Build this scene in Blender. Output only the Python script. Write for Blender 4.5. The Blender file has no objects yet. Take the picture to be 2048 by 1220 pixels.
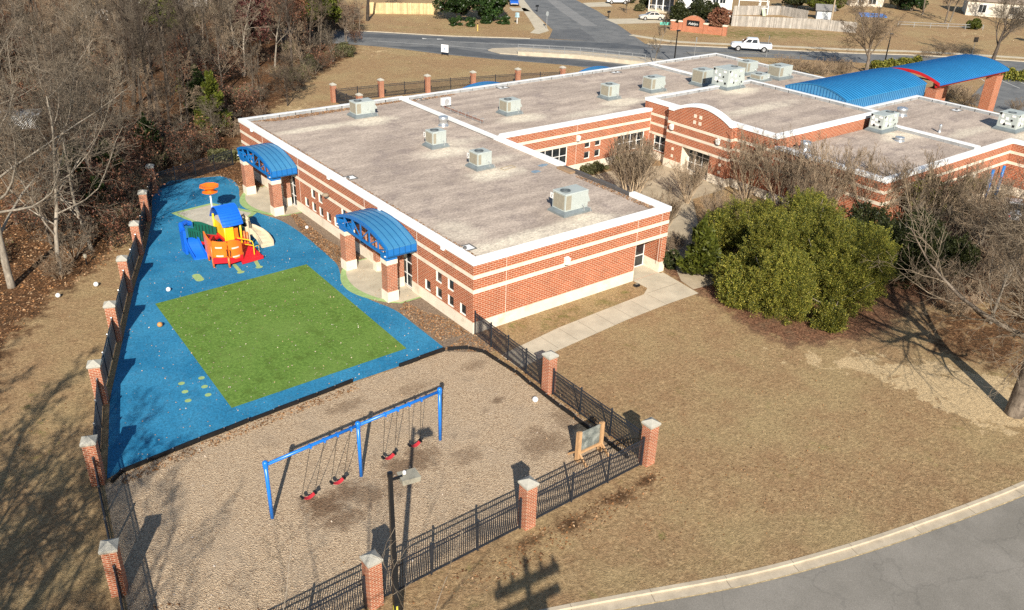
import bpy, math, random
import numpy as np
from mathutils import Vector, Matrix
random.seed(7); rng = np.random.default_rng(7)
SC = bpy.context.scene
COL = SC.collection
R_ = math.radians
PI = math.pi

# ---------------------------------------------------------------- camera
CAM_P = Vector((-25.670, -36.713, 25.213))
CR = Vector((0.797868, -0.602102, 0.029665)); CU = Vector((0.255773, 0.382674, 0.887773)); CF = Vector((0.545882, 0.700738, -0.459325))
FPX = 1691.27
cam_d = bpy.data.cameras.new('camera'); cam = bpy.data.objects.new('camera', cam_d); COL.objects.link(cam)
cam_d.sensor_fit = 'HORIZONTAL'; cam_d.sensor_width = 36; cam_d.lens = 36 * FPX / 2048
cam_d.clip_start = 0.2; cam_d.clip_end = 3000
M = Matrix((CR, CU, -CF)).transposed().to_4x4(); M.translation = CAM_P
cam.matrix_world = M
SC.camera = cam
def G(px, py, z=0.0):
    """ground point (survey of the site from the photograph)"""
    d = CF + CR * ((px - 1024) / FPX) - CU * ((py - 610) / FPX)
    t = (z - CAM_P.z) / d.z
    p = CAM_P + d * t
    return (p.x, p.y)
def PX(x, y, z=0.0):
    d = Vector((x, y, z)) - CAM_P
    w = d.dot(CF)
    if w < 0.1: return (-9999, -9999)
    return (1024 + FPX * d.dot(CR) / w, 610 - FPX * d.dot(CU) / w)

# ---------------------------------------------------------------- mesh builder
class MB:
    def __init__(s): s.v = []; s.f = []; s.m = []
    def add(s, vs, fs, mi=0):
        b = len(s.v); s.v.extend([tuple(p) for p in vs]); s.f.extend([tuple(i + b for i in f) for f in fs]); s.m.extend([mi] * len(fs))
    def box(s, x0, x1, y0, y1, z0, z1, mi=0):
        s.add([(x0,y0,z0),(x1,y0,z0),(x1,y1,z0),(x0,y1,z0),(x0,y0,z1),(x1,y0,z1),(x1,y1,z1),(x0,y1,z1)],
              [(0,3,2,1),(4,5,6,7),(0,1,5,4),(1,2,6,5),(2,3,7,6),(3,0,4,7)], mi); return s
    def hexa(s, b, t, mi=0):
        s.add(list(b) + list(t), [(3,2,1,0),(4,5,6,7),(0,1,5,4),(1,2,6,5),(2,3,7,6),(3,0,4,7)], mi); return s
    def beam(s, p0, p1, w, h, mi=0, up=(0,0,1)):
        p0 = Vector(p0); p1 = Vector(p1); d = (p1 - p0).normalized(); u = Vector(up)
        if abs(d.dot(u)) > .98: u = Vector((1,0,0))
        a = d.cross(u).normalized() * (w/2); b = a.cross(d).normalized() * (h/2)
        s.hexa([p0-a-b, p0+a-b, p0+a+b, p0-a+b], [p1-a-b, p1+a-b, p1+a+b, p1-a+b], mi); return s
    def tube(s, pts, rs, n=8, mi=0, cap=True):
        pts = [Vector(p) for p in pts]; rings = []
        if not hasattr(rs, '__len__'): rs = [rs] * len(pts)
        ref = Vector((0.3, 0.2, 1)).normalized()
        for i, p in enumerate(pts):
            d = (pts[min(i+1, len(pts)-1)] - pts[max(i-1, 0)]).normalized()
            if abs(d.dot(ref)) > .97: ref = Vector((1, 0.1, 0)).normalized()
            a = d.cross(ref).normalized(); b = d.cross(a)
            rings.append([p + (a*math.cos(2*PI*k/n) + b*math.sin(2*PI*k/n)) * rs[i] for k in range(n)])
        vs = [q for r in rings for q in r]; fs = []
        for i in range(len(pts)-1):
            for k in range(n):
                k2 = (k+1) % n; fs.append((i*n+k, i*n+k2, (i+1)*n+k2, (i+1)*n+k))
        if cap: fs.append(tuple(reversed(range(n)))); fs.append(tuple((len(pts)-1)*n+k for k in range(n)))
        s.add(vs, fs, mi); return s
    def lathe(s, prof, c=(0,0,0), n=16, mi=0):
        vs = []; fs = []
        for r, z in prof:
            for k in range(n): vs.append((c[0]+r*math.cos(2*PI*k/n), c[1]+r*math.sin(2*PI*k/n), c[2]+z))
        for i in range(len(prof)-1):
            for k in range(n):
                k2 = (k+1) % n; fs.append((i*n+k, i*n+k2, (i+1)*n+k2, (i+1)*n+k))
        s.add(vs, fs, mi); return s
    def prism(s, poly, z0, z1, mi=0, bottom=True):
        n = len(poly)
        a = sum(poly[i][0]*poly[(i+1)%n][1]-poly[(i+1)%n][0]*poly[i][1] for i in range(n))
        if a < 0: poly = poly[::-1]
        vs = [(p[0],p[1],z0) for p in poly] + [(p[0],p[1],z1) for p in poly]
        fs = [tuple(range(n, 2*n))] + [(i, (i+1)%n, n+(i+1)%n, n+i) for i in range(n)]
        if bottom: fs.append(tuple(reversed(range(n))))
        s.add(vs, fs, mi); return s
    def build(s, name, mats, parent=None, smooth=False, off=None):
        me = bpy.data.meshes.new(name)
        vs = s.v if off is None else [(p[0]-off[0], p[1]-off[1], p[2]-off[2]) for p in s.v]
        me.from_pydata(vs, [], s.f)
        if not isinstance(mats, (list, tuple)): mats = [mats]
        for m in mats: me.materials.append(m)
        if len(mats) > 1: me.polygons.foreach_set('material_index', s.m)
        if smooth: me.polygons.foreach_set('use_smooth', [True]*len(s.f))
        me.update()
        o = bpy.data.objects.new(name, me); COL.objects.link(o)
        if parent is not None: o.parent = parent
        return o
def tag(o, label=None, cat=None, group=None, kind=None):
    if label: o['label'] = label
    if cat: o['category'] = cat
    if group: o['group'] = group
    if kind: o['kind'] = kind
    return o
def thing(name, label, cat, loc=(0,0,0), rz=0, group=None):
    o = bpy.data.objects.new(name, None); COL.objects.link(o)
    o.location = loc if len(loc) == 3 else (loc[0], loc[1], 0); o.rotation_euler = (0,0,rz); o.empty_display_size = .3
    return tag(o, label, cat, group)
def kids(o): return [c for c in bpy.data.objects if c.parent is o]
KIDS = {}
def copy_tree(o, label=None, parent=None, cache=True):
    c = o.copy(); COL.objects.link(c); c.parent = parent
    if o.name not in KIDS: KIDS[o.name] = kids(o)
    for ch in KIDS[o.name]: copy_tree(ch, None, c)
    if label: c['label'] = label
    return c
def struct(o, label=None): return tag(o, label, None, None, 'structure')
def sheet(name, poly, z, mat, label=None):
    me = MB(); n = len(poly)
    a = sum(poly[i][0]*poly[(i+1)%n][1]-poly[(i+1)%n][0]*poly[i][1] for i in range(n))
    if a < 0: poly = poly[::-1]
    me.add([(p[0],p[1],z) for p in poly], [tuple(range(n))])
    return struct(me.build(name, mat), label)
def smooth_line(pts, n=6):
    out = []
    P = [Vector((p[0], p[1])) for p in pts]
    for i in range(len(P)-1):
        p0 = P[max(i-1,0)]; p1 = P[i]; p2 = P[i+1]; p3 = P[min(i+2,len(P)-1)]
        for k in range(n):
            t = k/n
            q = .5*((2*p1)+(-p0+p2)*t+(2*p0-5*p1+4*p2-p3)*t*t+(-p0+3*p1-3*p2+p3)*t**3)
            out.append((q.x,q.y))
    out.append(tuple(P[-1])); return out
def offset_line(pts, d):
    out = []
    for i, p in enumerate(pts):
        a = Vector(pts[max(i-1,0)]); b = Vector(pts[min(i+1,len(pts)-1)]); t = (b-a).normalized()
        out.append((p[0]-t.y*d, p[1]+t.x*d))
    return out

# ---------------------------------------------------------------- materials
class NT:
    def __init__(s, name):
        s.m = bpy.data.materials.new(name); s.m.use_nodes = True; s.t = s.m.node_tree; s.t.nodes.clear()
        s.out = s.t.nodes.new('ShaderNodeOutputMaterial'); s.b = s.t.nodes.new('ShaderNodeBsdfPrincipled')
        s.L(s.b.outputs[0], s.out.inputs[0]); s.tc = s.t.nodes.new('ShaderNodeTexCoord')
        s.obj = s.tc.outputs['Object']
        s.b.inputs['Specular IOR Level'].default_value = .3
    def L(s, a, b): s.t.links.new(a, b)
    def n(s, typ, ins=None, **props):
        nd = s.t.nodes.new('ShaderNode' + typ)
        for k, v in props.items(): setattr(nd, k, v)
        for k, v in (ins or {}).items():
            i = nd.inputs[k]
            if hasattr(v, 'is_linked') or isinstance(v, bpy.types.NodeSocket): s.L(v, i)
            else: i.default_value = v
        return nd
    def noise(s, scale, detail=4, rough=.6, vec=None, dist=0): return s.n('TexNoise', {'Vector': vec or s.obj, 'Scale': scale, 'Detail': detail, 'Roughness': rough, 'Distortion': dist}).outputs[0]
    def voro(s, scale, vec=None): return s.n('TexVoronoi', {'Vector': vec or s.obj, 'Scale': scale})
    def math(s, op, a, b=0.0, c=0.0, clamp=False):
        nd = s.t.nodes.new('ShaderNodeMath'); nd.operation = op; nd.use_clamp = clamp
        for i, v in enumerate((a, b, c)):
            if isinstance(v, bpy.types.NodeSocket): s.L(v, nd.inputs[i])
            else: nd.inputs[i].default_value = v
        return nd.outputs[0]
    def mapr(s, v, a, b, c=0., d=1., typ='SMOOTHSTEP'):
        nd = s.n('MapRange', {'Value': v, 'From Min': a, 'From Max': b, 'To Min': c, 'To Max': d}); nd.interpolation_type = typ; return nd.outputs[0]
    def mix(s, fac, a, b, blend='MIX'):
        nd = s.t.nodes.new('ShaderNodeMix'); nd.data_type = 'RGBA'; nd.blend_type = blend; nd.clamp_factor = True
        for sock, v in ((nd.inputs[0], fac), (nd.inputs[6], a), (nd.inputs[7], b)):
            if isinstance(v, bpy.types.NodeSocket): s.L(v, sock)
            elif hasattr(v, '__len__'): sock.default_value = (*v[:3], 1)
            else: sock.default_value = v
        return nd.outputs[2]
    def ramp(s, v, stops):
        nd = s.t.nodes.new('ShaderNodeValToRGB'); s.L(v, nd.inputs[0]); e = nd.color_ramp.elements
        while len(e) < len(stops): e.new(.5)
        for i, (p, c) in enumerate(stops): e[i].position = p; e[i].color = (*c, 1)
        return nd.outputs[0]
    def col(s, c):
        if isinstance(c, bpy.types.NodeSocket): s.L(c, s.b.inputs['Base Color'])
        else: s.b.inputs['Base Color'].default_value = (*c, 1)
    def bump(s, h, strength=.4, dist=.02):
        nd = s.n('Bump', {'Height': h, 'Strength': strength, 'Distance': dist}); s.L(nd.outputs[0], s.b.inputs['Normal'])
    def rough(s, r): s.b.inputs['Roughness'].default_value = r
    def patches(s, spots, warp=.35, wscale=1.2):
        """soft-edged stains: (x, y, rx, ry, strength)"""
        nv = s.n('TexNoise', {'Vector': s.obj, 'Scale': wscale, 'Detail': 4.0, 'Roughness': .6})
        off = s.n('VectorMath', {0: nv.outputs['Color'], 1: (.5,.5,.5)}, operation='SUBTRACT').outputs[0]
        tot = None
        for x, y, rx, ry, st in spots:
            d = s.n('VectorMath', {0: s.obj, 1: (x, y, 0)}, operation='SUBTRACT').outputs[0]
            d = s.n('VectorMath', {0: d, 1: (1/rx, 1/ry, 0)}, operation='MULTIPLY').outputs[0]
            w = s.n('VectorMath', {0: off, 1: (warp*4, warp*4, 0)}, operation='MULTIPLY').outputs[0]
            d = s.n('VectorMath', {0: d, 1: w}, operation='ADD').outputs[0]
            l = s.n('VectorMath', {0: d}, operation='LENGTH').outputs[1]
            v = s.mapr(l, 1.15, .35, 0, st)
            tot = v if tot is None else s.math('MAXIMUM', tot, v)
        return tot
def plain(name, c, rough=.6, metal=0., var=.12, scale=2., fine=0., fscale=60., bump=0., spec=.3, tint=None):
    k = NT(name); n1 = k.noise(scale, 5, .62)
    f = k.mapr(n1, .3, .7, 1-var, 1+var, 'LINEAR')
    if fine:
        n2 = k.noise(fscale, 3, .7); f = k.math('MULTIPLY', f, k.mapr(n2, .3, .7, 1-fine, 1+fine, 'LINEAR'))
    cc = k.n('VectorMath', {0: (*c,), 'Scale': f}, operation='SCALE').outputs[0]
    if tint: cc = k.mix(k.mapr(k.noise(scale*.7, 5, .7), .52, .72, 0, .7), cc, tint)
    k.col(cc); k.rough(rough); k.b.inputs['Metallic'].default_value = metal; k.b.inputs['Specular IOR Level'].default_value = spec
    if bump: k.bump(k.noise(fscale, 3, .7), bump, .01)
    return k.m
def brick_mat(name, bw=.40, bh=.135, mort=.016, c1=(.39,.100,.039), c2=(.30,.076,.031), cm=(.56,.37,.25), dirt=.15):
    k = NT(name)
    sp = k.n('SeparateXYZ', {0: k.obj}); u = k.math('ADD', sp.outputs[0], sp.outputs[1])
    v = k.n('CombineXYZ', {0: u, 1: sp.outputs[2], 2: 0.0}).outputs[0]
    b = k.n('TexBrick', {'Vector': v, 'Color1': (*c1,1), 'Color2': (*c2,1), 'Mortar': (*cm,1), 'Scale': 1.0, 'Mortar Size': mort, 'Mortar Smooth': .15, 'Bias': 0.0, 'Brick Width': bw, 'Row Height': bh})
    f = k.mapr(k.noise(.9, 5, .65), .3, .7, 1-dirt, 1+dirt*.7, 'LINEAR')
    f = k.math('MULTIPLY', f, k.mapr(k.noise(14, 2, .6, v), .3, .7, .82, 1.18, 'LINEAR'))
    c = k.n('VectorMath', {0: b.outputs[0], 'Scale': f}, operation='SCALE').outputs[0]
    k.col(c); k.rough(.85); k.bump(k.math('SUBTRACT', 1.0, b.outputs[1]), .5, .01)
    return k.m
M_BRICK = brick_mat('brick_wall')
M_BRICKP = brick_mat('brick_pillar', .26, .098, .013, (.38,.105,.045), (.28,.077,.036), (.52,.37,.26), .22)
M_STONE = plain('cast_stone', (.72,.63,.50), .8, var=.10, scale=1.1, fine=.06, tint=(.50,.42,.31))
M_CAPST = plain('pillar_cap_stone', (.42,.40,.34), .85, var=.18, scale=3, fine=.1, tint=(.28,.27,.24))
M_WHITE = plain('white_metal_coping', (.82,.82,.80), .45, var=.05, scale=.5, fine=.03, tint=(.62,.62,.60))
M_FLASH = plain('grey_flashing', (.31,.315,.315), .5, .0, var=.28, scale=1.1, fine=.08)
M_FRAME = plain('white_frame', (.75,.74,.71), .4, var=.04)
M_BLUE = plain('blue_metal', (.048,.205,.385), .38, var=.08, scale=1.2, fine=.03, spec=.5)
M_BLUED = plain('blue_metal_truss', (.010,.145,.43), .38, var=.06, scale=1.2, spec=.5)
M_BLUEROOF = plain('blue_standing_seam', (.028,.225,.46), .38, var=.10, scale=.7, fine=.04, spec=.5)
M_SEAM = plain('blue_seam', (.010,.085,.23), .42, var=.06)
M_RED = plain('red_painted_steel', (.50,.02,.02), .4, var=.06)
M_HVAC = plain('grey_green_cabinet', (.40,.435,.41), .45, var=.07, scale=1.5, fine=.04, tint=(.30,.33,.30))
M_HVACD = plain('galvanised_curb', (.21,.24,.245), .45, .3, var=.14, scale=2.5, fine=.06)
M_COIL = plain('coil_guard', (.33,.30,.23), .6, .2, var=.15, scale=6, fine=.2, fscale=45)
M_DARK = plain('dark_grille', (.012,.012,.013), .5, var=.2)
M_GALV = plain('galvanised_pipe', (.55,.57,.58), .32, .7, var=.1, scale=4)
M_BLACK = plain('black_powder_coat', (.009,.0095,.011), .32, var=.15, scale=2, spec=.5)
M_FENCE = plain('black_fence_coat', (.020,.024,.032), .30, var=.15, scale=2, spec=.6)
M_RAIL = plain('grey_steel_rail', (.42,.43,.43), .4, .5, var=.1)
M_CONC = plain('pale_concrete', (.50,.44,.33), .9, var=.14, scale=.8, fine=.08, fscale=30, tint=(.40,.34,.25))
M_CONC2 = plain('kerb_concrete', (.46,.39,.29), .9, var=.16, scale=1.3, fine=.12, fscale=25, tint=(.33,.28,.21))
M_RUBBORD = plain('black_plastic_border', (.012,.012,.013), .45, var=.25, scale=3)
def glass_mat(name, c=(.012,.015,.017), rough=.06):
    k = NT(name); k.col(k.mix(k.mapr(k.noise(1.3, 3), .35, .65), c, tuple(x*2.2 for x in c))); k.rough(rough); k.b.inputs['Specular IOR Level'].default_value = .6; return k.m
M_GLASS = glass_mat('window_glass')
M_CARGLASS = glass_mat('car_glass', (.010,.012,.014), .04)

def ground_mat():
    k = NT('ground')
    at = k.n('Attribute', attribute_name='zone'); sp = k.n('SeparateColor', {0: at.outputs['Color']})
    at2 = k.n('Attribute', attribute_name='zone2'); sp2 = k.n('SeparateColor', {0: at2.outputs['Color']})
    big = k.noise(.16, 5, .6); mid = k.noise(.9, 5, .65); fine = k.noise(4.5, 5, .82); grain = k.noise(13, 3, .85); vg = k.voro(10); vgr = k.n('SeparateColor', {0: vg.outputs['Color']})
    vo = k.voro(11); vr = k.n('SeparateColor', {0: vo.outputs['Color']})
    tan = k.mix(k.mapr(fine, .3, .7), (.235,.150,.074), (.50,.350,.188))
    tan = k.mix(k.mapr(mid, .35, .68, 0, .8), tan, k.mix(fine, (.205,.120,.060), (.41,.262,.140)))
    tan = k.mix(k.mapr(big, .42, .66, 0, .7), tan, k.mix(fine, (.245,.178,.082), (.53,.405,.215)))
    tan = k.mix(k.mapr(k.noise(.07,4,.6), .5, .7, 0, .55), tan, k.mix(fine, (.235,.142,.074), (.45,.295,.160)))
    gmask = k.math('MULTIPLY', k.mapr(k.noise(.55, 5, .75), .585, .70), .85)
    gm2 = k.mapr(k.math('ADD', sp.outputs[2], k.math('MULTIPLY', k.math('SUBTRACT', mid, .5), 1.6)), .35, .85, 0, .85)
    gmask = k.math('MAXIMUM', k.math('MULTIPLY', gmask, k.mapr(sp.outputs[2], 0, .3, .42, 1)), gm2)
    grass = k.mix(gmask, tan, k.mix(fine, (.075,.085,.018), (.22,.22,.06)))
    leaf = k.mix(vr.outputs[0], (.040,.020,.010), (.19,.092,.042))
    leaf = k.mix(k.mapr(vr.outputs[1], .75, .95), leaf, (.31,.165,.08))
    leaf = k.mix(k.mapr(mid, .4, .7, 0, .75), leaf, k.mix(grain, (.04,.024,.013), (.13,.08,.042)))
    lm = k.mapr(k.math('ADD', sp.outputs[0], k.math('MULTIPLY', k.math('SUBTRACT', mid, .5), 1.1)), .35, .65)
    c = k.mix(lm, grass, leaf)
    sand = k.mix(fine, (.47,.335,.18), (.64,.49,.29))
    sm = k.mapr(k.math('ADD', sp.outputs[1], k.math('MULTIPLY', k.math('SUBTRACT', k.noise(.75,6,.72), .5), 2.2)), .50, .64)
    c = k.mix(sm, c, sand)
    red = k.mix(vr.outputs[0], (.085,.042,.024), (.30,.155,.088))
    red = k.mix(k.mapr(mid, .45, .7, 0, .6), red, k.mix(grain, (.10,.068,.04), (.26,.18,.11)))
    rm = k.mapr(k.math('ADD', sp2.outputs[0], k.math('MULTIPLY', k.math('SUBTRACT', mid, .5), 1.0)), .35, .65)
    c = k.mix(rm, c, red)
    dirt = k.mix(grain, (.15,.11,.078), (.33,.25,.18)); dm = k.mapr(k.math('ADD', sp2.outputs[1], k.math('MULTIPLY', k.math('SUBTRACT', mid, .5), .8)), .35, .65)
    c = k.mix(dm, c, dirt)
    # scattered pale leaves
    v2 = k.voro(3.2); dsp = k.mapr(v2.outputs['Distance'], .085, .05)
    v2c = k.n('SeparateColor', {0: v2.outputs['Color']})
    dsp = k.math('MULTIPLY', dsp, k.mapr(v2c.outputs[0], .45, .5))
    c = k.mix(k.math('MULTIPLY', dsp, .55), c, k.mix(v2c.outputs[1], (.22,.11,.05), (.52,.36,.22)))
    f = k.math('MULTIPLY', k.mapr(grain, .28, .72, .76, 1.24, 'LINEAR'), k.mapr(vgr.outputs[0], 0, 1, .83, 1.18, 'LINEAR'))
    c = k.n('VectorMath', {0: c, 'Scale': f}, operation='SCALE').outputs[0]
    k.col(c); k.rough(.95); k.b.inputs['Specular IOR Level'].default_value = .1
    k.bump(k.math('ADD', grain, k.math('MULTIPLY', fine, 1.5)), .9, .06)
    return k.m
M_GROUND = ground_mat()
def asphalt(name, a=(.075,.075,.073), b=(.12,.118,.112), crack=.5):
    k = NT(name); c = k.mix(k.mapr(k.noise(.35, 6, .65), .3, .7), a, b)
    f = k.mapr(k.noise(20, 3, .8), .25, .75, .75, 1.28, 'LINEAR')
    c = k.n('VectorMath', {0: c, 'Scale': f}, operation='SCALE').outputs[0]
    wv = k.n('VectorMath', {0: k.obj, 1: k.n('VectorMath', {0: k.n('TexNoise', {'Vector': k.obj, 'Scale': .8, 'Detail': 5.0}).outputs['Color'], 'Scale': 1.6}, operation='SCALE').outputs[0]}, operation='ADD').outputs[0]
    vd = k.n('TexVoronoi', {'Vector': wv, 'Scale': .22}, feature='DISTANCE_TO_EDGE').outputs['Distance']
    c = k.mix(k.math('MULTIPLY', k.mapr(vd, .012, .004), crack), c, (.03,.03,.03))
    k.col(c); k.rough(.9); k.bump(k.noise(40, 2, .7), .3, .01); return k.m
M_ASPH = asphalt('asphalt_near', (.19,.175,.150), (.25,.23,.20), .13)
M_ASPHB = asphalt('asphalt_back', (.120,.125,.128), (.185,.185,.180), .35)
M_ASPHD = asphalt('asphalt_dark', (.075,.082,.090), (.11,.115,.12), .2)
def rubber():
    k = NT('blue_rubber'); vo = k.voro(16); vr = k.n('SeparateColor', {0: vo.outputs['Color']})
    c = k.mix(k.mapr(k.noise(.28, 5, .6), .32, .68), (.012,.150,.295), (.032,.212,.375))
    c = k.mix(k.mapr(k.noise(1.6, 5, .7), .52, .75, 0, .45), c, (.075,.195,.30))
    f = k.mapr(vr.outputs[0], 0, 1, .76, 1.25, 'LINEAR')
    c = k.n('VectorMath', {0: c, 'Scale': f}, operation='SCALE').outputs[0]
    k.col(c); k.rough(.85); k.bump(k.noise(40,2), .35, .01); return k.m
M_RUBBER = rubber()
def turf():
    k = NT('artificial_turf'); v = k.n('Mapping', {'Vector': k.obj}); 
    c = k.mix(k.mapr(k.noise(6, 4, .75), .3, .7), (.075,.148,.020), (.165,.280,.048))
    c = k.mix(k.mapr(k.noise(1.1, 6, .72), .50, .64, 0, .75), c, (.080,.138,.018))
    c = k.mix(k.mapr(k.noise(.25, 4, .6), .45, .7, 0, .5), c, (.165,.255,.055))
    f = k.mapr(k.noise(30, 2, .8), .25, .75, .7, 1.3, 'LINEAR')
    k.col(k.n('VectorMath', {0: c, 'Scale': f}, operation='SCALE').outputs[0]); k.rough(.9); k.bump(k.noise(30,3), .7, .03); return k.m
M_TURF = turf()
DUG = [(-14.2,-8.9,1.15,1.0,1.0), (-12.9,-8.7,1.0,.9,.9), (-10.2,-8.6,1.1,1.0,.85), (-8.9,-8.5,1.2,1.1,.8), (-14.0,-10.2,1.3,.8,.8), (-7.0,-9.6,1.0,.8,.5), (-3.4,-11.0,1.5,1.3,.65), (-3.0,-6.7,.5,.4,.8), (-1.0,-10.0,1.0,1.2,.6), (-9.8,-2.6,1.4,.5,.55), (-6.0,-3.2,1.6,.6,.4), (-2.0,-3.0,1.2,.6,.5), (-12.2,-9.6,.9,.8,.7), (-11.0,-9.6,1.4,.9,.4), (-.6,-12.4,.8,.7,.7)]
def mulch():
    k = NT('wood_mulch'); vo = k.voro(21); vr = k.n('SeparateColor', {0: vo.outputs['Color']}); v2 = k.voro(33); vq = k.n('SeparateColor', {0: v2.outputs['Color']})
    c = k.mix(vr.outputs[0], (.31,.215,.135), (.57,.43,.285))
    c = k.mix(k.mapr(vq.outputs[0], .55, .9, 0, .8), c, (.68,.54,.37))
    c = k.mix(k.mapr(vr.outputs[1], .8, .95, 0, .6), c, (.17,.10,.06))
    c = k.mix(k.mapr(k.noise(.4, 5, .65), .42, .68, 0, .55), c, k.mix(vq.outputs[1], (.34,.26,.18), (.57,.455,.325)))
    d = k.patches(DUG, .5, 1.6)
    d2 = k.math('MULTIPLY', k.mapr(k.noise(.8, 6, .75), .56, .72), .55)
    dark = k.mix(k.mapr(k.noise(9, 4, .8), .35, .65), (.04,.022,.013), (.20,.115,.066))
    c = k.mix(k.math('MULTIPLY', k.math('MAXIMUM', d, d2), .80), c, dark)
    k.col(c); k.rough(.95); k.b.inputs['Specular IOR Level'].default_value = .1; k.bump(vo.outputs['Distance'], .9, .05); return k.m
M_MULCH = mulch()
HV = [(9.2,31.8),(10.1,20.4),(10.05,14.0),(9.4,2.8),(21.5,25.5),(34.1,25.2),(40.2,25.1),(45.6,20.1),(56.5,25.7),(47.7,3.0),(58.,-3.7)]
def roofmat():
    k = NT('gravel_roof'); vo = k.voro(9); vr = k.n('SeparateColor', {0: vo.outputs['Color']})
    st = k.n('Mapping', {'Vector': k.obj, 'Rotation': (0,0,R_(-20)), 'Scale': (.22,.75,1)}).outputs[0]
    c = k.mix(k.mapr(k.noise(1, 6, .65, st), .3, .72), (.335,.27,.222), (.515,.425,.345))
    c = k.mix(k.mapr(k.noise(.5, 6, .68), .50, .68, 0, .6), c, (.245,.195,.175))
    pale = k.patches([(x+.8, y-1.2, 3.2, 1.5, .9) for x, y in HV] + [(5.0,31.0,4.5,.9,.9),(4.2,1.6,5.5,1.2,.95),(9.,1.1,5.,.8,.8),(12.5,15.5,3.,1.,.6),(12.8,21.,3.,1.2,.6),(2.2,5.,1.5,2.5,.5),(30.,22.5,5.,1.1,.6),(42.,13.,7.,1.3,.7),(56.,-1.,5.,1.,.6)], .28, .5)
    c = k.mix(k.math('MULTIPLY', pale, k.mapr(k.noise(1.5,5,.7), .3, .6, .55, 1)), c, (.72,.64,.50))
    f = k.math('MULTIPLY', k.mapr(vr.outputs[0], 0, 1, .82, 1.18, 'LINEAR'), k.mapr(k.noise(7,3,.8), .3, .7, .86, 1.14, 'LINEAR'))
    k.col(k.n('VectorMath', {0: c, 'Scale': f}, operation='SCALE').outputs[0]); k.rough(.95); k.bump(vo.outputs['Distance'], .6, .03); return k.m
M_ROOF = roofmat()
def bark(name, a, b, sc=2.):
    k = NT(name); v = k.n('Mapping', {'Vector': k.obj, 'Scale': (1,1,.35)}).outputs[0]
    oi = k.n('ObjectInfo').outputs['Random']
    c = k.mix(k.mapr(k.noise(sc*3, 5, .7, v), .3, .7), a, b); c = k.mix(k.mapr(k.noise(.35, 3, .6), .35, .65, 0, .7), c, tuple(x*.62 for x in a))
    c = k.n('VectorMath', {0: c, 'Scale': k.mapr(oi, 0, 1, .7, 1.3, 'LINEAR')}, operation='SCALE').outputs[0]
    k.col(c); k.rough(.9); k.b.inputs['Specular IOR Level'].default_value = .15; return k.m
M_BARK = bark('grey_bark', (.085,.066,.05), (.24,.195,.15)); M_TWIG = bark('twig_bark', (.10,.08,.06), (.30,.245,.18))
M_BARKD = bark('dark_bark', (.045,.035,.028), (.12,.095,.075)); M_TWIGD = bark('dark_twig', (.055,.041,.030), (.155,.118,.084))
M_BARKW = bark('pale_bark', (.16,.135,.105), (.35,.305,.245)); M_TWIGW = bark('pale_twig', (.13,.10,.068), (.34,.275,.20))
M_BARKT = bark('tan_bark', (.30,.22,.14), (.48,.37,.25)); M_TWIGT = bark('tan_twig', (.20,.145,.095), (.42,.315,.215))
def leafmat(name, cols, trans=.25, rough=.55):
    k = NT(name); g = k.n('NewGeometry').outputs['Random Per Island']; oi = k.n('ObjectInfo').outputs['Random']
    n = len(cols); c = k.ramp(g, [(i/(n-1), cols[i]) for i in range(n)])
    c = k.n('VectorMath', {0: c, 'Scale': k.math('MULTIPLY', k.mapr(k.noise(.55, 3), .3, .7, .78, 1.22, 'LINEAR'), k.mapr(k.noise(2.6, 2), .3, .7, .72, 1.28, 'LINEAR'))}, operation='SCALE').outputs[0]
    c = k.n('VectorMath', {0: c, 'Scale': k.mapr(oi, 0, 1, .82, 1.18, 'LINEAR')}, operation='SCALE').outputs[0]
    k.col(c); k.rough(rough)
    tr = k.n('BsdfTranslucent', {'Color': c}); mx = k.n('MixShader', {0: trans, 1: k.b.outputs[0], 2: tr.outputs[0]}); k.L(mx.outputs[0], k.out.inputs[0])
    return k.m
M_MYRTLE = leafmat('olive_leaves', [(.030,.042,.008), (.10,.118,.018), (.215,.212,.032), (.38,.32,.055)])
M_MAGN = leafmat('dark_glossy_leaves', [(.012,.028,.008), (.025,.05,.012), (.045,.075,.02)], .1, .35)
M_DKEV = leafmat('dark_evergreen_leaves', [(.014,.020,.006), (.03,.038,.010), (.055,.058,.016)], .15)
M_CEDAR = leafmat('yellow_green_needles', [(.04,.055,.008), (.085,.10,.012), (.13,.14,.02)])
M_CEDARD = leafmat('deep_green_needles', [(.014,.028,.008), (.028,.045,.012), (.05,.07,.018)])
M_OAKLEAF = leafmat('dry_oak_leaves', [(.10,.035,.022), (.18,.07,.04), (.26,.12,.07), (.32,.18,.10)])
M_MAROON = leafmat('maroon_leaves', [(.05,.018,.016), (.10,.035,.03), (.16,.065,.05)])
M_OLIVE = leafmat('grey_green_leaves', [(.06,.062,.025), (.11,.11,.045), (.16,.15,.07)])
M_TANLEAF = leafmat('tan_dry_leaves', [(.26,.14,.06), (.40,.24,.11), (.52,.34,.18)])
M_LITTER = leafmat('fallen_leaf', [(.10,.045,.02), (.24,.115,.045), (.36,.18,.075), (.45,.30,.17), (.20,.12,.07)], .1, .8)
M_CHIP = leafmat('pale_leaf_fleck', [(.30,.20,.12), (.50,.42,.34), (.40,.25,.12), (.55,.50,.45)], .1, .8)

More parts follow.
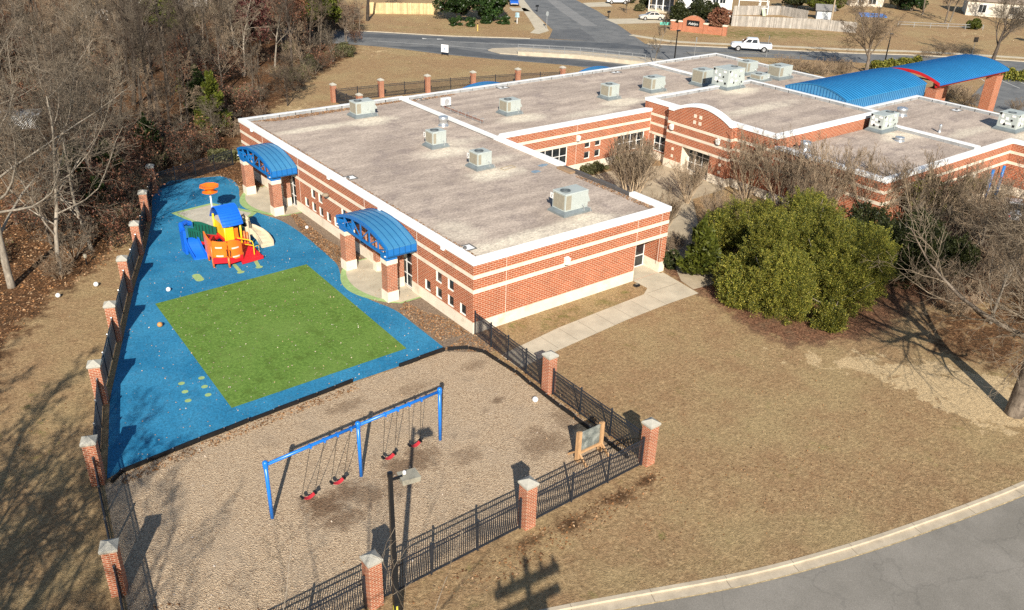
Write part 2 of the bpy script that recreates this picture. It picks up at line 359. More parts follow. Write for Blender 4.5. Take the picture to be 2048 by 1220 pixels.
# ---------------------------------------------------------------- ground and paving
def poly_mask(X, Y, poly, soft):
    poly = [tuple(p) for p in poly]; n = len(poly); ins = np.zeros(X.shape, bool); dist = np.full(X.shape, 1e9)
    for i in range(n):
        x0, y0 = poly[i]; x1, y1 = poly[(i+1) % n]
        c = ((y0 > Y) != (y1 > Y)) & (X < (x1-x0)*(Y-y0)/((y1-y0) if abs(y1-y0) > 1e-9 else 1e-9) + x0); ins ^= c
        dx, dy = x1-x0, y1-y0; t = np.clip(((X-x0)*dx+(Y-y0)*dy)/(dx*dx+dy*dy+1e-12), 0, 1)
        dist = np.minimum(dist, np.hypot(X-x0-t*dx, Y-y0-t*dy))
    sd = np.where(ins, dist, -dist); return np.clip(.5 + sd/soft*.5, 0, 1)
WOOD_EDGE = [(-24.5,8.),(-23.3,13.0),(-19.5,18.6),(-15.6,22.5),(-12.,30.),(-9.,38.6),(-2.0,39.4),(1.0,42.),(11.0,55.9),(22.5,69.0),(33.6,79.4),(41.5,92.5),(48,104.6),(60,140)]
def build_ground():
    xs = [-1500,-700,-300,-150,-90,-65] + list(np.arange(-50, 112.1, 1.0)) + [118,126,140,170,230,350,700,1500]
    ys = [-1500,-700,-300,-150,-90,-65] + list(np.arange(-48, 122.1, 1.0)) + [128,140,165,210,300,500,900,1800]
    X, Y = np.meshgrid(np.array(xs, float), np.array(ys, float)); nx, ny = len(xs), len(ys)
    leaf = poly_mask(X, Y, WOOD_EDGE + [(20,400),(-300,400),(-300,8)], 2.5)
    leaf = np.maximum(leaf, poly_mask(X, Y, [(-26,-18),(-24,-16.0),(-15.3,-15.9),(-8,-15.6),(-.2,-15.5),(-.2,-16.4),(-8,-16.8),(-14,-18.2),(-22,-24)], 1.0)*0.72)
    leaf = np.maximum(leaf, .9*poly_mask(X, Y, [(-2.1,36.5),(-2.1,31.5),(0,31),(0,36.3),(16,36.3),(16,39),(-6,39.5),(-6,37.2)], .8))
    sand = .88*poly_mask(X, Y, [(13.9,-11.6),(15.5,-13.2),(18.4,-15.2),(20.4,-17.5),(22.5,-21),(22,-25),(17.0,-25),(15.8,-22.2),(16.4,-18.5),(15.0,-15.5),(13.2,-12.6)], 1.8)
    leaf = np.maximum(leaf, .62*poly_mask(X, Y, [(21,-16),(27,-13),(40,-16),(60,-20),(60,-34),(30,-30),(22,-24)], 2.5))
    sand = np.maximum(sand, .7*poly_mask(X, Y, [G(560,215),G(620,200),G(640,235),G(560,260),G(520,250)], 3))
    sand = np.maximum(sand, .55*poly_mask(X, Y, [G(715,92),G(800,95),G(790,112),G(720,118)], 3))
    sand = np.maximum(sand, .55*poly_mask(X, Y, [G(1890,62),G(1960,62),G(1960,85),G(1880,80)], 4))
    green = .5*poly_mask(X, Y, [(1.3,-.3),(13,-.3),(13,-2.2),(4,-2.8)], .8)
    green = np.maximum(green, .30*poly_mask(X, Y, [(-26,8),(-20.5,6),(-22.2,-2),(-28,-2)], 3))
    green = np.maximum(green, .42*poly_mask(X, Y, [(-14,-17),(-6,-16.8),(-3,-20),(-10,-21)], 3))
    green = np.maximum(green, .62*poly_mask(X, Y, [G(1460,55),G(1700,65),G(1720,78),G(1500,80),G(1330,74)], 4))
    green = np.maximum(green, .5*poly_mask(X, Y, [G(760,50),G(1000,50),G(1000,62),G(760,60)], 4))
    red = poly_mask(X, Y, [(15.8,-.4),(15.6,-4.0),(14.9,-6.4),(14.3,-9.2),(14.9,-12.4),(18.6,-14.0),(21.5,-14.6),(27,-13.5),(30,-16),(60,-22),(60,-6),(35,-5),(35,4),(30,6),(17,4.5),(16.4,0)], 1.6)
    dirt = np.maximum(poly_mask(X, Y, [(-3.3,-.7),(-3.3,7.0),(.4,7.0),(.4,.2),(.2,-2.6),(-1,-2.2)], .4), poly_mask(X, Y, [(-3.2,12.6),(-3,24.8),(.4,24.8),(.4,12.6)], .4))
    red = .8*red
    me = bpy.data.meshes.new('lawn_ground')
    v = np.stack([X.ravel(), Y.ravel(), np.zeros(nx*ny)], 1)
    f = [(j*nx+i, j*nx+i+1, (j+1)*nx+i+1, (j+1)*nx+i) for j in range(ny-1) for i in range(nx-1)]
    me.from_pydata(v.tolist(), [], f); me.materials.append(M_GROUND)
    for nm, ch in (('zone', (leaf, sand, green)), ('zone2', (red, dirt, red*0))):
        a = me.color_attributes.new(nm, 'FLOAT_COLOR', 'POINT')
        d = np.ones((nx*ny, 4), np.float32)
        for k in range(3): d[:, k] = ch[k].ravel()
        a.data.foreach_set('color', d.ravel())
    o = bpy.data.objects.new('lawn_ground', me); COL.objects.link(o); return struct(o, 'dormant tan lawn with leaf litter under the trees')
build_ground()
FL = [(-22.75,-9.0),(-21.75,-1.75),(-19.95,4.85),(-17.6,11.15),(-15.3,17.3),(-13.0,22.9),(-10.7,29.0),(-8.4,35.0)]   # pillar line, wood side
# playground surfaces
east = smooth_line([(-2.34,-.5),(-2.30,2.94),(-2.35,5.4),(-3.05,8.0),(-3.05,11.0),(-2.25,13.6),(-2.0,16.5),(-1.93,20.4),(-2.16,23.4),(-3.0,26.2),(-3.0,29.6),(-2.1,32.4),(-1.8,34.6),(-2.3,36.2)], 5)
west = [(-6.4,37.3),(-8.6,35.0)] + [(x+.35, y) for x, y in reversed(FL[1:7])]
rub = east + west + [(-20.71,-1.5),(-14.46,-1.08),(-8.44,-.72),(-5.46,-.72)]
sheet('rubber_surface', rub, .010, M_RUBBER, 'blue poured rubber playground surface')
sheet('turf_field', [(-4.2,.75),(-14.75,.55),(-14.45,14.45),(-4.0,14.75)], .022, M_TURF, 'green artificial turf rectangle')
k_edge = plain('turf_edge_yellow', (.21,.22,.03), .9, fine=.2)
for a, b in (((-4.2,.75),(-14.75,.55)), ((-14.75,.55),(-14.45,14.45)), ((-14.45,14.45),(-4.0,14.75)), ((-4.0,14.75),(-4.2,.75))):
    pass
M_GREENMK = plain('pale_green_marking', (.30,.42,.17), .9, var=.2, scale=3, fine=.12)
M_SAND = plain('sand_pad', (.47,.44,.36), .95, var=.14, scale=1.5, fine=.16, fscale=30)
sheet('marking_edge', [(-8.75,29.55),(-5.3,30.05),(-2.95,26.1),(-6.8,22.6)], .016, M_GREENMK)
sheet('sand_pad', [(-8.35,29.25),(-5.5,29.65),(-3.45,26.15),(-6.8,23.3)], .022, M_SAND)
def pill(c, d, L, w, n=8):
    d = Vector(d).normalized(); q = Vector((-d.y, d.x)); c = Vector(c); o = []
    for s, base in ((1, 0), (-1, PI)):
        for k in range(n+1):
            a = base - PI/2 + PI*k/n; o.append(tuple(c + d*(s*(L/2)) + d*math.cos(a)*w/2 + q*math.sin(a)*w/2))
    return o
def disc(c, r, n=16, sy=1): return [(c[0]+r*math.cos(2*PI*k/n), c[1]+r*sy*math.sin(2*PI*k/n)) for k in range(n)]
sheet('marking_oval', pill((-10.95,16.75), (0,1), .75, .55), .016, M_GREENMK)
for c in ((-15.03,4.25),(-15.19,3.31),(-15.31,2.43),(-16.09,4.31),(-16.2,3.4),(-16.34,2.48)): sheet('marking_dot', disc(c, .17), .016, M_GREENMK)
for a, b in (((-8.17,17.6),(-8.27,16.0)), ((-6.72,17.25),(-6.92,16.1))):
    sheet('marking_footprint', pill(((a[0]+b[0])/2, (a[1]+b[1])/2), (b[0]-a[0], b[1]-a[1]), 1.2, .26), .016, M_GREENMK); sheet('marking_heel', disc(b, .26, 14, .8), .019, M_GREENMK)
ml = [(-20.71,-1.75),(-18.29,-1.51),(-14.46,-1.18),(-11.71,-1.02),(-8.44,-.83),(-5.46,-.85),(-2.49,-.8),(-.7,-2.2),(-.35,-7.4),(-.35,-14.9),(-7.6,-15.0),(-15.1,-15.1),(-23.5,-15.3),(-22.6,-8.9),(-21.6,-2.1)]
sheet('mulch_yard', ml, .009, M_MULCH, 'wood mulch under the swings')
# canopy pads with green crescent
def crescent(yc, out, x0=-.02, hw=3.75):
    return [(x0, yc-hw), (-1.55, yc-hw)] + [(-1.55 - out*math.cos(PI*k/16 - PI/2)**.8, yc - hw + 2*hw*k/16) for k in range(1, 16)] + [(-1.55, yc+hw), (x0, yc+hw)]
for yc in (9.65, 27.9):
    sheet('pad_border', crescent(yc, 1.95), .016, M_GREENMK); sheet('concrete_pad', crescent(yc, 1.35, hw=3.6), .022, M_CONC)
# concrete walk
M_JOINT = plain('walk_joint', (.20,.165,.12), .95)
wk = [(1.5,-2.75),(4.9,-2.3),(9.0,-2.1),(12.6,-1.95),(13.5,-1.4),(13.45,1.55),(15.98,1.55),(15.98,-.2),(16.25,-.2),(15.85,-3.9),(13.0,-3.85),(9.0,-3.95),(3.3,-4.4),(-.1,-4.75),(-.1,-2.95)]
sheet('concrete_path', wk, .012, M_CONC, 'concrete footpath along the school wall')
for x in (1.6,3.2,4.8,6.4,8.0,9.6,11.2,12.8): sheet('path_joint', [(x-.012,-2.6+.06*x*.7),(x+.012,-2.6+.06*x*.7),(x+.03,-4.35+.035*x),(x+.006,-4.35+.035*x)], .016, M_JOINT)
sheet('path_joint', [(12.9,-1.95),(15.9,-2.0),(15.9,-2.03),(12.9,-1.98)], .016, M_JOINT)
# courtyard
M_COURT = plain('courtyard_concrete', (.40,.33,.23), .95, var=.2, scale=.7, fine=.14, tint=(.27,.21,.13))
sheet('courtyard_paving', [(19.5,18.3),(30.5,18.6),(34.2,17.0),(34.2,9.2),(29.5,9.0),(24,3.2),(20.0,3.5),(17.5,9),(18,15)], .012, M_COURT, 'courtyard paving between the wings')
sheet('courtyard_path', [(20.3,3.6),(24.2,3.4),(21.5,-1.4),(18.5,-3.6),(16.0,-3.3),(16.3,-1.9)], .016, M_COURT)
# front road with kerb
cl = smooth_line([(-24,-14.6),(-17,-16.9),(-10.7,-19.0),(-6.9,-20.5),(-2.0,-22.5),(2.8,-24.0),(7.0,-25.05),(10.1,-25.75),(13.5,-26.4),(20,-27.3),(32,-28.3),(60,-29.5)], 5)
for i, p in enumerate(cl):
    pass
def strip(mb, line, d0, d1, z0, z1, mi=0):
    a = offset_line(line, d0); b = offset_line(line, d1)
    for i in range(len(line)-1):
        mb.hexa([(*a[i],z0),(*b[i],z0),(*b[i+1],z0),(*a[i+1],z0)], [(*a[i],z1),(*b[i],z1),(*b[i+1],z1),(*a[i+1],z1)], mi)
cl = [p for p in cl if p[0] > -16]
kb = MB(); strip(kb, cl, -.02, -.20, -.1, .125); strip(kb, cl, -.20, -.62, -.1, .02)
vg = MB(); a_ = offset_line(cl, -.02); b_ = offset_line(cl, 1.0); c_ = offset_line(cl, 2.6)
for i in range(len(cl)-1): vg.add([(*a_[i],.118),(*a_[i+1],.118),(*b_[i+1],.07),(*b_[i],.07)], [(0,1,2,3)]); vg.add([(*b_[i],.07),(*b_[i+1],.07),(*c_[i+1],.002),(*c_[i],.002)], [(0,1,2,3)])
struct(vg.build('grass_verge', M_GROUND, None, True), 'grass verge behind the near kerb')
kj = MB(); acc = 0.
for i in range(1, len(cl)):
    acc += (Vector(cl[i])-Vector(cl[i-1])).length
    if acc > 2.9: acc = 0.; a = Vector(offset_line(cl,.0)[i]); b = Vector(offset_line(cl,-.615)[i]); e_ = a+(b-a)*.34; kj.beam((a.x,a.y,.1262),(e_.x,e_.y,.1262),.022,.006); kj.beam((e_.x,e_.y,.021),(b.x,b.y,.021),.022,.006)
struct(kj.build('kerb_joint', M_JOINT), 'joints in the near kerb')
sheet('gutter_debris', offset_line(cl,-.615)+offset_line(cl,-.67)[::-1], .022, plain('gutter_grit', (.46,.35,.19), .95, var=.4, scale=4, fine=.4, fscale=12))
struct(kb.build('front_kerb', M_CONC2), 'concrete kerb and gutter along the near road')
sheet('front_road', offset_line(cl, -.60) + [(60,-60),(-12,-60)], .010, M_ASPH, 'grey asphalt road')
# back roads
far = smooth_line([G(560,56),G(690,61),G(760,64),G(900,72),G(1060,77),G(1200,83),G(1362,91),G(1545,99),G(1700,106),G(1850,111),G(2048,123),G(2400,150)], 5)
near = smooth_line([G(2400,180),G(2048,149),G(1900,140),G(1760,128),G(1640,121),G(1480,114),G(1380,122),G(1300,146),G(1200,138),G(1130,130),G(1010,120),G(890,109),G(800,98),G(730,91),G(560,80)], 5)
sheet('back_road', far + near, .010, M_ASPHB, 'wide asphalt road beyond the school')
sheet('road_patch', [G(890,107),G(830,99),G(760,91),G(905,96),G(1000,111),G(1130,118),G(1300,136),G(1300,144),G(1130,129),G(1010,119)], .014, M_ASPHD)
sheet('road_lane', [G(700,66),G(900,75),G(1060,80.5),G(1240,87),G(1330,99),G(1230,97),G(1060,88),G(900,81.5),G(700,73)], .014, M_ASPHD)
sheet('side_street', [G(1012,-30),G(1040,0),G(1068,25),G(1090,45),G(1112,66),G(1095,77.2),G(1200,83.2),G(1290,87.5),G(1262,68),G(1225,42),G(1195,22),G(1152,0),G(1110,-30)], .014, M_ASPHB, 'side street running away between lawns')
sheet('street_patch', [G(1085,-8),G(1122,4),G(1160,30),G(1195,52),G(1165,52),G(1120,22)], .018, asphalt('asphalt_pale', (.19,.19,.185), (.24,.235,.225), .1))
sheet('street_patch', [G(1105,60),G(1160,57),G(1182,72),G(1192,82.5),G(1098,76.5)], .018, asphalt('asphalt_mid', (.10,.105,.11), (.14,.14,.14), .3))
M_WLINE = plain('white_road_paint', (.62,.61,.57), .8, var=.2, scale=3, fine=.2)
def gline(px, w, z, name='lane_line', mat=None):
    pts = [G(*p) for p in px]; sheet(name, offset_line(pts, w/2) + offset_line(pts, -w/2)[::-1], z, mat or M_WLINE)
gline([(745,82),(900,92),(975,98.5)], .12, .019); gline([(900,83.5),(1060,90.5),(1200,97.5)], .12, .019)
gline([(1372,106),(1480,106),(1600,111),(1700,116)], .14, .019, mat=plain('faded_yellow_paint', (.42,.34,.17), .85, fine=.2))
# turn arrow painted on the road
ar = MB(); A = Vector(G(862,78.2)); B = Vector(G(880,78.4)); d = (B-A).normalized(); q = Vector((-d.y, d.x))
def P2(a, b): v = A + d*a + q*b; return (v.x, v.y, .019)
ar.add([P2(-1.4,-.1),P2(1.0,-.1),P2(1.0,.1),P2(-1.4,.1),P2(1.0,.42),P2(1.0,-.42),P2(2.2,0),P2(-1.4,.9),P2(-.6,.3)], [(0,1,2,3),(4,5,6),(3,8,7)])
struct(ar.build('road_arrow', M_WLINE), 'white turn arrow painted on the road')
# median island, retaining wall and pavements beyond
md = MB(); md.prism([G(976,101),G(985,98),G(1040,96.5),G(1160,104),G(1300,117),G(1345,124),G(1325,131),G(1290,127),G(1160,118),G(1000,108)], -.05, .13)
struct(md.build('median_island', M_CONC2), 'raised concrete island in the road')
sheet('side_walk', [G(1030,-30),G(1048,0),G(1065,22),G(1088,46),G(1098,62),G(1078,68),G(1060,66),G(1070,58),G(1058,38),G(1040,12),G(1020,-30)], .016, M_CONC)
bw = smooth_line([G(1262,70),G(1300,76),G(1362,84),G(1545,92),G(1700,99),G(1850,104),G(2048,116),G(2400,140)], 4)
fw = MB(); strip(fw, bw, .75, -.75, -.05, .02); struct(fw.build('far_pavement', M_CONC), 'concrete pavement beyond the road')
fk = MB(); strip(fk, [p for p in far if PX(*p)[0] > 1290], -.02, -.4, -.05, .1); strip(fk, [p for p in far if PX(*p)[0] < 1085], -.02, -.35, -.05, .1)
struct(fk.build('far_kerb', M_CONC2), 'concrete kerb beyond the road')
sheet('driveway', [G(1210,38),G(1330,36),G(1330,46),G(1232,48)], .016, M_CONC); sheet('driveway', [G(1165,6),G(1215,4),G(1225,13),G(1178,14)], .016, M_CONC)
sheet('driveway', [G(1018,15),G(1050,16),G(1062,23),G(1025,22)], .016, M_CONC)
# car park
sheet('parking_lot', [G(1985,150),G(2400,195),G(2400,330),G(2048,240),G(1930,205)], .012, M_ASPHB, 'parking area past the covered walk')
for a, b in (((2000,160),(2040,177)), ((2025,158),(2060,172)), ((1962,158),(1985,172))): gline([a, b], .12, .017, 'parking_line')

# ---------------------------------------------------------------- the school
S = thing('school_building', 'long low red brick school with pale stone bands, white parapet caps and gravel roof', 'school')
B0, B1, B2, B3 = 2.69, 2.95, 3.64, 3.89
def wall(name, p0, p1, z1, holes=(), depth=.13, z0=0.0, bands=((B0,B1),(B2,B3)), plinth=.78, nobase=(), bandskip=()):
    """brick wall from p0 to p1 (outside on the right hand side), holes = (u0,u1,z0,z1)"""
    p0 = Vector(p0); p1 = Vector(p1); L = (p1-p0).length; d = (p1-p0)/L; nrm = Vector((d.y, -d.x))
    us = sorted({0, L, *[h[0] for h in holes], *[h[1] for h in holes]}); zs = sorted({z0, z1, *[h[2] for h in holes], *[h[3] for h in holes]})
    m = MB()
    def P(u, z, o=0): q = p0 + d*u + nrm*o; return (q.x, q.y, z)
    for i in range(len(us)-1):
        for j in range(len(zs)-1):
            uc = (us[i]+us[i+1])/2; zc = (zs[j]+zs[j+1])/2
            if any(h[0] < uc < h[1] and h[2] < zc < h[3] for h in holes): continue
            m.add([P(us[i],zs[j]),P(us[i+1],zs[j]),P(us[i+1],zs[j+1]),P(us[i],zs[j+1])], [(0,1,2,3)], 0)
    for a, b, c, e in holes:
        for q in ([P(a,c),P(a,e),P(a,e,-depth),P(a,c,-depth)], [P(b,e),P(b,c),P(b,c,-depth),P(b,e,-depth)], [P(b,c),P(a,c),P(a,c,-depth),P(b,c,-depth)], [P(a,e),P(b,e),P(b,e,-depth),P(a,e,-depth)]):
            m.add(q, [(0,1,2,3)], 1)
    m.build(name, [M_BRICK, M_STONE], S)
    def slab(nm, u0, u1, za, zb, o, mat):
        k = MB(); a = [P(u0,za,-.05),P(u1,za,-.05),P(u1,za,o),P(u0,za,o)]; b = [P(u0,zb,-.05),P(u1,zb,-.05),P(u1,zb,o),P(u0,zb,o)]
        k.hexa(a, b); k.build(nm, mat, S)
    for a, b in bands:
        cuts = [0] + [x for h in sorted(bandskip) for x in h] + [L]
        for i in range(0, len(cuts), 2):
            if cuts[i+1]-cuts[i] > .1: slab('stone_band', cuts[i]-.012*(i == 0), cuts[i+1]+.012*(i+2 == len(cuts)), a, b, .014, M_STONE)
    if plinth:
        cuts = [0] + [x for h in sorted(nobase) for x in h] + [L]
        for i in range(0, len(cuts), 2):
            if cuts[i+1]-cuts[i] > .1: slab('stone_base', cuts[i]-.025*(i == 0), cuts[i+1]+.025*(i+2 == len(cuts)), -.1, plinth, .028, M_STONE)
    return p0, d, nrm
WPROTO = {}
def window(p0, d, nrm, u0, u1, z0, z1, nx=1, nz=1, inset=.09, name='window'):
    w, h = u1-u0, z1-z0; key = (round(w,2), round(h,2), nx, nz, name)
    q = p0 + d*(u0+w/2) - nrm*inset; ang = math.atan2(d.y, d.x)
    if key in WPROTO: o = copy_tree(WPROTO[key], parent=S)
    else:
        m = MB(); t = .05
        m.box(-w/2,w/2,-.04,.04,0,t); m.box(-w/2,w/2,-.04,.04,h-t,h); m.box(-w/2,-w/2+t,-.04,.04,t,h-t); m.box(w/2-t,w/2,-.04,.04,t,h-t)
        for i in range(1, nx): x = -w/2+w*i/nx; m.box(x-.03,x+.03,-.035,.035,t,h-t)
        for j in range(1, nz): z = h*j/nz; m.box(-w/2+t,w/2-t,-.032,.032,z-.03,z+.03)
        o = m.build(name, M_FRAME, S); p = MB(); p.box(-w/2+.01,w/2-.01,.0,.02,.01,h-.01); p.build('pane', M_GLASS, o); WPROTO[key] = o
    o.location = (q.x, q.y, z0); o.rotation_euler = (0,0,ang); return o
# wing A : west wall runs from far (y=36.3) to near (y=0) so that the outside is on the right-hand side -> go from y=36.3 to 0 : d=(0,-1), nrm=(-1,0)
LA = 36.3
wh = []
def grp(ys, sizes):
    for (y, rows) in zip(ys, sizes):
        for r in rows:
            wh.append((LA-y-.32, LA-y+.32, 1.96 if r else .87, B0 if r else 1.58))
grp((23.05,21.75,20.5,19.2), ((0,),(0,1),(0,1),(0,)))
grp((17.95,16.65,15.35,14.05), ((0,),(0,1),(0,1),(0,)))
grp((5.10,3.77,2.43,1.08), ((0,),(0,1),(0,1),(0,)))
doors = [(LA-10.9, LA-7.05, .02, B0), (LA-28.9, LA-25.05, .02, B0)]
P0, D0, N0 = wall('wall', (0,LA), (0,0), 4.6, wh + doors, nobase=[(LA-28.9,LA-25.05),(LA-10.9,LA-7.05)])
for h in wh: window(P0, D0, N0, *h)
def storefront(p0, d, nrm, u0, u1, z0, z1, n, inset=.2):
    """glazed door set: fixed frame with glazing bars, two leaves with handles"""
    o = window(p0, d, nrm, u0, u1, z0, z1, n, 3, inset, 'entrance_door')
    return o
for a, b, c, e in doors: storefront(P0, D0, N0, a, b, c, e, 4)
for y in (24.2, 6.33): pass
# south wall of wing A with the door alcove
P1, D1, N1 = wall('wall', (0,0), (16.45,0), 4.6, [(13.45,15.98,.03,B0)], depth=.02, nobase=[(13.45,15.98)])
al = MB(); al.add([(13.45,0,.0),(13.45,1.6,.0),(13.45,1.6,B0),(13.45,0,B0)], [(0,1,2,3)]); al.add([(15.98,1.6,.78),(15.98,0.02,.78),(15.98,0.02,B0),(15.98,1.6,B0)], [(0,1,2,3)])
al.add([(13.45,1.6,.0),(15.98,1.6,.0),(15.98,1.6,B0),(13.45,1.6,B0)], [(0,1,2,3)]); al.add([(13.45,0.02,B0-.004),(13.45,1.6,B0-.004),(15.98,1.6,B0-.004),(15.98,0.02,B0-.004)], [(0,1,2,3)], 1); al.build('alcove_wall', [M_BRICK, M_STONE], S)
ab = MB(); ab.box(15.945,16.0,-.02,1.6,0,.78); ab.build('stone_base', M_STONE, S)
window(Vector((13.45,1.6)), Vector((1,0)), Vector((0,-1)), 1.35, 2.48, .03, 2.62, 1, 3, -.05, 'door')
window(Vector((13.45,1.6)), Vector((1,0)), Vector((0,-1)), .08, 1.28, .03, 2.62, 1, 3, -.05, 'door')
wall('wall', (16.45,0), (16.45,20.05), 4.6, [(3,5,.9,B0),(9,12,.9,B0)])
for a, b in ((3,5),(9,12)): window(Vector((16.45,0)), Vector((0,1)), Vector((1,0)), a, b, .9, B0, 2, 2)
wall('wall', (16.45,36.3), (0,36.3), 4.6)
# wing B
XB = 16.45
bh = [(4.5,7.9,1.05,B0),(10.05,10.72,2.18,B0),(11.35,12.02,2.18,B0),(10.05,10.72,1.13,1.80),(11.35,12.02,1.13,1.80),(14.22,17.78,1.07,B0)]
P2_, D2, N2 = wall('wall', (XB,20.05), (35,20.05), 4.6, bh)
for h in bh: window(P2_, D2, N2, *h, *( (4,2) if h[1]-h[0] > 2 else (1,1)))
wall('wall', (62.8,36.0), (16.45,36.0), 4.6); wall('wall', (62.8,18.2), (62.8,36.0), 4.6); wall('wall', (50.8,18.2), (62.8,18.2), 4.6, plinth=0)
# wing C : tall entrance wing, three bands, arched gable
BC = ((2.40,2.64),(3.62,3.88),(4.20,4.45)); ZC = 5.45
BC = ((2.40,2.64),(3.30,3.52),(4.20,4.45))
BC = ((B0-.29,B0-.05),(3.32,3.56),(4.20,4.45))
wall('wall', (35,21.0), (35,17.2), ZC, [(1.65,3.1,.9,2.4)], bands=BC); window(Vector((35,21.0)), Vector((0,-1)), Vector((-1,0)), 1.65, 3.1, .9, 2.4, 2, 2)
XE = 34.3
ph = [(2.15,5.55,.03,2.4)]
# projecting entrance block between y=17.2 and y=9.6
PE, DE, NE = wall('wall', (XE,17.2), (XE,9.6), ZC, ph, depth=1.2, bands=BC, nobase=[(2.15,5.55)])
wall('wall', (35,17.2), (XE,17.2), ZC, bands=BC); wall('wall', (XE,9.6), (35,9.6), ZC, bands=BC)
window(Vector((XE,17.2)), Vector((0,-1)), Vector((-1,0)), 2.17, 5.53, .03, 2.38, 4, 3, 1.1, 'entrance_door')
wall('wall', (35,9.6), (35,5.37), ZC, bands=BC); wall('wall', (35,5.37), (50.8,5.37), ZC, bands=(), plinth=0, z0=4.0)
wall('wall', (50.8,5.37), (50.8,21.0), ZC, bands=(), plinth=0, z0=4.0); wall('wall', (50.8,21.0), (35,21.0), ZC, bands=(), plinth=0, z0=4.0)
# arched gable panel on the entrance block
YC, HWG = 13.2, 3.35
arc = [(YC - HWG + 2*HWG*k/24, ZC + .95*max(0, math.cos(PI/2*(-1+2*k/24)))**.85) for k in range(25)]
g = MB(); vs = [(XE, y, ZC) for y, z in arc] + [(XE, y, z) for y, z in arc] + [(XE+.45, y, ZC) for y, z in arc] + [(XE+.45, y, z) for y, z in arc]
g.add(vs, [(i+1,i,25+i,26+i) for i in range(24)] + [(50+i,51+i,76+i,75+i) for i in range(24)]); g.build('gable_wall', M_BRICK, S)
gc = MB()
cp = [(17.2, ZC)] + [(17.0, ZC)] + [(y, z) for y, z in reversed(arc)] + [(9.8, ZC), (9.6, ZC)]
cp = sorted(cp)
for i in range(len(cp)-1):
    (y0, z0), (y1, z1) = cp[i], cp[i+1]
    if y1-y0 < 1e-4: continue
    gc.hexa([(XE-.07,y0,z0-.01),(XE+.5,y0,z0-.01),(XE+.5,y1,z1-.01),(XE-.07,y1,z1-.01)], [(XE-.07,y0,z0+.30),(XE+.5,y0,z0+.30),(XE+.5,y1,z1+.30),(XE-.07,y1,z1+.30)])
gc.build('arched_cap', M_WHITE, S)
for (y, z) in ((13.95,5.55),(13.3,5.55),(13.95,4.98),(13.3,4.98)):
    t = MB(); t.box(XE-.02, XE+.02, y-.16, y+.16, z-.16, z+.16); t.build('stone_tile', M_STONE, S)
for (y, z) in ((16.2,1.9),(16.2,1.2),(10.4,1.9),(10.4,1.2)):
    t = MB(); t.box(XE-.02, XE+.02, y-.14, y+.14, z-.14, z+.14); t.build('stone_tile', M_STONE, S)
# wing D
wall('wall', (35,5.37), (35,-5.0), 4.6); wall('wall', (35,-5.0), (55.4,-5.0), 4.6, [(13.5,15.0,.03,B0),(17.0,18.2,.03,2.2)]); window(Vector((35,-5)), Vector((1,0)), Vector((0,-1)), 13.5, 15.0, .03, B0, 2, 3, .17, 'entrance_door')
window(Vector((35,-5)), Vector((1,0)), Vector((0,-1)), 17.0, 18.2, .03, 2.2, 1, 2, .17, 'door')
wall('wall', (55.4,-5.0), (55.4,-16), 4.6, [(2,4.5,1.1,B0),(6,8.5,1.1,B0)]); wall('wall', (55.4,-16), (64.2,-16), 4.6); wall('wall', (64.2,-16), (64.2,9.25), 4.6)
for a in (2, 6): window(Vector((55.4,-5)), Vector((0,-1)), Vector((-1,0)), a, a+2.5, 1.1, B0, 2, 2)
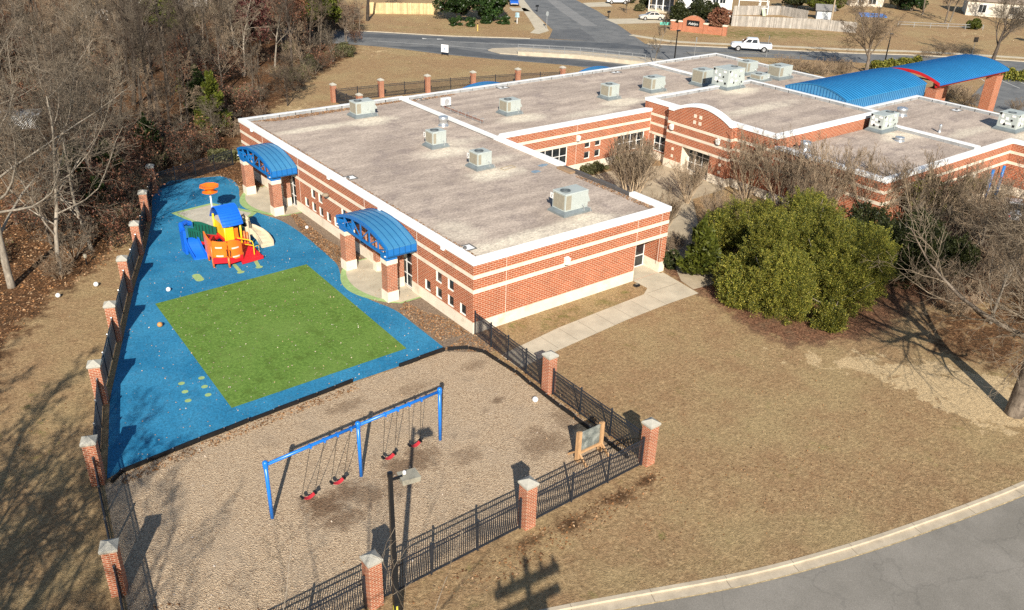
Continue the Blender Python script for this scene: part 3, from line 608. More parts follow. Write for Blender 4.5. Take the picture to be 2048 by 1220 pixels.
# roofs, caps, inner flashing
def off_poly(poly, d):
    n = len(poly); out = []
    a = sum(poly[i][0]*poly[(i+1)%n][1]-poly[(i+1)%n][0]*poly[i][1] for i in range(n))
    if a < 0: poly = poly[::-1]
    for i in range(n):
        p = Vector(poly[i]); e0 = (p-Vector(poly[i-1])).normalized(); e1 = (Vector(poly[(i+1)%n])-p).normalized()
        n0 = Vector((e0.y,-e0.x)); n1 = Vector((e1.y,-e1.x)); out.append(tuple(p + (n0+n1)*d if abs(n0.dot(n1)) < .5 else p+n0*d))
    return out
def cap_ring(poly, zr, w=.44, skip=()):
    """zr = brick top; white metal coping ring, grey inner face and gravel roof 60 mm below the top of the brick"""
    o = off_poly(poly, .055); i = off_poly(poly, -w); ii = off_poly(poly, -w+.03); n = len(o)
    m = MB()
    for k in range(n):
        if k in skip: continue
        k2 = (k+1) % n; fl = MB()
        m.hexa([(*o[k],zr-.0),(*i[k],zr-.0),(*i[k2],zr-.0),(*o[k2],zr-.0)], [(*o[k],zr+.25),(*i[k],zr+.28),(*i[k2],zr+.28),(*o[k2],zr+.25)])
        m.hexa([(*o[k],zr-.04),(*off_poly(poly,.02)[k],zr-.04),(*off_poly(poly,.02)[k2],zr-.04),(*o[k2],zr-.04)], [(*o[k],zr+.0),(*off_poly(poly,.02)[k],zr+.0),(*off_poly(poly,.02)[k2],zr+.0),(*o[k2],zr+.0)])
        a = Vector(ii[k]); b = Vector(ii[k2]); L = (b-a).length; c = max(1, int(L/1.5)); e = off_poly(poly, -w-.035)
        for j in range(c):
            p = Vector(i[k]).lerp(Vector(i[k2]), (j+.025)/c); q = Vector(i[k]).lerp(Vector(i[k2]), (j+.975)/c); p2 = Vector(e[k]).lerp(Vector(e[k2]), (j+.025)/c); q2 = Vector(e[k]).lerp(Vector(e[k2]), (j+.975)/c)
            fl.hexa([(*p,zr-.1),(*p2,zr-.1),(*q2,zr-.1),(*q,zr-.1)], [(*p,zr+.24),(*p2,zr+.24),(*q2,zr+.24),(*q,zr+.24)])
        e2 = off_poly(poly, -w-.012); p, p2, q, q2 = i[k], e2[k], i[k2], e2[k2]
        fl.hexa([(*p,zr-.1),(*p2,zr-.1),(*q2,zr-.1),(*q,zr-.1)], [(*p,zr+.235),(*p2,zr+.235),(*q2,zr+.235),(*q,zr+.235)], 1)
        fl.build('flashing', [M_FLASH, M_DARK], S)
    m.build('parapet_cap', M_WHITE, S)
    r = MB(); r.prism(off_poly(poly, -w+.02), zr-.35, zr-.02); r.build('roof', M_ROOF, S)
RA = [(0,0),(16.45,0),(16.45,36.3),(0,36.3)]
cap_ring(RA, 4.6, skip=(1,))
# wing A east coping: full width up to y=20 with a missing stretch, narrow curb beyond
m = MB()
m.prism([(15.99,.46),(16.505,-.055),(16.505,.46)],4.6,4.875); m.prism([(15.99,35.84),(16.505,35.84),(16.505,36.355)],4.6,4.875); m.box(15.99,16.505,.46,3.6,4.6,4.88); m.box(16.12,16.45,3.6,11.2,4.55,4.72,1); m.box(15.99,16.505,11.2,20.1,4.6,4.88); m.box(16.28,16.52,20.1,36.3,4.5,4.80)
for a in (5.2, 8.0): m.box(16.10,16.40,a,a+1.9,4.72,4.80,1)
m.box(15.6,16.1,9.6,11.2,4.6,4.75,2)
m.build('parapet_cap', [M_WHITE, plain('bare_parapet', (.10,.09,.085), .9, fine=.2), plain('rusty_patch', (.30,.20,.12), .9, fine=.2)], S)
RB = [(16.45,20.05),(35,20.05),(35,21),(50.8,21),(50.8,18.2),(62.8,18.2),(62.8,36.0),(16.45,36.0)]
cap_ring(RB, 4.6, skip=(1,2,3,7))
cap_ring([(35,5.37),(50.8,5.37),(50.8,21),(35,21)], ZC, .5)
RD = [(35,-5),(55.4,-5),(55.4,-16),(64.2,-16),(64.2,9.25),(50.8,9.25),(50.8,5.37),(35,5.37)]
cap_ring(RD, 4.6, skip=(5,6))
m = MB(); m.box(50.0,50.3,21.45,35.5,4.5,5.0); m.build('roof_divider', M_WHITE, S); m = MB(); m.box(50.0,50.35,-4.5,5.0,4.5,4.98); m.build('roof_divider', M_WHITE, S)
m = MB()
for x in (49.96, 49.96):
    pass
for y in np.arange(-4.2, 4.8, 1.4): m.box(49.96, 50.0, y, y+1.36, 4.5, 4.84)
m.build('flashing', M_FLASH, S); m = MB()
for y in np.arange(21.6, 35.2, 1.4): m.box(49.96, 50.0, y, y+1.36, 4.5, 4.84)
m.build('flashing', M_FLASH, S)
# control joints, scuppers, wall lights, drains
m = MB()
for x in (2.42, 13.44, 15.72): m.box(x-.012, x+.012, -.018, 0, .78, 4.6)
for y in (6.33, 13.3, 24.2, 31.2): m.box(-.018, 0, y-.012, y+.012, .78, 4.6)
m.box(25.43, 25.455, 20.03, 20.05, .78, 4.6); m.box(34.93,34.95,20.03,20.05,.78,4.6)
m.build('control_joint', plain('joint_sealant', (.62,.56,.48), .8), S)
for y in (33.34, 18.66, 3.21, 11.0):
    m = MB(); m.box(-.14,.02,y-.14,y+.14,4.42,4.62); m.build('scupper', M_WHITE, S)
def wall_light(x, y, z, n):
    m = MB(); d = Vector(n); q = Vector((-d.y, d.x))
    def W(a, b, c): v = Vector((x,y)) + d*a + q*b; return (v.x, v.y, z+c)
    m.hexa([W(.0,-.15,-.26),W(.20,-.12,-.26),W(.20,.12,-.26),W(.0,.15,-.26)], [W(.0,-.17,.24),W(.30,-.17,.16),W(.30,.17,.16),W(.0,.17,.24)])
    m.hexa([W(.0,-.12,-.33),W(.16,-.10,-.33),W(.16,.10,-.33),W(.0,.12,-.33)], [W(.0,-.15,-.262),W(.19,-.12,-.262),W(.19,.12,-.262),W(.0,.15,-.262)], 1)
    m.build('wall_light', [M_FRAME, M_DARK], S)
wall_light(7.16, 0, 3.15, (0,-1)); wall_light(25.55, 20.05, 3.3, (0,-1)); wall_light(XE, 16.55, 3.95, (-1,0)); wall_light(XE, 10.9, 3.95, (-1,0))
m = MB(); m.lathe([(0,.16),(.16,.13),(.27,.03),(.25,-.05),(.12,-.10),(0,-.10)], (-.28,18.9,3.15), 12); m.tube([(0,18.9,3.12),(-.2,18.9,3.14)], .05, 6); m.build('wall_light', plain('brown_lamp', (.30,.24,.17), .5), S)
def drain(x, y):
    m = MB(); a, b = .62, .42
    m.box(x-a,x+a,y-b,y-b+.05,4.575,4.64,1); m.box(x-a,x+a,y+b-.05,y+b,4.575,4.64,1); m.box(x-a,x-a+.05,y-b+.05,y+b-.05,4.575,4.64,1); m.box(x+a-.05,x+a,y-b+.05,y+b-.05,4.575,4.64,1)
    m.box(x-a+.06,x+a-.06,y-b+.06,y+b-.06,4.57,4.60); m.lathe([(.0,.14),(.1,.12),(.13,0)], (x,y,4.6), 10, 1)
    m.build('roof_drain', [M_WHITE, plain('dark_drain', (.10,.10,.10), .7)], S)
drain(.95,2.3); drain(1.0,17.6); drain(17.9,35.0); drain(44.,34.7); drain(62.6,4.0); drain(28.,35.0)
# walkway roof (blue barrel vault over the school entrance hall) and the drop-off canopy
def barrel(m, x0, x1, y0, y1, z0, rise, step=.45, n=20, th=.06, seam=True):
    def A(k): a = -1 + 2*k/n; return (y0 + (y1-y0)*k/n, z0 + rise*(1-a*a))
    for k in range(n):
        (ya, za), (yb, zb) = A(k), A(k+1)
        m.hexa([(x0,ya,za-th),(x1,ya,za-th),(x1,yb,zb-th),(x0,yb,zb-th)], [(x0,ya,za),(x1,ya,za),(x1,yb,zb),(x0,yb,zb)], 0)
    if seam:
        x = x0 + .02
        while x < x1:
            for k in range(n):
                (ya, za), (yb, zb) = A(k), A(k+1)
                m.hexa([(x-.022,ya,za-.01),(x+.022,ya,za-.01),(x+.022,yb,zb-.01),(x-.022,yb,zb-.01)], [(x-.022,ya,za+.05),(x+.022,ya,za+.05),(x+.022,yb,zb+.05),(x-.022,yb,zb+.05)], 1)
            x += step
    return A
W1 = thing('barrel_roof', 'blue standing seam barrel roof with blue side panels rising from the flat school roof', 'roof', (50.8,9.3,4.6))
m = MB(); A = barrel(m, 50.9, 65.8, 9.30, 16.6, 5.88, .85); m.build('vault', [M_BLUEROOF, M_SEAM], W1, off=(50.8,9.3,4.6))
m = MB(); m.box(50.95,65.75,9.36,9.42,4.6,5.83)
m.box(50.95,65.75,16.48,16.54,4.6,5.83)
for x in np.arange(51.1, 65.7, .36): m.box(x-.02,x+.02,9.32,9.36,4.6,5.82,1)
m.build('side_panel', [M_BLUE, M_SEAM], W1, off=(50.8,9.3,4.6))
for xg, nm in ((50.98, 'gable_panel'), (65.6, 'gable_panel')):
    m = MB()
    for k in range(20):
        (ya, za), (yb, zb) = A(k), A(k+1); m.hexa([(xg,ya,4.6),(xg+.06,ya,4.6),(xg+.06,yb,4.6),(xg,yb,4.6)], [(xg,ya,za-.065),(xg+.06,ya,za-.065),(xg+.06,yb,zb-.065),(xg,yb,zb-.065)])
        m.box(xg-.035, xg, ya+.16, ya+.2, 4.6, za-.08, 1)
    m.build(nm, [M_BLUE, M_SEAM], W1, off=(50.8,9.3,4.6))
W2 = thing('drop_off_canopy', 'blue barrel canopy with red edge trim carried on brick piers beyond the school', 'canopy', (74,12,0))
OF = (74,12,0)
m = MB(); A = barrel(m, 66.2, 81.6, 8.1, 15.7, 6.05, .85); m.build('vault', [M_BLUEROOF, M_SEAM], W2, off=OF)
for xg in (66.08, 81.62):
    m = MB()
    for k in range(20):
        (ya, za), (yb, zb) = A(k), A(k+1); m.hexa([(xg,ya,za-.26),(xg+.10,ya,za-.26),(xg+.10,yb,zb-.26),(xg,yb,zb-.26)], [(xg,ya,za+.02),(xg+.10,ya,za+.02),(xg+.10,yb,zb+.02),(xg,yb,zb+.02)])
    m.build('arch_trim', M_RED if xg < 70 else M_BLUED, W2, off=OF)
m = MB()
m.box(66.2,81.6,8.04,8.10,5.84,6.03,1); m.box(66.2,81.6,15.70,15.76,5.84,6.03,1)
for y in (8.5, 15.3): m.box(66.2,81.6,y-.08,y+.08,5.55,5.78)
for x in np.arange(68, 81, 2.2): m.box(x-.05,x+.05,8.12,15.68,5.79,5.92)
m.build('beam', [M_RED, M_BLUED], W2, off=OF)
for x in (67.0, 80.4):
    for y in (8.9, 14.9):
        m = MB(); m.box(x-.75,x+.75,y-.6,y+.6,0,5.35); p = m.build('pier', M_BRICK, W2, off=OF)
        m = MB(); m.box(x-.82,x+.82,y-.67,y+.67,5.35,5.62); m.box(x-.765,x+.765,y-.615,y+.615,4.6,4.8); m.box(x-.765,x+.765,y-.615,y+.615,3.6,3.85); m.build('stone_cap', M_STONE, p)
# ---------------------------------------------------------------- entrance canopies
def entrance_canopy(label):
    t = thing('entrance_canopy', label, 'canopy', (0,0,0), 0, 'blue arched entrance canopies')
    hw, xf, z0, z1, rise = 3.45, -2.18, 3.22, 3.82, .74; n = 20
    def A(k): a = -1+2*k/n; return (-hw+2*hw*k/n, z1 + rise*(1-abs(a)**2.1))
    m = MB()
    for k in range(n):
        (ya, za), (yb, zb) = A(k), A(k+1); m.hexa([(xf,ya,za-.07),(-.06,ya,za-.07),(-.06,yb,zb-.07),(xf,yb,zb-.07)], [(xf,ya,za),(-.06,ya,za),(-.06,yb,zb),(xf,yb,zb)])
        for j in range(6):
            x = xf + .012 + (-.06-xf-.03)*j/5; m.hexa([(x-.012,ya,za-.005),(x+.012,ya,za-.005),(x+.012,yb,zb-.005),(x-.012,yb,zb-.005)], [(x-.012,ya,za+.035),(x+.012,ya,za+.035),(x+.012,yb,zb+.035),(x-.012,yb,zb+.035)], 1)
    m.build('roof_panel', [M_BLUE, M_SEAM], t)
    for s in (-1, 1):
        m = MB(); y0, y1 = sorted((s*hw, s*(hw-.10))); m.box(xf+.0, -.06, y0, y1, z0+.08, z1-.075)
        for j in range(6): x = xf+.012+(-.06-xf-.03)*j/5; m.box(x-.012,x+.012,*sorted((s*hw, s*(hw+.03))),z0+.08,z1-.02,1)
        m.box(xf-.02,-.06,*sorted((s*(hw+.04), s*(hw-.12))),z0,z0+.08,1); m.build('fascia', [M_BLUED, M_SEAM], t)
    m = MB()
    for k in range(n):
        (ya, za), (yb, zb) = A(k), A(k+1); m.hexa([(xf-.09,ya,za-.17),(xf+.02,ya,za-.17),(xf+.02,yb,zb-.17),(xf-.09,yb,zb-.17)], [(xf-.09,ya,za+.05),(xf+.02,ya,za+.05),(xf+.02,yb,zb+.05),(xf-.09,yb,zb+.05)])
    m.box(xf-.08,xf+.03,-hw,hw,z0+.0,z0+.17)
    pts = [-hw+.1, -2.3, -1.15, 0, 1.15, 2.3, hw-.1]
    def top(y): return z1 + rise*(1-abs(y/hw)**2.1) - .12
    for y in pts: m.box(xf-.06,xf+.01,y-.05,y+.05,z0+.17,top(y))
    for i in range(3):
        m.beam((xf-.03,pts[i],top(pts[i])-.1 if i else z0+.5),(xf-.03,pts[i+1],z0+.14),.05,.08); m.beam((xf-.03,-pts[i],top(pts[i])-.1 if i else z0+.5),(xf-.03,-pts[i+1],z0+.14),.05,.08)
    for s in (-1, 1): m.box(xf+.03,-.1,s*2.875-.08,s*2.875+.08,z0-.1,z0+.06)
    m.build('truss', M_BLUED, t)
    for s in (-1, 1):
        yc = s*2.875
        m = MB(); m.box(xf+.02,xf+.76,yc-.37,yc+.37,.72,2.62); p = m.build('pillar', M_BRICKP, t)
        m = MB(); m.box(xf-.02,xf+.80,yc-.41,yc+.41,0,.72); m.build('stone_base', M_STONE, p)
        m = MB(); m.box(xf-.01,xf+.79,yc-.40,yc+.40,2.62,2.92); m.build('stone_cap', M_STONE, p)
        m = MB(); m.box(xf-.0,xf+.78,yc-.38,yc+.38,2.92,3.22); m.build('bearing_block', M_BLUED, p)
        m = MB(); m.box(-.50,-.03,*sorted((s*1.25, s*1.70)),.72,2.69); p = m.build('rear_pier', M_BRICKP, t); m = MB(); m.box(-.53,-.03,*sorted((s*1.22,s*1.73)),0,.72); m.build('stone_base', M_STONE, p)
    m = MB()
    for s in (-1, 1): m.lathe([(0,.03),(.07,.02),(.07,-.02)], (xf-.1, s*(hw-.15), z0+.08), 8)
    m.build('bolt_cover', M_FRAME, t)
    return t
C1 = entrance_canopy('nearer of the two blue arched canopies on the play yard wall, beside the turf'); C1.location = (0,9.72,0)
C2 = copy_tree(C1, 'farther of the two blue arched canopies on the play yard wall, beside the climbing frame'); C2.location = (0,27.75,0)
C3 = copy_tree(C1, 'blue arched canopy behind the school, its top just above the roof edge near the railings'); C3.location = (27.6,36.05,0); C3.rotation_euler = (0,0,-PI/2)
C4 = copy_tree(C1, 'blue arched canopy behind the school, its top above the roof edge nearest the median railing'); C4.location = (44.0,36.05,0); C4.rotation_euler = (0,0,-PI/2)
# ---------------------------------------------------------------- roof plant
def text(body, size, loc, mat, parent, name='lettering', rot=(PI/2,0,0), shear=.0):
    cu = bpy.data.curves.new(name, 'FONT'); cu.body = body; cu.size = size; cu.align_x = 'CENTER'; cu.extrude = .012; cu.shear = shear; tmp = bpy.data.objects.new(name, cu); COL.objects.link(tmp); dg = bpy.context.evaluated_depsgraph_get(); me = bpy.data.meshes.new_from_object(tmp.evaluated_get(dg)); bpy.data.objects.remove(tmp); o = bpy.data.objects.new(name, me); me.materials.clear(); me.materials.append(mat); COL.objects.link(o); o.parent = parent; o.location = loc; o.rotation_euler = rot; return o
def hvac(x, y, w, d, h, label, z=4.58, fan=(-1,-1), curb=.32, coil=True, plate=None, hood=True, rz=0):
    t = thing('rooftop_air_unit', label, 'air conditioner', (x, y, z), rz, 'air conditioning units on the school roof')
    m = MB(); e = .19
    m.hexa([(-e,-e,0),(w+e,-e,0),(w+e,d+e,0),(-e,d+e,0)], [(-e,-e,.13),(w+e,-e,.13),(w+e,d+e,.13),(-e,d+e,.13)])
    m.hexa([(-e+.01,-e+.01,.132),(w+e-.01,-e+.01,.132),(w+e-.01,d+e-.01,.132),(-e+.01,d+e-.01,.132)], [(0,0,curb),(w,0,curb),(w,d,curb),(0,d,curb)])
    for px, py in ((-e,-e),(w+e,-e),(-e,d+e)): m.tube([(px,py,-.02),(px,py,.1)], .03, 5)
    m.build('curb', M_HVACD, t)
    m = MB(); z0 = curb; z1 = curb+h; b = .05
    m.hexa([(.02,.02,z0),(w-.02,.02,z0),(w-.02,d-.02,z0),(.02,d-.02,z0)], [(.02,.02,z1-.06),(w-.02,.02,z1-.06),(w-.02,d-.02,z1-.06),(.02,d-.02,z1-.06)])
    m.hexa([(-.01,-.01,z1-.06),(w+.01,-.01,z1-.06),(w+.01,d+.01,z1-.06),(-.01,d+.01,z1-.06)], [(.03,.03,z1),(w-.03,.03,z1),(w-.03,d-.03,z1),(.03,d-.03,z1)])
    m.build('cabinet', M_HVAC, t)
    r = min(.36, d*.34); cx = r+.18 if fan[0] < 0 else w-r-.18; cy = d*.5
    m = MB(); m.lathe([(0,.035),(r*.25,.04),(r*.9,.02),(r,.03),(r,0)], (cx,cy,z1), 20, 1)
    for k in range(4): m.lathe([(r*(k+1)/4.4,.036),(r*(k+1)/4.4+.02,.05),(r*(k+1)/4.4+.04,.036)], (cx,cy,z1), 20, 0)
    m.build('fan_grille', [M_HVACD, M_DARK], t)
    m = MB()
    if coil: m.box(-.0,.02,.12,d-.12,z0+.10,z1-.14); m.box(.10,w*.26,-.0,.02,z0+.10,z1-.14); m.build('coil_panel', M_COIL, t)
    m = MB()
    for u in ((.34,.62),(.64,.95)):
        m.box(w*u[0],w*u[1],.0,.02,z0+.12,z1-.16)
    m.box(w*.55,w*.62,-.035,.0,z0+.35,z0+.55)
    m.build('access_panel', M_HVAC, t)
    if hood:
        m = MB(); m.add([(w-.02,.1,z1-.25),(w-.02,d-.1,z1-.25),(w+.28,d-.1,z0+.32),(w+.28,.1,z0+.32),(w-.02,.1,z0+.28),(w-.02,d-.1,z0+.28)], [(0,3,2,1),(3,4,5,2),(0,4,3),(1,2,5)]); m.build('intake_hood', M_HVAC, t)
    if plate: m = MB(); m.box(-.06,-.04,d-.14,d+.16,z1-.62,z1-.22); p_ = m.build('number_plate', M_FRAME, t); text(plate, .34, (-.065,d+.01,z1-.54), M_BLACK, p_, 'numeral', (PI/2,0,-PI/2), .2)
    if not coil:
        for yy, zz, ww, hh, mt in ((.25,.85,.16,.1,0),(.55,.62,.14,.14,0),(.45,.30,.26,.09,0),(.8,.75,.1,.18,0),(.75,.35,.18,.2,0),(.3,.55,.08,.08,1),(.62,.22,.1,.1,1),(.15,.2,.1,.1,1),(.9,.9,.1,.1,1)):
            m = MB(); m.box(-.015,.03,d*yy-ww,d*yy+ww,z0+h*zz-hh,z0+h*zz+hh); m.build('label_plate' if mt == 0 else 'service_port', M_FRAME if mt == 0 else M_DARK, t)
            m = MB(); m.box(w*(1-yy)-ww*.8,w*(1-yy)+ww*.8,-.015,.03,z0+h*zz-hh,z0+h*zz+hh); m.build('label_plate' if mt == 0 else 'service_port', M_FRAME if mt == 0 else M_DARK, t)
    m = MB(); m.tube([(w*.72,-.02,z0+.25),(w*.76,-.12,z0+.22),(w*.78,-.14,z0-.1),(w*.84,-.15,.08)], .03, 6); m.tube([(w+.1,-.2,.02),(w+.1,-.2,.3),(w*.9,-.05,.34)], .03, 6); m.build('conduit', M_GALV, t)
    return t
hvac(9.5,3.05,2.05,1.35,1.22,'large grey air unit on the school roof nearest the lawn corner', plate='1')
hvac(10.1,14.05,1.35,1.2,1.0,'squat cube air unit in mid roof beside a loose board', hood=False, plate='3')
hvac(10.15,20.5,1.35,1.15,1.05,'cube air unit on the roof just in front of a round metal vent', hood=False, plate='2')
hvac(9.25,31.95,1.95,1.3,1.1,'grey air unit closest to the far wood-side roof corner')
hvac(21.6,25.7,1.6,1.3,1.05,'grey air unit on the second roof beside the narrow white roof divider')
hvac(34.1,25.3,1.45,1.3,1.15,'small air unit on the second roof behind the arched brick gable', hood=False)
hvac(40.2,25.3,2.0,1.4,1.2,'wide air unit on the second roof behind the tall entrance wing')
hvac(45.3,19.6,2.6,2.1,1.75,'biggest boxy air unit, standing on the entrance wing roof', z=5.43, curb=.3, fan=(1,1), coil=False)
hvac(47.2,24.5,1.9,1.6,1.4,'air unit half hidden behind the biggest boxy one', hood=False)
hvac(56.4,25.9,1.9,1.5,1.15,'air unit near the far roof corner by the road')
hvac(57.7,22.3,2.3,1.7,1.15,'air unit beside the low flat unit near the far barrel roof')
hvac(55.0,22.8,1.7,1.5,.55,'low flat air unit on the far roof', curb=.2, hood=False)
hvac(47.5,3.2,2.5,1.35,1.3,'air unit wedged against the brick step of the entrance wing', fan=(1,1), coil=False)
hvac(58.9,-3.5,2.1,1.8,1.35,'air unit on the outermost roof behind bare branches', coil=False)
def vent(x, y, z, r, h, label):
    m = MB(); m.lathe([(r*1.15,0),(r*1.1,.06),(r*.92,.08),(r*.92,h*.55),(r*1.02,h*.58),(r*1.02,h*.95),(r*.8,h),(0,h)], (0,0,0), 16); o = m.build('roof_vent', M_GALV, None, True); o.location = (x,y,z)
    tag(o, label, 'vent', 'round metal roof vents')
vent(14.75,26.0,4.58,.42,.85,'round metal vent beside the cube air unit and the roof divider'); vent(55.5,5.9,4.58,.5,.8,'wide round metal vent on the roof next to the blue barrel roof'); vent(36.9,3.8,4.58,.45,.8,'round metal vent on the low roof below the entrance wing step')
vent(46.9,1.0,4.58,.4,.35,'short metal vent in front of the wedged air unit'); vent(52.8,.5,4.58,.12,.75,'thin white vent pipe alone on the outer roof')
ms = thing('mini_split_unit', 'small white condenser with a round fan on the second roof', 'air conditioner', (17.9,31.0,4.58))
m = MB(); m.box(0,.95,0,.36,.25,.95); m.build('cabinet', M_FRAME, ms)
m = MB(); m.lathe([(0,0),(.1,.0),(.25,.0),(.28,.02)], (0,0,0), 16); o = m.build('fan_guard', plain('fan_grey', (.35,.35,.35), .5), ms); o.location = (.48,-.012,.6); o.rotation_euler = (PI/2,0,0)
m = MB(); m.box(.1,.16,0,.36,0,.25); m.box(.8,.86,0,.36,0,.25); m.build('stand', M_GALV, ms)
pr = thing('pipe_rack', 'row of short steel pipe supports running along the roof divider', 'pipe rack', (17.6,24.5,4.58))
for k in range(6):
    m = MB(); y = .3+k*1.15; x = .35 - .04*k; m.tube([(x,y,0),(x,y,.45),(x+.35,y,.45),(x+.35,y,0)], .035, 6); m.build('support', M_GALV, pr)
m = MB(); m.tube([(.35,0,.28),(.2,6.3,.28)], .03, 6); m.tube([(.5,0,.28),(.35,6.3,.28)], .02, 6); m.build('pipe', plain('rusty_pipe', (.18,.07,.045), .7), pr)
lb = thing('loose_board', 'thin pale board lying on the roof gravel beside the squat air unit', 'board', (11.9,13.0,4.585), R_(8)); m = MB(); m.box(0,1.25,0,.05,0,.04); m.box(0,1.25,.5,.55,0,.04); m.box(0,.05,.05,.5,0,.04); m.box(1.2,1.25,.05,.5,0,.04); m.build('frame', plain('weathered_wood', (.35,.29,.2), .9), lb)
for x, y, s in ((13.7,11.5,.55),(15.2,12.4,.6)):
    m = MB(); n = 9
    m.prism([(math.cos(2*PI*k/n)*s*random.uniform(.6,1.1), math.sin(2*PI*k/n)*s*.6*random.uniform(.6,1.1)) for k in range(n)], 0, .02); o = m.build('sheet_scrap', plain('blue_grey_scrap', (.20,.27,.33), .5, var=.3, scale=5)); o.location = (x,y,4.585); tag(o, 'crumpled blue grey sheet scrap lying on the roof near the missing parapet cap', 'scrap', 'scraps on the roof')

# ---------------------------------------------------------------- brick pillars and iron fences
def pillar(x, y, label, h=2.5, w=.55, rz=0):
    t = thing('brick_pillar', label, 'pillar', (x,y,0), rz, 'brick fence pillars around the play yard')
    a = w/2; m = MB(); m.box(-a,a,-a,a,-.1,h-.30); m.build('shaft', M_BRICKP, t)
    c = a+.05; m = MB(); z = h-.30
    m.hexa([(-a-.02,-a-.02,z),(a+.02,-a-.02,z),(a+.02,a+.02,z),(-a-.02,a+.02,z)], [(-c,-c,z+.06),(c,-c,z+.06),(c,c,z+.06),(-c,c,z+.06)]); m.hexa([(-c,-c,z+.062),(c,-c,z+.062),(c,c,z+.062),(-c,c,z+.062)], [(-c,-c,z+.15),(c,-c,z+.15),(c,c,z+.15),(-c,c,z+.15)])
    m.add([(-c,-c,z+.152),(c,-c,z+.152),(c,c,z+.152),(-c,c,z+.152),(0,0,z+.34)], [(0,1,4),(1,2,4),(2,3,4),(3,0,4)]); m.build('cap', M_CAPST, t); return t
rzL = math.atan2(FL[3][1]-FL[2][1], FL[3][0]-FL[2][0]) - PI/2
names = ['pillar at the wood-side corner where the mulch fence turns','pillar where the mulch meets the blue rubber on the wood side','wood-side pillar next to the six painted dots','wood-side pillar beside the turf middle','wood-side pillar nearest the orange ball and white ball','wood-side pillar half covered by bare branches','wood-side pillar deep under the branches by the climbing frame','farthest wood-side pillar, in the shade behind the climbing frame']
for (x, y), nme in zip(FL, names): pillar(x, y, 'brick '+nme, rz=rzL)
pillar(-15.12,-15.2,'brick pillar at the lower edge beside the tall black lamp pole'); pillar(-7.65,-15.12,'brick pillar in the middle of the front fence'); pillar(-.25,-15.0,'brick pillar at the lawn corner behind the wooden easel'); pillar(-.22,-7.5,'brick pillar on the lawn side near the footpath end')
for (x, y), nme in zip([(18.2,55.1),(24.2,54.5),(30.3,53.7),(36.4,52.6),(42.5,51.2),(48.4,49.2),(18.5,49.2)],
    ['at the corner nearest the woods, on the lawn behind the school','behind the school beside the iron gate','behind the school right of the gate','behind the school where the grey railing passes','behind the school beyond the long grey ramp railing','behind the school nearest the road median','closest behind the school roof edge, only its cap showing']): pillar(x, y, 'brick pillar '+nme, 2.25)
FP = {}
def fence(p0, p1, label, h=1.55, posts=None, gate=False):
    p0 = Vector(p0); p1 = Vector(p1); d = p1-p0; L = d.length; ang = math.atan2(d.y, d.x)
    t = thing('iron_fence' if not gate else 'iron_gate', label, 'fence' if not gate else 'gate', (p0.x,p0.y,0), ang, 'black iron fence panels around the play yard')
    m = MB()
    for z in (.10, h-.24, h-.04): m.box(0,L,-.02,.02,z-.022,z+.022)
    n = max(2, int(L/.105))
    for i in range(1, n): x = L*i/n; m.box(x-.0125,x+.0125,-.0125,.0125,.05,h-.062)
    m.build('picket_panel', M_FENCE, t)
    k = posts or max(1, round(L/2.4))
    for i in range(k+1):
        x = min(max(L*i/k, .04), L-.04)
        m = MB(); m.box(-.036,.036,-.036,.036,0,h+.07); m.hexa([(-.045,-.045,h+.07),(.045,-.045,h+.07),(.045,.045,h+.07),(-.045,.045,h+.07)], [(-.02,-.02,h+.12),(.02,-.02,h+.12),(.02,.02,h+.12),(-.02,.02,h+.12)])
        if 'post' not in FP or abs(FP['post'][1]-h) > .01: o = m.build('post', M_FENCE, t); FP['post'] = (o, h)
        else: o = FP['post'][0].copy(); COL.objects.link(o); o.parent = t
        o.location = (x,0,0)
    return t
def between(a, b, g=.33): a = Vector(a); b = Vector(b); d = (b-a).normalized(); return (a+d*g, b-d*g)
fl = ['along the mulch on the wood side','along the rubber beside the six dots','beside the near end of the turf on the wood side','beside the far end of the turf on the wood side','between the white ball and the woods','below the overhanging bare branches','in the shade at the far end of the wood side']
for i in range(7): fence(*between(FL[i], FL[i+1]), 'black iron picket fence '+fl[i])
pillar(-23.65,-15.4,'brick pillar at the lower corner of the mulch yard, below the viewpoint')
fence(*between(FL[0], (-23.65,-15.4)), 'black iron picket fence on the wood side at the lowest end of the mulch')
fence(*between((-23.65,-15.4),(-15.12,-15.2)), 'black iron picket fence from the lamp pole pillar toward the lower corner')
fence(*between((-15.12,-15.2),(-7.65,-15.12)), 'black iron picket fence behind the tall black lamp pole')
fence(*between((-7.65,-15.12),(-.25,-15.0)), 'black iron picket fence running in front of the wooden easel')
fence(*between((-.25,-15.0),(-.22,-7.5)), 'black iron picket fence between lawn and mulch, from the easel to the middle pillar', posts=3)
fence((-.20,-7.15),(.06,-.10), 'black iron picket fence from the pillar to the brick school corner', posts=4)
fence((-8.2,35.4),(-.2,38.6), 'black iron fence closing the far end of the blue play surface', 1.5)
bk = [(18.2,55.1),(24.2,54.5),(30.3,53.7),(36.4,52.6),(42.5,51.2),(48.4,49.2)]
for i, nme in enumerate(['nearest the woods behind the school','containing the gate behind the school','behind the school left of the ramp railing','behind the school beyond the ramp railing','behind the school nearest the road']): fence(*between(bk[i], bk[i+1]), 'black iron fence '+nme, 1.5)
fence((18.3,54.7),(18.5,49.5), 'black iron fence running from the woodland corner pillar toward the school', 1.5)
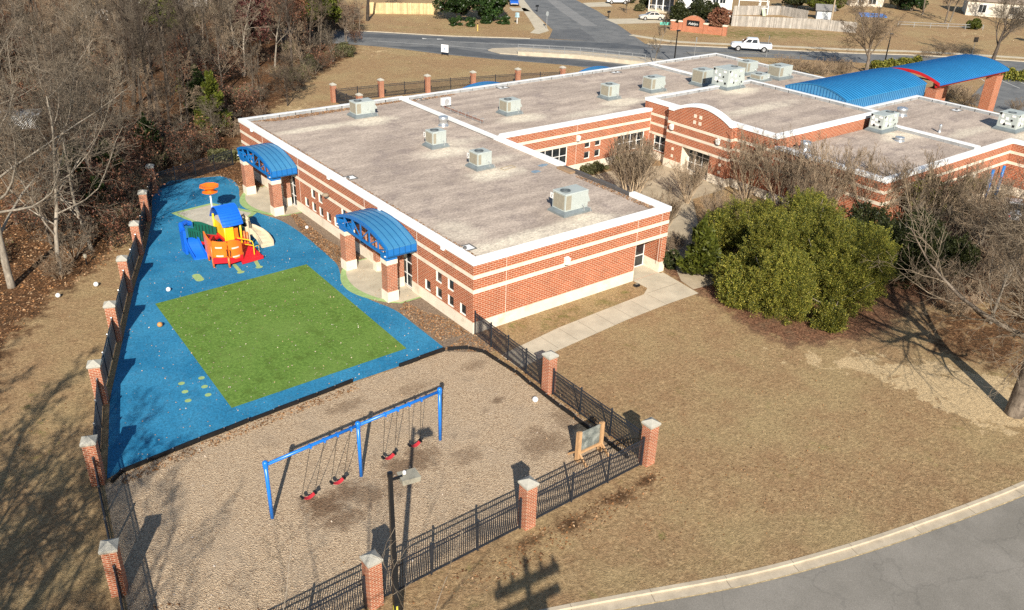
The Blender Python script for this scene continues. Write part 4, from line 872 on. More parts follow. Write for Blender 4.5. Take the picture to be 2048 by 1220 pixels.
# black plastic border round the mulch
def border(pts, label):
    t = thing('play_border', label, 'border', (pts[0][0],pts[0][1],0), 0); m = MB(); st = MB()
    for i in range(len(pts)-1):
        a = Vector(pts[i]); b = Vector(pts[i+1]); L = (b-a).length; n = max(1, round(L/1.22)); d = (b-a)/L; q = Vector((-d.y,d.x))
        for j in range(n):
            p = a + d*(L*j/n+.03) + q*random.uniform(-.03,.03); e = a + d*(L*(j+1)/n-.03) + q*random.uniform(-.03,.03)
            zz = random.uniform(.18,.23); m.beam((p.x,p.y,zz/2),(e.x,e.y,zz/2),.11,zz); m.beam((p.x+q.x*.06,p.y+q.y*.06,zz*.3),(e.x+q.x*.06,e.y+q.y*.06,zz*.3),.05,.07)
            st.lathe([(.035,zz),(.035,zz+.03),(0,zz+.035)], (e.x,e.y,0), 6)
    m.build('timber', M_RUBBORD, t, off=(pts[0][0],pts[0][1],0)); st.build('stake', plain('steel_stake', (.3,.3,.3), .4, .6), t, off=(pts[0][0],pts[0][1],0))
border([(-21.3,-2.2),(-20.71,-1.65),(-18.29,-1.42),(-14.46,-1.08),(-11.71,-.95),(-8.44,-.72)], 'black plastic edging between the blue rubber and the mulch')
border([(-5.6,-.80),(-4.2,-.72),(-2.45,-.70)], 'short black plastic edging at the inner corner of the blue rubber'); border([(-2.35,-.72),(-1.2,-1.3),(-.72,-2.2),(-.55,-5.0),(-.70,-7.9),(-.72,-11.5),(-.75,-14.3)], 'black plastic edging curving along the lawn side of the mulch')
# ---------------------------------------------------------------- swing set
sw = thing('swing_set', 'blue three post swing frame with four red belt seats on the mulch', 'swing set', (-11.9,-8.15,0)); OF = (-11.9,-8.15,0)
M_SWB = plain('bright_blue_paint', (.012,.165,.60), .32, var=.05, spec=.5); M_SEAT = plain('red_rubber_seat', (.52,.035,.045), .5, var=.1); M_CHAIN = plain('dark_chain', (.05,.045,.04), .5, .3)
pts = [(-16.36,-8.45),(-11.9,-8.12),(-7.40,-7.85)]; HS = 2.92
for x, y in pts:
    m = MB(); m.tube([(x,y,-.1),(x,y,HS)], .085, 12); m.build('post', M_SWB, sw, True, off=OF)
    m = MB(); m.lathe([(.115,-.20),(.125,0),(.115,.10),(.05,.15),(0,.15)], (x,y,HS), 12); m.build('yoke', M_SWB, sw, True, off=OF)
for i in range(2):
    a, b = pts[i], pts[i+1]; m = MB(); m.tube([(*a,HS-.06),(*b,HS-.06)], .075, 12); m.build('top_beam', M_SWB, sw, True, off=OF)
for i, (x, zs, sx, sy) in enumerate([(-13.95,.50,-.72,-.25),(-12.62,.55,-.58,-.22),(-10.14,.60,-.32,-.18),(-8.82,.62,-.16,-.15)]):
    def by(x): return -8.12 + (x+11.9)*(.06 if x > -11.9 else .074)
    xl, xr = x-.42, x+.42; m = MB(); n = 10
    prof = [(x+sx-.30+.60*k/n, zs - .16*(1-((k-n/2)/(n/2))**2)) for k in range(n+1)]
    for k in range(n): (xa, za), (xb, zb) = prof[k], prof[k+1]; y = by(x)+sy; m.hexa([(xa,y-.10,za),(xb,y-.10,zb),(xb,y+.10,zb),(xa,y+.10,za)], [(xa,y-.10,za+.02),(xb,y-.10,zb+.02),(xb,y+.10,zb+.02),(xa,y+.10,za+.02)])
    seat = m.build('seat', M_SEAT, sw, off=OF); m = MB()
    for s in (-1, 1): xx = x+sx+s*.31; m.box(xx-.05,xx+.05,by(x)+sy-.105,by(x)+sy+.105,zs-.03,zs+.06)
    m.build('end_cap', M_BLACK, seat, off=OF)
    for s in (-1, 1):
        m = MB(); m.tube([(x+sx+s*.31,by(x)+sy,zs+.05),(x+s*.34,by(x+s*.34),HS-.15)], .013, 5); m.build('chain', M_CHAIN, sw, off=OF); m = MB(); m.box(x+s*.34-.04,x+s*.34+.04,by(x+s*.34)-.09,by(x+s*.34)+.09,HS-.17,HS-.0); m.build('hanger', M_SWB, sw, off=OF)
# ---------------------------------------------------------------- wooden easel with clear panel
es = thing('play_easel', 'wooden outdoor easel holding a clear scuffed panel by the fence', 'easel', (-2.2,-13.07,0)); M_WOOD = plain('pale_cedar', (.47,.28,.14), .7, var=.16, scale=6, fine=.1); OF = (-2.2,-13.07,0)
for x in (-2.92,-1.48):
    m = MB(); m.box(x-.09,x+.09,-13.12,-13.02,-.1,1.72); m.box(x-.09,x+.09,-12.98,-12.9,-.1,1.66); p = m.build('upright', M_WOOD, es, off=OF)
    m = MB(); m.beam((x,-13.05,.55),(x,-13.75,.03),.08,.09); m.beam((x,-12.95,.55),(x,-12.35,.03),.08,.09); m.build('foot', M_WOOD, es, off=OF)
m = MB(); m.box(-2.83,-1.57,-13.10,-13.02,.42,.54); m.box(-2.83,-1.57,-12.98,-12.92,.36,.48); m.build('rail', M_WOOD, es, off=OF)
k = NT('scuffed_acrylic'); k.col(k.mix(k.mapr(k.noise(2.5,4), .35,.65), (.18,.20,.19), (.40,.42,.38))); k.rough(.12); tb = k.n('BsdfTransparent', {'Color': (.75,.8,.78,1)}); mx = k.n('MixShader', {0: k.mapr(k.noise(1.4,4), .3,.7,.45,.8), 1: tb.outputs[0], 2: k.b.outputs[0]}); k.L(mx.outputs[0], k.out.inputs[0])
m = MB(); m.box(-2.83,-1.57,-13.01,-12.99,.54,1.62); m.build('panel', k.m, es, off=OF)
# ---------------------------------------------------------------- lamp pole
lp = thing('lamp_pole', 'tall black square lamp pole with a grey shoebox head in front of the fence', 'lamp', (-15.28,-17.25,0), R_(-8))
m = MB(); m.hexa([(-.1,-.1,0),(.1,-.1,0),(.1,.1,0),(-.1,.1,0)], [(-.065,-.065,7.65),(.065,-.065,7.65),(.065,.065,7.65),(-.065,.065,7.65)]); m.lathe([(.10,7.6),(.10,7.72),(0,7.74)], (0,0,0), 8); m.build('pole', M_BLACK, lp)
m = MB(); m.box(.08,.42,-.035,.035,7.38,7.46); m.build('arm', M_BLACK, lp)
M_HEAD = plain('weathered_lamp_head', (.30,.28,.22), .55, var=.16, scale=3, fine=.08, tint=(.27,.25,.21))
m = MB(); m.hexa([(.34,-.24,7.22),(.96,-.24,7.20),(.96,.24,7.20),(.34,.24,7.22)], [(.32,-.26,7.44),(.98,-.26,7.40),(.98,.26,7.40),(.32,.26,7.44)]); h = m.build('lamp_head', M_HEAD, lp)
m = MB(); m.lathe([(.06,0),(.06,.08),(.04,.11),(0,.11)], (.52,.06,7.455), 10); m.build('photocell', M_FRAME, h)
m = MB(); m.box(-.104,-.10,-.035,.035,1.5,1.85); m.box(-.035,.035,-.104,-.10,1.5,1.85); m.build('yellow_tag', plain('yellow_sticker', (.55,.48,.06), .6), lp)
M_SQ = M_BLACK
def ball(p, r, mat, label, grp=None):
    m = MB(); n = 14; m.lathe([(r*math.sin(PI*k/n), r-r*math.cos(PI*k/n)) for k in range(n+1)], (0,0,0), 18); o = m.build('ball', mat, None, True); o.location = (p[0],p[1],.01); tag(o, label, 'ball', grp)
M_BALLW = plain('white_ball_skin', (.72,.72,.70), .45, var=.12, scale=9, tint=(.5,.5,.48)); M_BALLO = plain('orange_ball_skin', (.50,.24,.08), .6, var=.2, scale=8)
ball((-13.2,15.75), .15, M_BALLW, 'white ball on the blue rubber near the far turf corner'); ball((-15.1,11.25), .16, M_BALLO, 'worn orange brown ball on the blue rubber beside the turf')
ball((-1.45,-7.9), .16, M_BALLW, 'white ball lying on the mulch near the lawn-side edging'); ball(G(193,573), .16, M_BALLW, 'white ball outside the wood-side fence, on bare earth'); ball(G(117,595), .15, M_BALLW, 'dull white ball among fallen leaves in the woods'); ball(G(614,458), .13, M_BALLW, 'small white ball among brown leaves by the school wall')
bx = thing('bait_station', 'small dark box on the bare concrete strip by the alcove door', 'box', (12.9,-.9,0)); m = MB(); m.hexa([(0,0,0),(.42,0,0),(.42,.3,0),(0,.3,0)], [(.04,.04,.16),(.38,.04,.16),(.38,.26,.16),(.04,.26,.16)]); m.build('body', M_BLACK, bx); m = MB(); m.box(.1,.32,.08,.22,.16,.175); m.build('lid', M_COIL, bx)
sp = thing('spotlight_stake', 'small dark stake lamp among the leaves at the wood edge', 'lamp', (*G(174,530),0)); m = MB(); m.tube([(0,0,0),(0,0,.55)], .05, 8); m.build('stake', M_BLACK, sp); m = MB(); m.lathe([(.05,.5),(.12,.6),(.12,.8),(0,.82)], (0,0,0), 8); m.build('head', M_COIL, sp)
# ---------------------------------------------------------------- climbing frame
PO = (-7.6,19.6,0)
pf = thing('climbing_frame', 'bright toddler climbing frame with blue corrugated roof, orange and green panels and two slides', 'climbing frame', PO)
def pla(n, c, v=.08): return plain(n, c, .38, var=v, scale=2.5, spec=.5)
K_BLUE = pla('plastic_blue', (.008,.12,.62)); K_GREEN = pla('plastic_green', (.008,.095,.06)); K_RED = pla('plastic_red', (.58,.012,.02)); K_OR = pla('plastic_orange', (.75,.17,.012)); K_YEL = pla('plastic_yellow', (.78,.52,.012)); K_TAN = pla('plastic_tan', (.58,.49,.34)); K_ORP = pla('orange_post', (.60,.15,.03))
def part(nm, m, mat, par=pf, sm=False): return m.build(nm, mat, par, sm, off=PO)
# tower : posts, deck, roof
for x, y in ((-7.85,19.55),(-6.72,19.55),(-7.85,21.75),(-6.72,21.75)):
    m = MB(); m.tube([(x,y,0),(x,y,2.35)], .075, 8); part('tower_post', m, K_YEL, sm=True)
m = MB(); m.box(-7.95,-6.6,19.45,21.85,.85,.98); part('deck', m, K_RED)
m = MB(); n = 18; W0, W1_ = -8.05, -6.55
def RA_(k): a = -1+2*k/n; return (20.62+1.30*a, 2.15 + 1.05*(1-abs(a)**2.0))
nx = 6
for k in range(n):
    (ya, za), (yb, zb) = RA_(k), RA_(k+1)
    for j in range(nx):
        xa, xb = W0+(W1_-W0)*j/nx, W0+(W1_-W0)*(j+1)/nx; f = lambda x: .16*(1-((x-(W0+W1_)/2)/((W1_-W0)/2))**2)
        sag = lambda x, y: (y - 20.62)*.0 - f(x)*(-.9 if False else .0)
        bu = lambda x, y: f(x)*max(0, (20.9-y))*.35
        m.hexa([(xa,ya-bu(xa,ya),za-.05),(xb,ya-bu(xb,ya),za-.05),(xb,yb-bu(xb,yb),zb-.05),(xa,yb-bu(xa,yb),zb-.05)], [(xa,ya-bu(xa,ya),za),(xb,ya-bu(xb,ya),za),(xb,yb-bu(xb,yb),zb),(xa,yb-bu(xa,yb),zb)])
    # raised rib on each corrugation
    for j in range(nx):
        xa, xb = W0+(W1_-W0)*j/nx, W0+(W1_-W0)*(j+1)/nx
        yo = .045; ym = (ya+yb)/2; zm = (za+zb)/2; nz = Vector((0, -(zb-za), (yb-ya))).normalized()
        pa = Vector((xa, ym-bu(xa,ym), zm)); pb = Vector((xb, ym-bu(xb,ym), zm))
        m.tube([pa+nz*.005, pb+nz*.005], .035, 6, cap=False)
part('roof', m, K_BLUE)
m = MB(); m.box(-7.82,-7.25,19.5,19.58,.98,1.95); m.box(-7.80,-7.74,19.6,21.7,1.0,1.9); part('yellow_panel', m, K_YEL)
m = MB(); m.box(-7.24,-6.9,19.62,19.68,.98,1.75); part('orange_insert', m, K_OR); m = MB(); m.box(-6.70,-6.64,19.7,21.6,.98,1.75); part('far_panel', m, K_GREEN)
# lower front deck with orange panels
m = MB(); m.prism([(-9.45,17.75),(-8.55,17.3),(-7.55,17.45),(-7.35,19.5),(-8.6,20.2),(-9.35,19.2)], .48, .66); part('deck', m, K_RED)
m = MB(); m.prism([(-9.52,17.70),(-8.52,17.24),(-8.5,17.32),(-9.48,17.79)], .30, .72); m.prism([(-8.52,17.22),(-7.5,17.38),(-7.5,17.47),(-8.52,17.32)], .22, .64); part('deck_edge', m, K_RED)
def curved_panel(p0, p1, z0, z1, bow, mat, slots, nm='panel', th=.07, top=None):
    p0 = Vector(p0); p1 = Vector(p1); d = p1-p0; q = Vector((d.y,-d.x)).normalized(); n = 10; m = MB()
    tp = top or (lambda t: z1)
    for k in range(n):
        t0, t1 = k/n, (k+1)/n; a = p0+d*t0+q*bow*math.sin(PI*t0); b = p0+d*t1+q*bow*math.sin(PI*t1); a2 = a-q*th; b2 = b-q*th
        m.hexa([(*a2,z0),(*a,z0),(*b,z0),(*b2,z0)], [(*a2,tp(t0)),(*a,tp(t0)),(*b,tp(t1)),(*b2,tp(t1))])
    o = part(nm, m, mat)
    if slots:
        m = MB()
        for (t0, t1, za, zb) in slots:
            m = MB()
            for k_ in range(6): ta, tb = t0+(t1-t0)*k_/6, t0+(t1-t0)*(k_+1)/6; a = p0+d*ta+q*(bow*math.sin(PI*ta)+.012); b = p0+d*tb+q*(bow*math.sin(PI*tb)+.012); m.beam((*a,(za+zb)/2),(*b,(za+zb)/2),.03,zb-za)
            part('pale_slot', m, bpy.data.materials.get('slot_pale') or plain('slot_pale', (.62,.58,.50), .6), o)
    return o
M_SLOT = plain('slot_dark', (.06,.015,.008), .8)
curved_panel((-9.38,17.80),(-8.55,17.36),.66,1.92,.12,K_OR,[(.2,.7,.80,.90),(.18,.66,1.42,1.52)],'orange_panel',.08, lambda t: 1.95-.10*t)
curved_panel((-8.47,17.34),(-7.48,17.46),.50,1.85,.12,K_OR,[(.2,.7,.62,.72),(.2,.7,1.26,1.36)],'orange_panel',.08, lambda t: 1.92-.5*abs(t-.25)**1.6)
for (a, b) in (((-8.62,17.33),(.80,1.3)),((-8.42,17.26),(.75,1.25))): m = MB(); m.tube([(a[0],a[1],b[0]),(a[0]+.03,a[1]-.01,(b[0]+b[1])/2),(a[0],a[1],b[1])], .03, 6); part('grip', m, M_SLOT)
curved_panel((-9.45,19.3),(-9.42,17.85),.66,1.75,.06,K_OR,None,'orange_panel',.09, lambda t: 2.15-.35*t)
for x, y in ((-9.48,17.77),(-8.59,17.2),(-9.35,19.1),(-7.45,17.6)): m = MB(); m.tube([(x,y,0),(x,y,.75)], .08, 8); m.lathe([(.05,0),(.05,.03),(0,.04)], (x,y-.09,.02), 6); part('leg', m, K_ORP, sm=True)
for x, y in ((-9.42,18.0),(-6.55,19.4),(-6.45,19.1)): m = MB(); m.tube([(x,y,0),(x,y,1.5)], .075, 8); part('post', m, K_ORP, sm=True)
# red ramp with yellow hand rails
m = MB(); m.hexa([(-7.68,17.15,.0),(-6.15,17.3,.0),(-6.3,19.4,.0),(-7.45,19.4,.0)], [(-7.68,17.15,.24),(-6.15,17.3,.24),(-6.3,19.4,.62),(-7.45,19.4,.62)]); m.hexa([(-7.72,17.09,.05),(-6.12,17.24,.05),(-6.12,17.32,.05),(-7.72,17.17,.05)], [(-7.72,17.09,.30),(-6.12,17.24,.30),(-6.12,17.32,.30),(-7.72,17.17,.30)]); part('ramp', m, K_RED)
m = MB(); m.tube([(-7.35,18.6,1.42),(-6.8,17.95,1.38),(-6.62,17.75,1.3),(-6.58,17.7,1.1),(-6.58,17.7,.25)], .035, 7); m.tube([(-7.35,18.6,1.05),(-6.8,17.95,1.0),(-6.6,17.75,.98)], .03, 7); m.tube([(-6.58,17.7,.85),(-6.25,17.85,.85),(-6.12,17.95,.8),(-6.12,17.95,.3),(-6.55,17.72,.30)], .025, 7); part('hand_rail', m, K_YEL)
# green bridge panels and blue slide
def waved(p0, p1, z0, z1, nm, mat, bow=.05):
    o = curved_panel(p0, p1, z0, z1, bow, mat, None, nm, .07, lambda t: z1 + .10*math.sin(PI*t*1.5)-.12*t); p0 = Vector(p0); p1 = Vector(p1); d = p1-p0; q = Vector((d.y,-d.x)).normalized(); m = MB()
    for k in range(1, 7): a = p0+d*(k/7)+q*(bow*math.sin(PI*k/7)+.01); m.beam((a.x,a.y,z0+.12),(a.x,a.y,z1-.15),.035,.05)
    part('slot', m, plain('slot_green', (.004,.035,.025), .6), o); return o
waved((-9.85,21.45),(-9.0,20.35),.85,1.72,'green_panel',K_GREEN); waved((-9.15,22.5),(-7.95,21.2),.85,1.72,'green_panel',K_GREEN); waved((-6.62,19.75),(-6.3,20.1),.9,1.7,'green_panel',K_GREEN); waved((-6.55,21.0),(-5.85,20.6),.9,1.75,'green_panel',K_GREEN)
m = MB(); m.prism([(-9.95,21.35),(-9.05,20.2),(-7.85,20.9),(-7.95,21.6),(-9.2,22.5)], .72, .88); part('bridge_deck', m, K_RED); m = MB(); m.prism([(-6.6,19.6),(-5.9,20.2),(-5.8,20.7),(-6.6,21.2)], .78, .92); part('bridge_deck', m, K_RED)
m = MB(); n = 12
for k in range(n):
    def sl(t): return (Vector((-9.85+.10*t,21.35-1.65*t)), 1.0*(1-t)**1.15*(1+.25*math.sin(PI*t*2)*(.5))+.10)
    (a, za), (b, zb) = sl(k/n), sl((k+1)/n); w = .42
    m.hexa([(a.x-w,a.y,max(0,za-.12)),(a.x+w,a.y-.25,max(0,za-.12)),(b.x+w,b.y-.25,max(0,zb-.12)),(b.x-w,b.y,max(0,zb-.12))], [(a.x-w,a.y,za),(a.x+w,a.y-.25,za),(b.x+w,b.y-.25,zb),(b.x-w,b.y,zb)])
    for s, o in ((-1, 0), (1, -.25)): m.hexa([(a.x+s*w-.04,a.y+o,max(0,za-.15)),(a.x+s*w+.04,a.y+o,max(0,za-.15)),(b.x+s*w+.04,b.y+o,max(0,zb-.15)),(b.x+s*w-.04,b.y+o,max(0,zb-.15))], [(a.x+s*w-.04,a.y+o,za+.22),(a.x+s*w+.04,a.y+o,za+.22),(b.x+s*w+.04,b.y+o,zb+.2),(b.x+s*w-.04,b.y+o,zb+.2)])
m.box(-10.36,-10.18,20.9,21.75,.0,1.8); m.tube([(-10.27,21.3,1.75),(-10.15,21.8,1.95),(-9.75,22.1,1.92),(-9.4,22.2,1.75)], .20, 8)
part('blue_slide', m, K_BLUE)
# tan slide
m = MB(); path = [(-6.1,20.75,1.25),(-5.75,20.65,1.15),(-5.4,20.5,.95),(-5.12,20.2,.70),(-5.0,19.85,.48),(-4.98,19.5,.30),(-5.0,19.2,.20)]
for i in range(len(path)-1):
    a = Vector(path[i]); b = Vector(path[i+1]); da = Vector(path[min(i+1,6)])-Vector(path[max(i-1,0)]); db = Vector(path[min(i+2,6)])-Vector(path[i])
    qa = Vector((-da.y,da.x,0)).normalized()*.42; qb = Vector((-db.y,db.x,0)).normalized()*.42; dn = Vector((0,0,.10)); up_ = Vector((0,0,.22))
    m.hexa([a-qa-dn,a+qa-dn,b+qb-dn,b-qb-dn],[a-qa,a+qa,b+qb,b-qb])
    for s in (-1, 1): qa2 = qa*(1.13*s); qb2 = qb*(1.13*s); m.hexa([a+qa*s-dn*3,a+qa2-dn*3,b+qb2-dn*3,b+qb*s-dn*3],[a+qa*s+up_,a+qa2+up_,b+qb2+up_,b+qb*s+up_])
m.tube([(-5.95,20.25,.2),(-5.95,20.25,1.85),(-5.9,20.35,2.0),(-5.8,20.5,1.9),(-5.7,20.6,1.1)], .12, 8); m.tube([(-6.05,21.15,.2),(-6.05,21.15,1.95),(-5.85,21.1,2.05),(-5.6,21.0,1.7),(-5.5,20.95,1.1)], .12, 8)
m.prism([(-5.45,19.1),(-4.55,19.1),(-4.6,19.9),(-5.4,19.9)], .0, .14)
part('tan_slide', m, K_TAN, sm=False)
# funnel ball game on a white pole
fb = thing('funnel_ball_post', 'orange hexagonal ball funnel on a white pole standing in the pale pad', 'ball game', (-6.25,26.95,0))
m = MB(); m.tube([(0,0,0),(0,0,2.2)], .065, 10); m.build('pole', M_FRAME, fb, True)
m = MB(); m.lathe([(.18,1.95),(.50,2.12),(.62,2.10),(.30,2.20),(.34,2.32),(.72,2.62),(.76,2.62),(.76,2.55)], (0,0,0), 8); m.lathe([(.72,2.61),(.25,2.42),(0,2.40)], (0,0,0), 8); m.lathe([(.18,1.95),(0,1.95)], (0,0,0), 8); m.build('funnel', K_OR, fb)
# ---------------------------------------------------------------- things behind the school
rl = thing('ramp_railing', 'long grey pipe railing of the ramp just behind the school roof', 'railing', (0,0,0))
def railing(root, pts, h, step, mids=2, r=.03):
    m = MB()
    for i in range(len(pts)-1):
        a = Vector((*pts[i],0)); b = Vector((*pts[i+1],0)); L = (b-a).length; n = max(1, round(L/step))
        for j in range(mids+1): z = h*(j+1)/(mids+1); m.tube([(a.x,a.y,z),(b.x,b.y,z)], r, 6)
        for j in range(n+(i == len(pts)-2)): p = a.lerp(b, j/n); ps = MB(); ps.tube([(p.x,p.y,0),(p.x,p.y,h)], r*1.2, 6); ps.build('post', M_RAIL, root)
    m.build('rail', M_RAIL, root)
railing(rl, [(26.5,42.0),(33.5,40.4),(46.5,40.0)], 2.0, 2.4, 1, .035)
r2 = thing('median_railing', 'pale metal guard railing standing on the concrete median wall', 'railing', (0,0,0)); RL = [G(1036,104,.5),G(1160,111,.5),G(1290,125,.5)]; railing(r2, RL, 1.15, 2.2, 2, .03)
for c in kids(r2):
    c.location = (0,0,.5)
rw = MB()
for i in range(2):
    a = Vector(RL[i]); b = Vector(RL[i+1]); rw.beam((a.x,a.y,.3),(b.x,b.y,.3),.22,.6)
tag(rw.build('retaining_wall', M_CONC2), 'low pale concrete wall under the median railing', 'wall')
def sign_post(p, h, label, plate, w=.45, hh=.6, facing=0):
    t = thing('road_sign', label, 'sign', (*p,0), facing); m = MB(); m.tube([(0,0,0),(0,0,h)], .035, 6); m.build('post', M_RAIL, t)
    m = MB(); m.box(-w/2,w/2,-.06,-.04,h-hh,h); m.build('plate', plate, t); return t
M_PLATEB = plain('sign_back', (.50,.53,.53), .4, .4, var=.08); M_PLATED = plain('sign_dark', (.10,.08,.06), .6)
ss = thing('stop_sign', 'stop sign seen from behind on its post at the side street corner', 'sign', (*G(1093,58),0), R_(15)); m = MB(); m.tube([(0,0,0),(0,0,3.0)], .04, 6); m.build('post', M_RAIL, ss)
m = MB(); vs = [(.44*math.cos(PI/8+PI*k/4), .44*math.sin(PI/8+PI*k/4)) for k in range(8)]; m.add([(x,-.06,2.6+z) for x, z in vs]+[(x,-.04,2.6+z) for x, z in vs], [tuple(range(8)), tuple(range(15,7,-1))]+[(i,8+i,8+(i+1)%8,(i+1)%8) for i in range(8)]); m.build('plate', M_PLATEB, ss)
sign_post(G(1388,116), 3.1, 'small road sign seen edge on between the black lamp post and the pickup', M_PLATEB, .4, .7, R_(60)); sign_post(G(1532,115), 3.3, 'thin road sign post at the tail of the white pickup', M_PLATED, .3, .5, R_(60)); sign_post(G(1943,112), 3.0, 'dark diamond road sign behind the far end of the drop-off canopy', M_PLATED, .8, .8, R_(-30))
wb = thing('yard_sign', 'white board sign on two short black legs on the grass by the road', 'sign', (*G(890,112),0), R_(-62)); m = MB(); m.box(-.55,-.48,-.04,.04,0,1.6); m.box(.48,.55,-.04,.04,0,1.6); m.build('leg', M_BLACK, wb); m = MB(); m.box(-.60,.60,-.07,-.04,.55,1.65); b_ = m.build('board', plain('white_board', (.75,.76,.78), .5), wb)
m = MB(); m.add([(-.16,-.075,.95),(.16,-.075,.95),(.0,-.075,1.3)], [(0,1,2)]); m.add([(-.2,-.075,.82),(.2,-.075,.82),(.2,-.075,.88),(-.2,-.075,.88)], [(0,1,2,3)]); m.build('emblem', plain('grey_blue_print', (.12,.2,.3), .6), b_)
mbx = thing('mailbox_post', 'pale blue mailbox on a post beside the side street pavement', 'mailbox', (*G(1034,47),0)); m = MB(); m.box(-.06,.06,-.06,.06,0,1.1); m.build('post', M_FRAME, mbx); m = MB(); m.box(-.3,.3,-.3,.3,1.1,1.25); m.box(-.22,.22,-.3,.25,1.25,1.9); m.build('box', plain('pale_blue_box', (.38,.55,.60), .5), mbx)
for pp, lb_ in ((G(1074,24),'black mailbox at the kerb left of the side street'),(G(1217,36),'black mailbox at the kerb right of the side street')):
    t = thing('kerb_mailbox', lb_, 'mailbox', (*pp,0)); m = MB(); m.box(-.05,.05,-.05,.05,0,1.0); m.build('post', M_BLACK, t); m = MB(); m.hexa([(-.35,-.13,1.0),(.35,-.13,1.0),(.35,.13,1.0),(-.35,.13,1.0)],[(-.35,-.07,1.33),(.35,-.07,1.33),(.35,.07,1.33),(-.35,.07,1.33)]); m.build('box', M_BLACK, t)
mk = thing('marker_post', 'short yellow marker post at the road edge below the clipped hedges', 'post', (*G(955,62),0)); m = MB(); m.box(-.07,.07,-.07,.07,0,1.1); m.build('stake', plain('yellow_post', (.62,.45,.12), .6), mk); m = MB(); m.box(-.07,.07,-.07,.07,1.1,1.3); m.build('top', M_BLACK, mk)
def street_lamp(p, h, label, head=True):
    t = thing('street_lamp', label, 'lamp', (*p,0)); m = MB(); m.tube([(0,0,0),(0,0,h)], [.11,.08], 8); m.build('pole', M_BLACK, t)
    m = MB(); m.box(-.12,.5,-.14,.14,h-.15,h+.05); m.build('lamp_head', M_BLACK, t)
street_lamp(G(1348,126), 4.7, 'black street lamp beside the bare sapling on the median side'); street_lamp(G(1766,140), 5.2, 'black street lamp behind the blue barrel roof')
# utility pole, fences and houses across the road
up_ = thing('utility_pole', 'brown wooden utility pole by the grey board fence across the road', 'pole', (*G(1659,58),0)); m = MB(); m.tube([(0,0,0),(0,0,11)], [.16,.12], 8); m.build('pole', plain('pole_wood', (.36,.28,.19), .9, fine=.2), up_)
m = MB(); m.box(-1.2,1.2,-.06,.06,10.2,10.35); m.build('crossarm', plain('arm_wood', (.3,.23,.16), .9), up_)
u2 = thing('utility_pole', 'wooden utility pole behind the viewpoint, its crossarm shadow falling on the front lawn', 'pole', (G(1055,1165)[0]-9.4*.95, G(1055,1165)[1]-9.4*1.424,0), math.atan2(G(1120,1130)[1]-G(990,1190)[1], G(1120,1130)[0]-G(990,1190)[0])); m = MB(); m.tube([(0,0,0),(0,0,10.2)], [.17,.13], 8); m.build('pole', bpy.data.materials['pole_wood'], u2)
m = MB(); m.box(-1.5,1.5,-.10,.10,9.35,9.6); m.box(-1.4,1.4,-.09,.09,8.75,8.98); m.lathe([(0,7.7),(.3,7.7),(.3,8.7),(0,8.75)], (.5,.1,0), 10); m.lathe([(0,7.6),(.26,7.6),(.26,8.5),(0,8.55)], (-.5,.1,0), 10)
for x_ in (-1.3,-.7,.7,1.3): m.lathe([(.07,9.6),(.09,9.75),(.05,9.9),(0,9.92)], (x_,0,0), 8)
m.box(-.05,.05,-.05,.05,8.7,9.4); m.build('crossarm', bpy.data.materials['arm_wood'], u2)
def board_fence(pts, h, mat, label):
    t = thing('board_fence', label, 'fence', (pts[0][0],pts[0][1],0)); m = MB(); n_ = 0; rr = MB()
    for i in range(len(pts)-1):
        a = Vector(pts[i]); b = Vector(pts[i+1]); L = (b-a).length; d = (b-a)/L; n = int(L/.16)
        for k in range(n):
            p = a+d*(.16*k+.01); q = a+d*(.16*k+.15); hh = h+random.uniform(-.05,.03); off = random.uniform(-.015,.015); w = Vector((-d.y,d.x))*.02
            z0 = 0; o = Vector((-d.y,d.x))*off; p += o; q += o
            m.hexa([(p.x-w.x,p.y-w.y,z0),(q.x-w.x,q.y-w.y,z0),(q.x+w.x,q.y+w.y,z0),(p.x+w.x,p.y+w.y,z0)], [(p.x-w.x,p.y-w.y,hh),(q.x-w.x,q.y-w.y,hh),(q.x+w.x,q.y+w.y,hh),(p.x+w.x,p.y+w.y,hh)])
        for z in (.4, h-.35): rr.beam((a.x-d.y*.06,a.y+d.x*.06,z),(b.x-d.y*.06,b.y+d.x*.06,z),.05,.1)
    m.build('board', mat, t, off=(pts[0][0],pts[0][1],0)); rr.build('rail', mat, t, off=(pts[0][0],pts[0][1],0)); return t
def boardmat(nm, c):
    k = NT(nm); g = k.n('NewGeometry').outputs['Random Per Island']; f = k.math('MULTIPLY', k.mapr(g,0,1,.72,1.25,'LINEAR'), k.mapr(k.noise(1.2,5),.3,.7,.8,1.15,'LINEAR')); k.col(k.n('VectorMath',{0:c,'Scale':f},operation='SCALE').outputs[0]); k.rough(.9); return k.m
M_BGREY = boardmat('grey_boards', (.36,.33,.29)); M_BTAN = boardmat('new_pine_boards', (.62,.46,.24))
board_fence([G(740,27),G(876,29)], 2.0, M_BTAN, 'new yellow pine board fence by the big dark magnolias')
board_fence([G(1462,52),G(1612,58),G(1712,66)], 1.9, M_BGREY, 'weathered grey board fence along the slope across the road'); board_fence([G(1462,52),G(1466,32)], 1.9, M_BGREY, 'short dark return of the grey fence beside the white house')
board_fence([G(1466,30),G(1560,30),G(1615,40)], 1.8, M_BGREY, 'grey board fence at the back of the yard with the white swing set')
gr = thing('guard_rail', 'thin metal guard rail at the top of the grass bank', 'railing', (0,0,0)); railing(gr, [G(1795,53),G(1860,56),G(1965,60)], .9, 4, 1, .05)
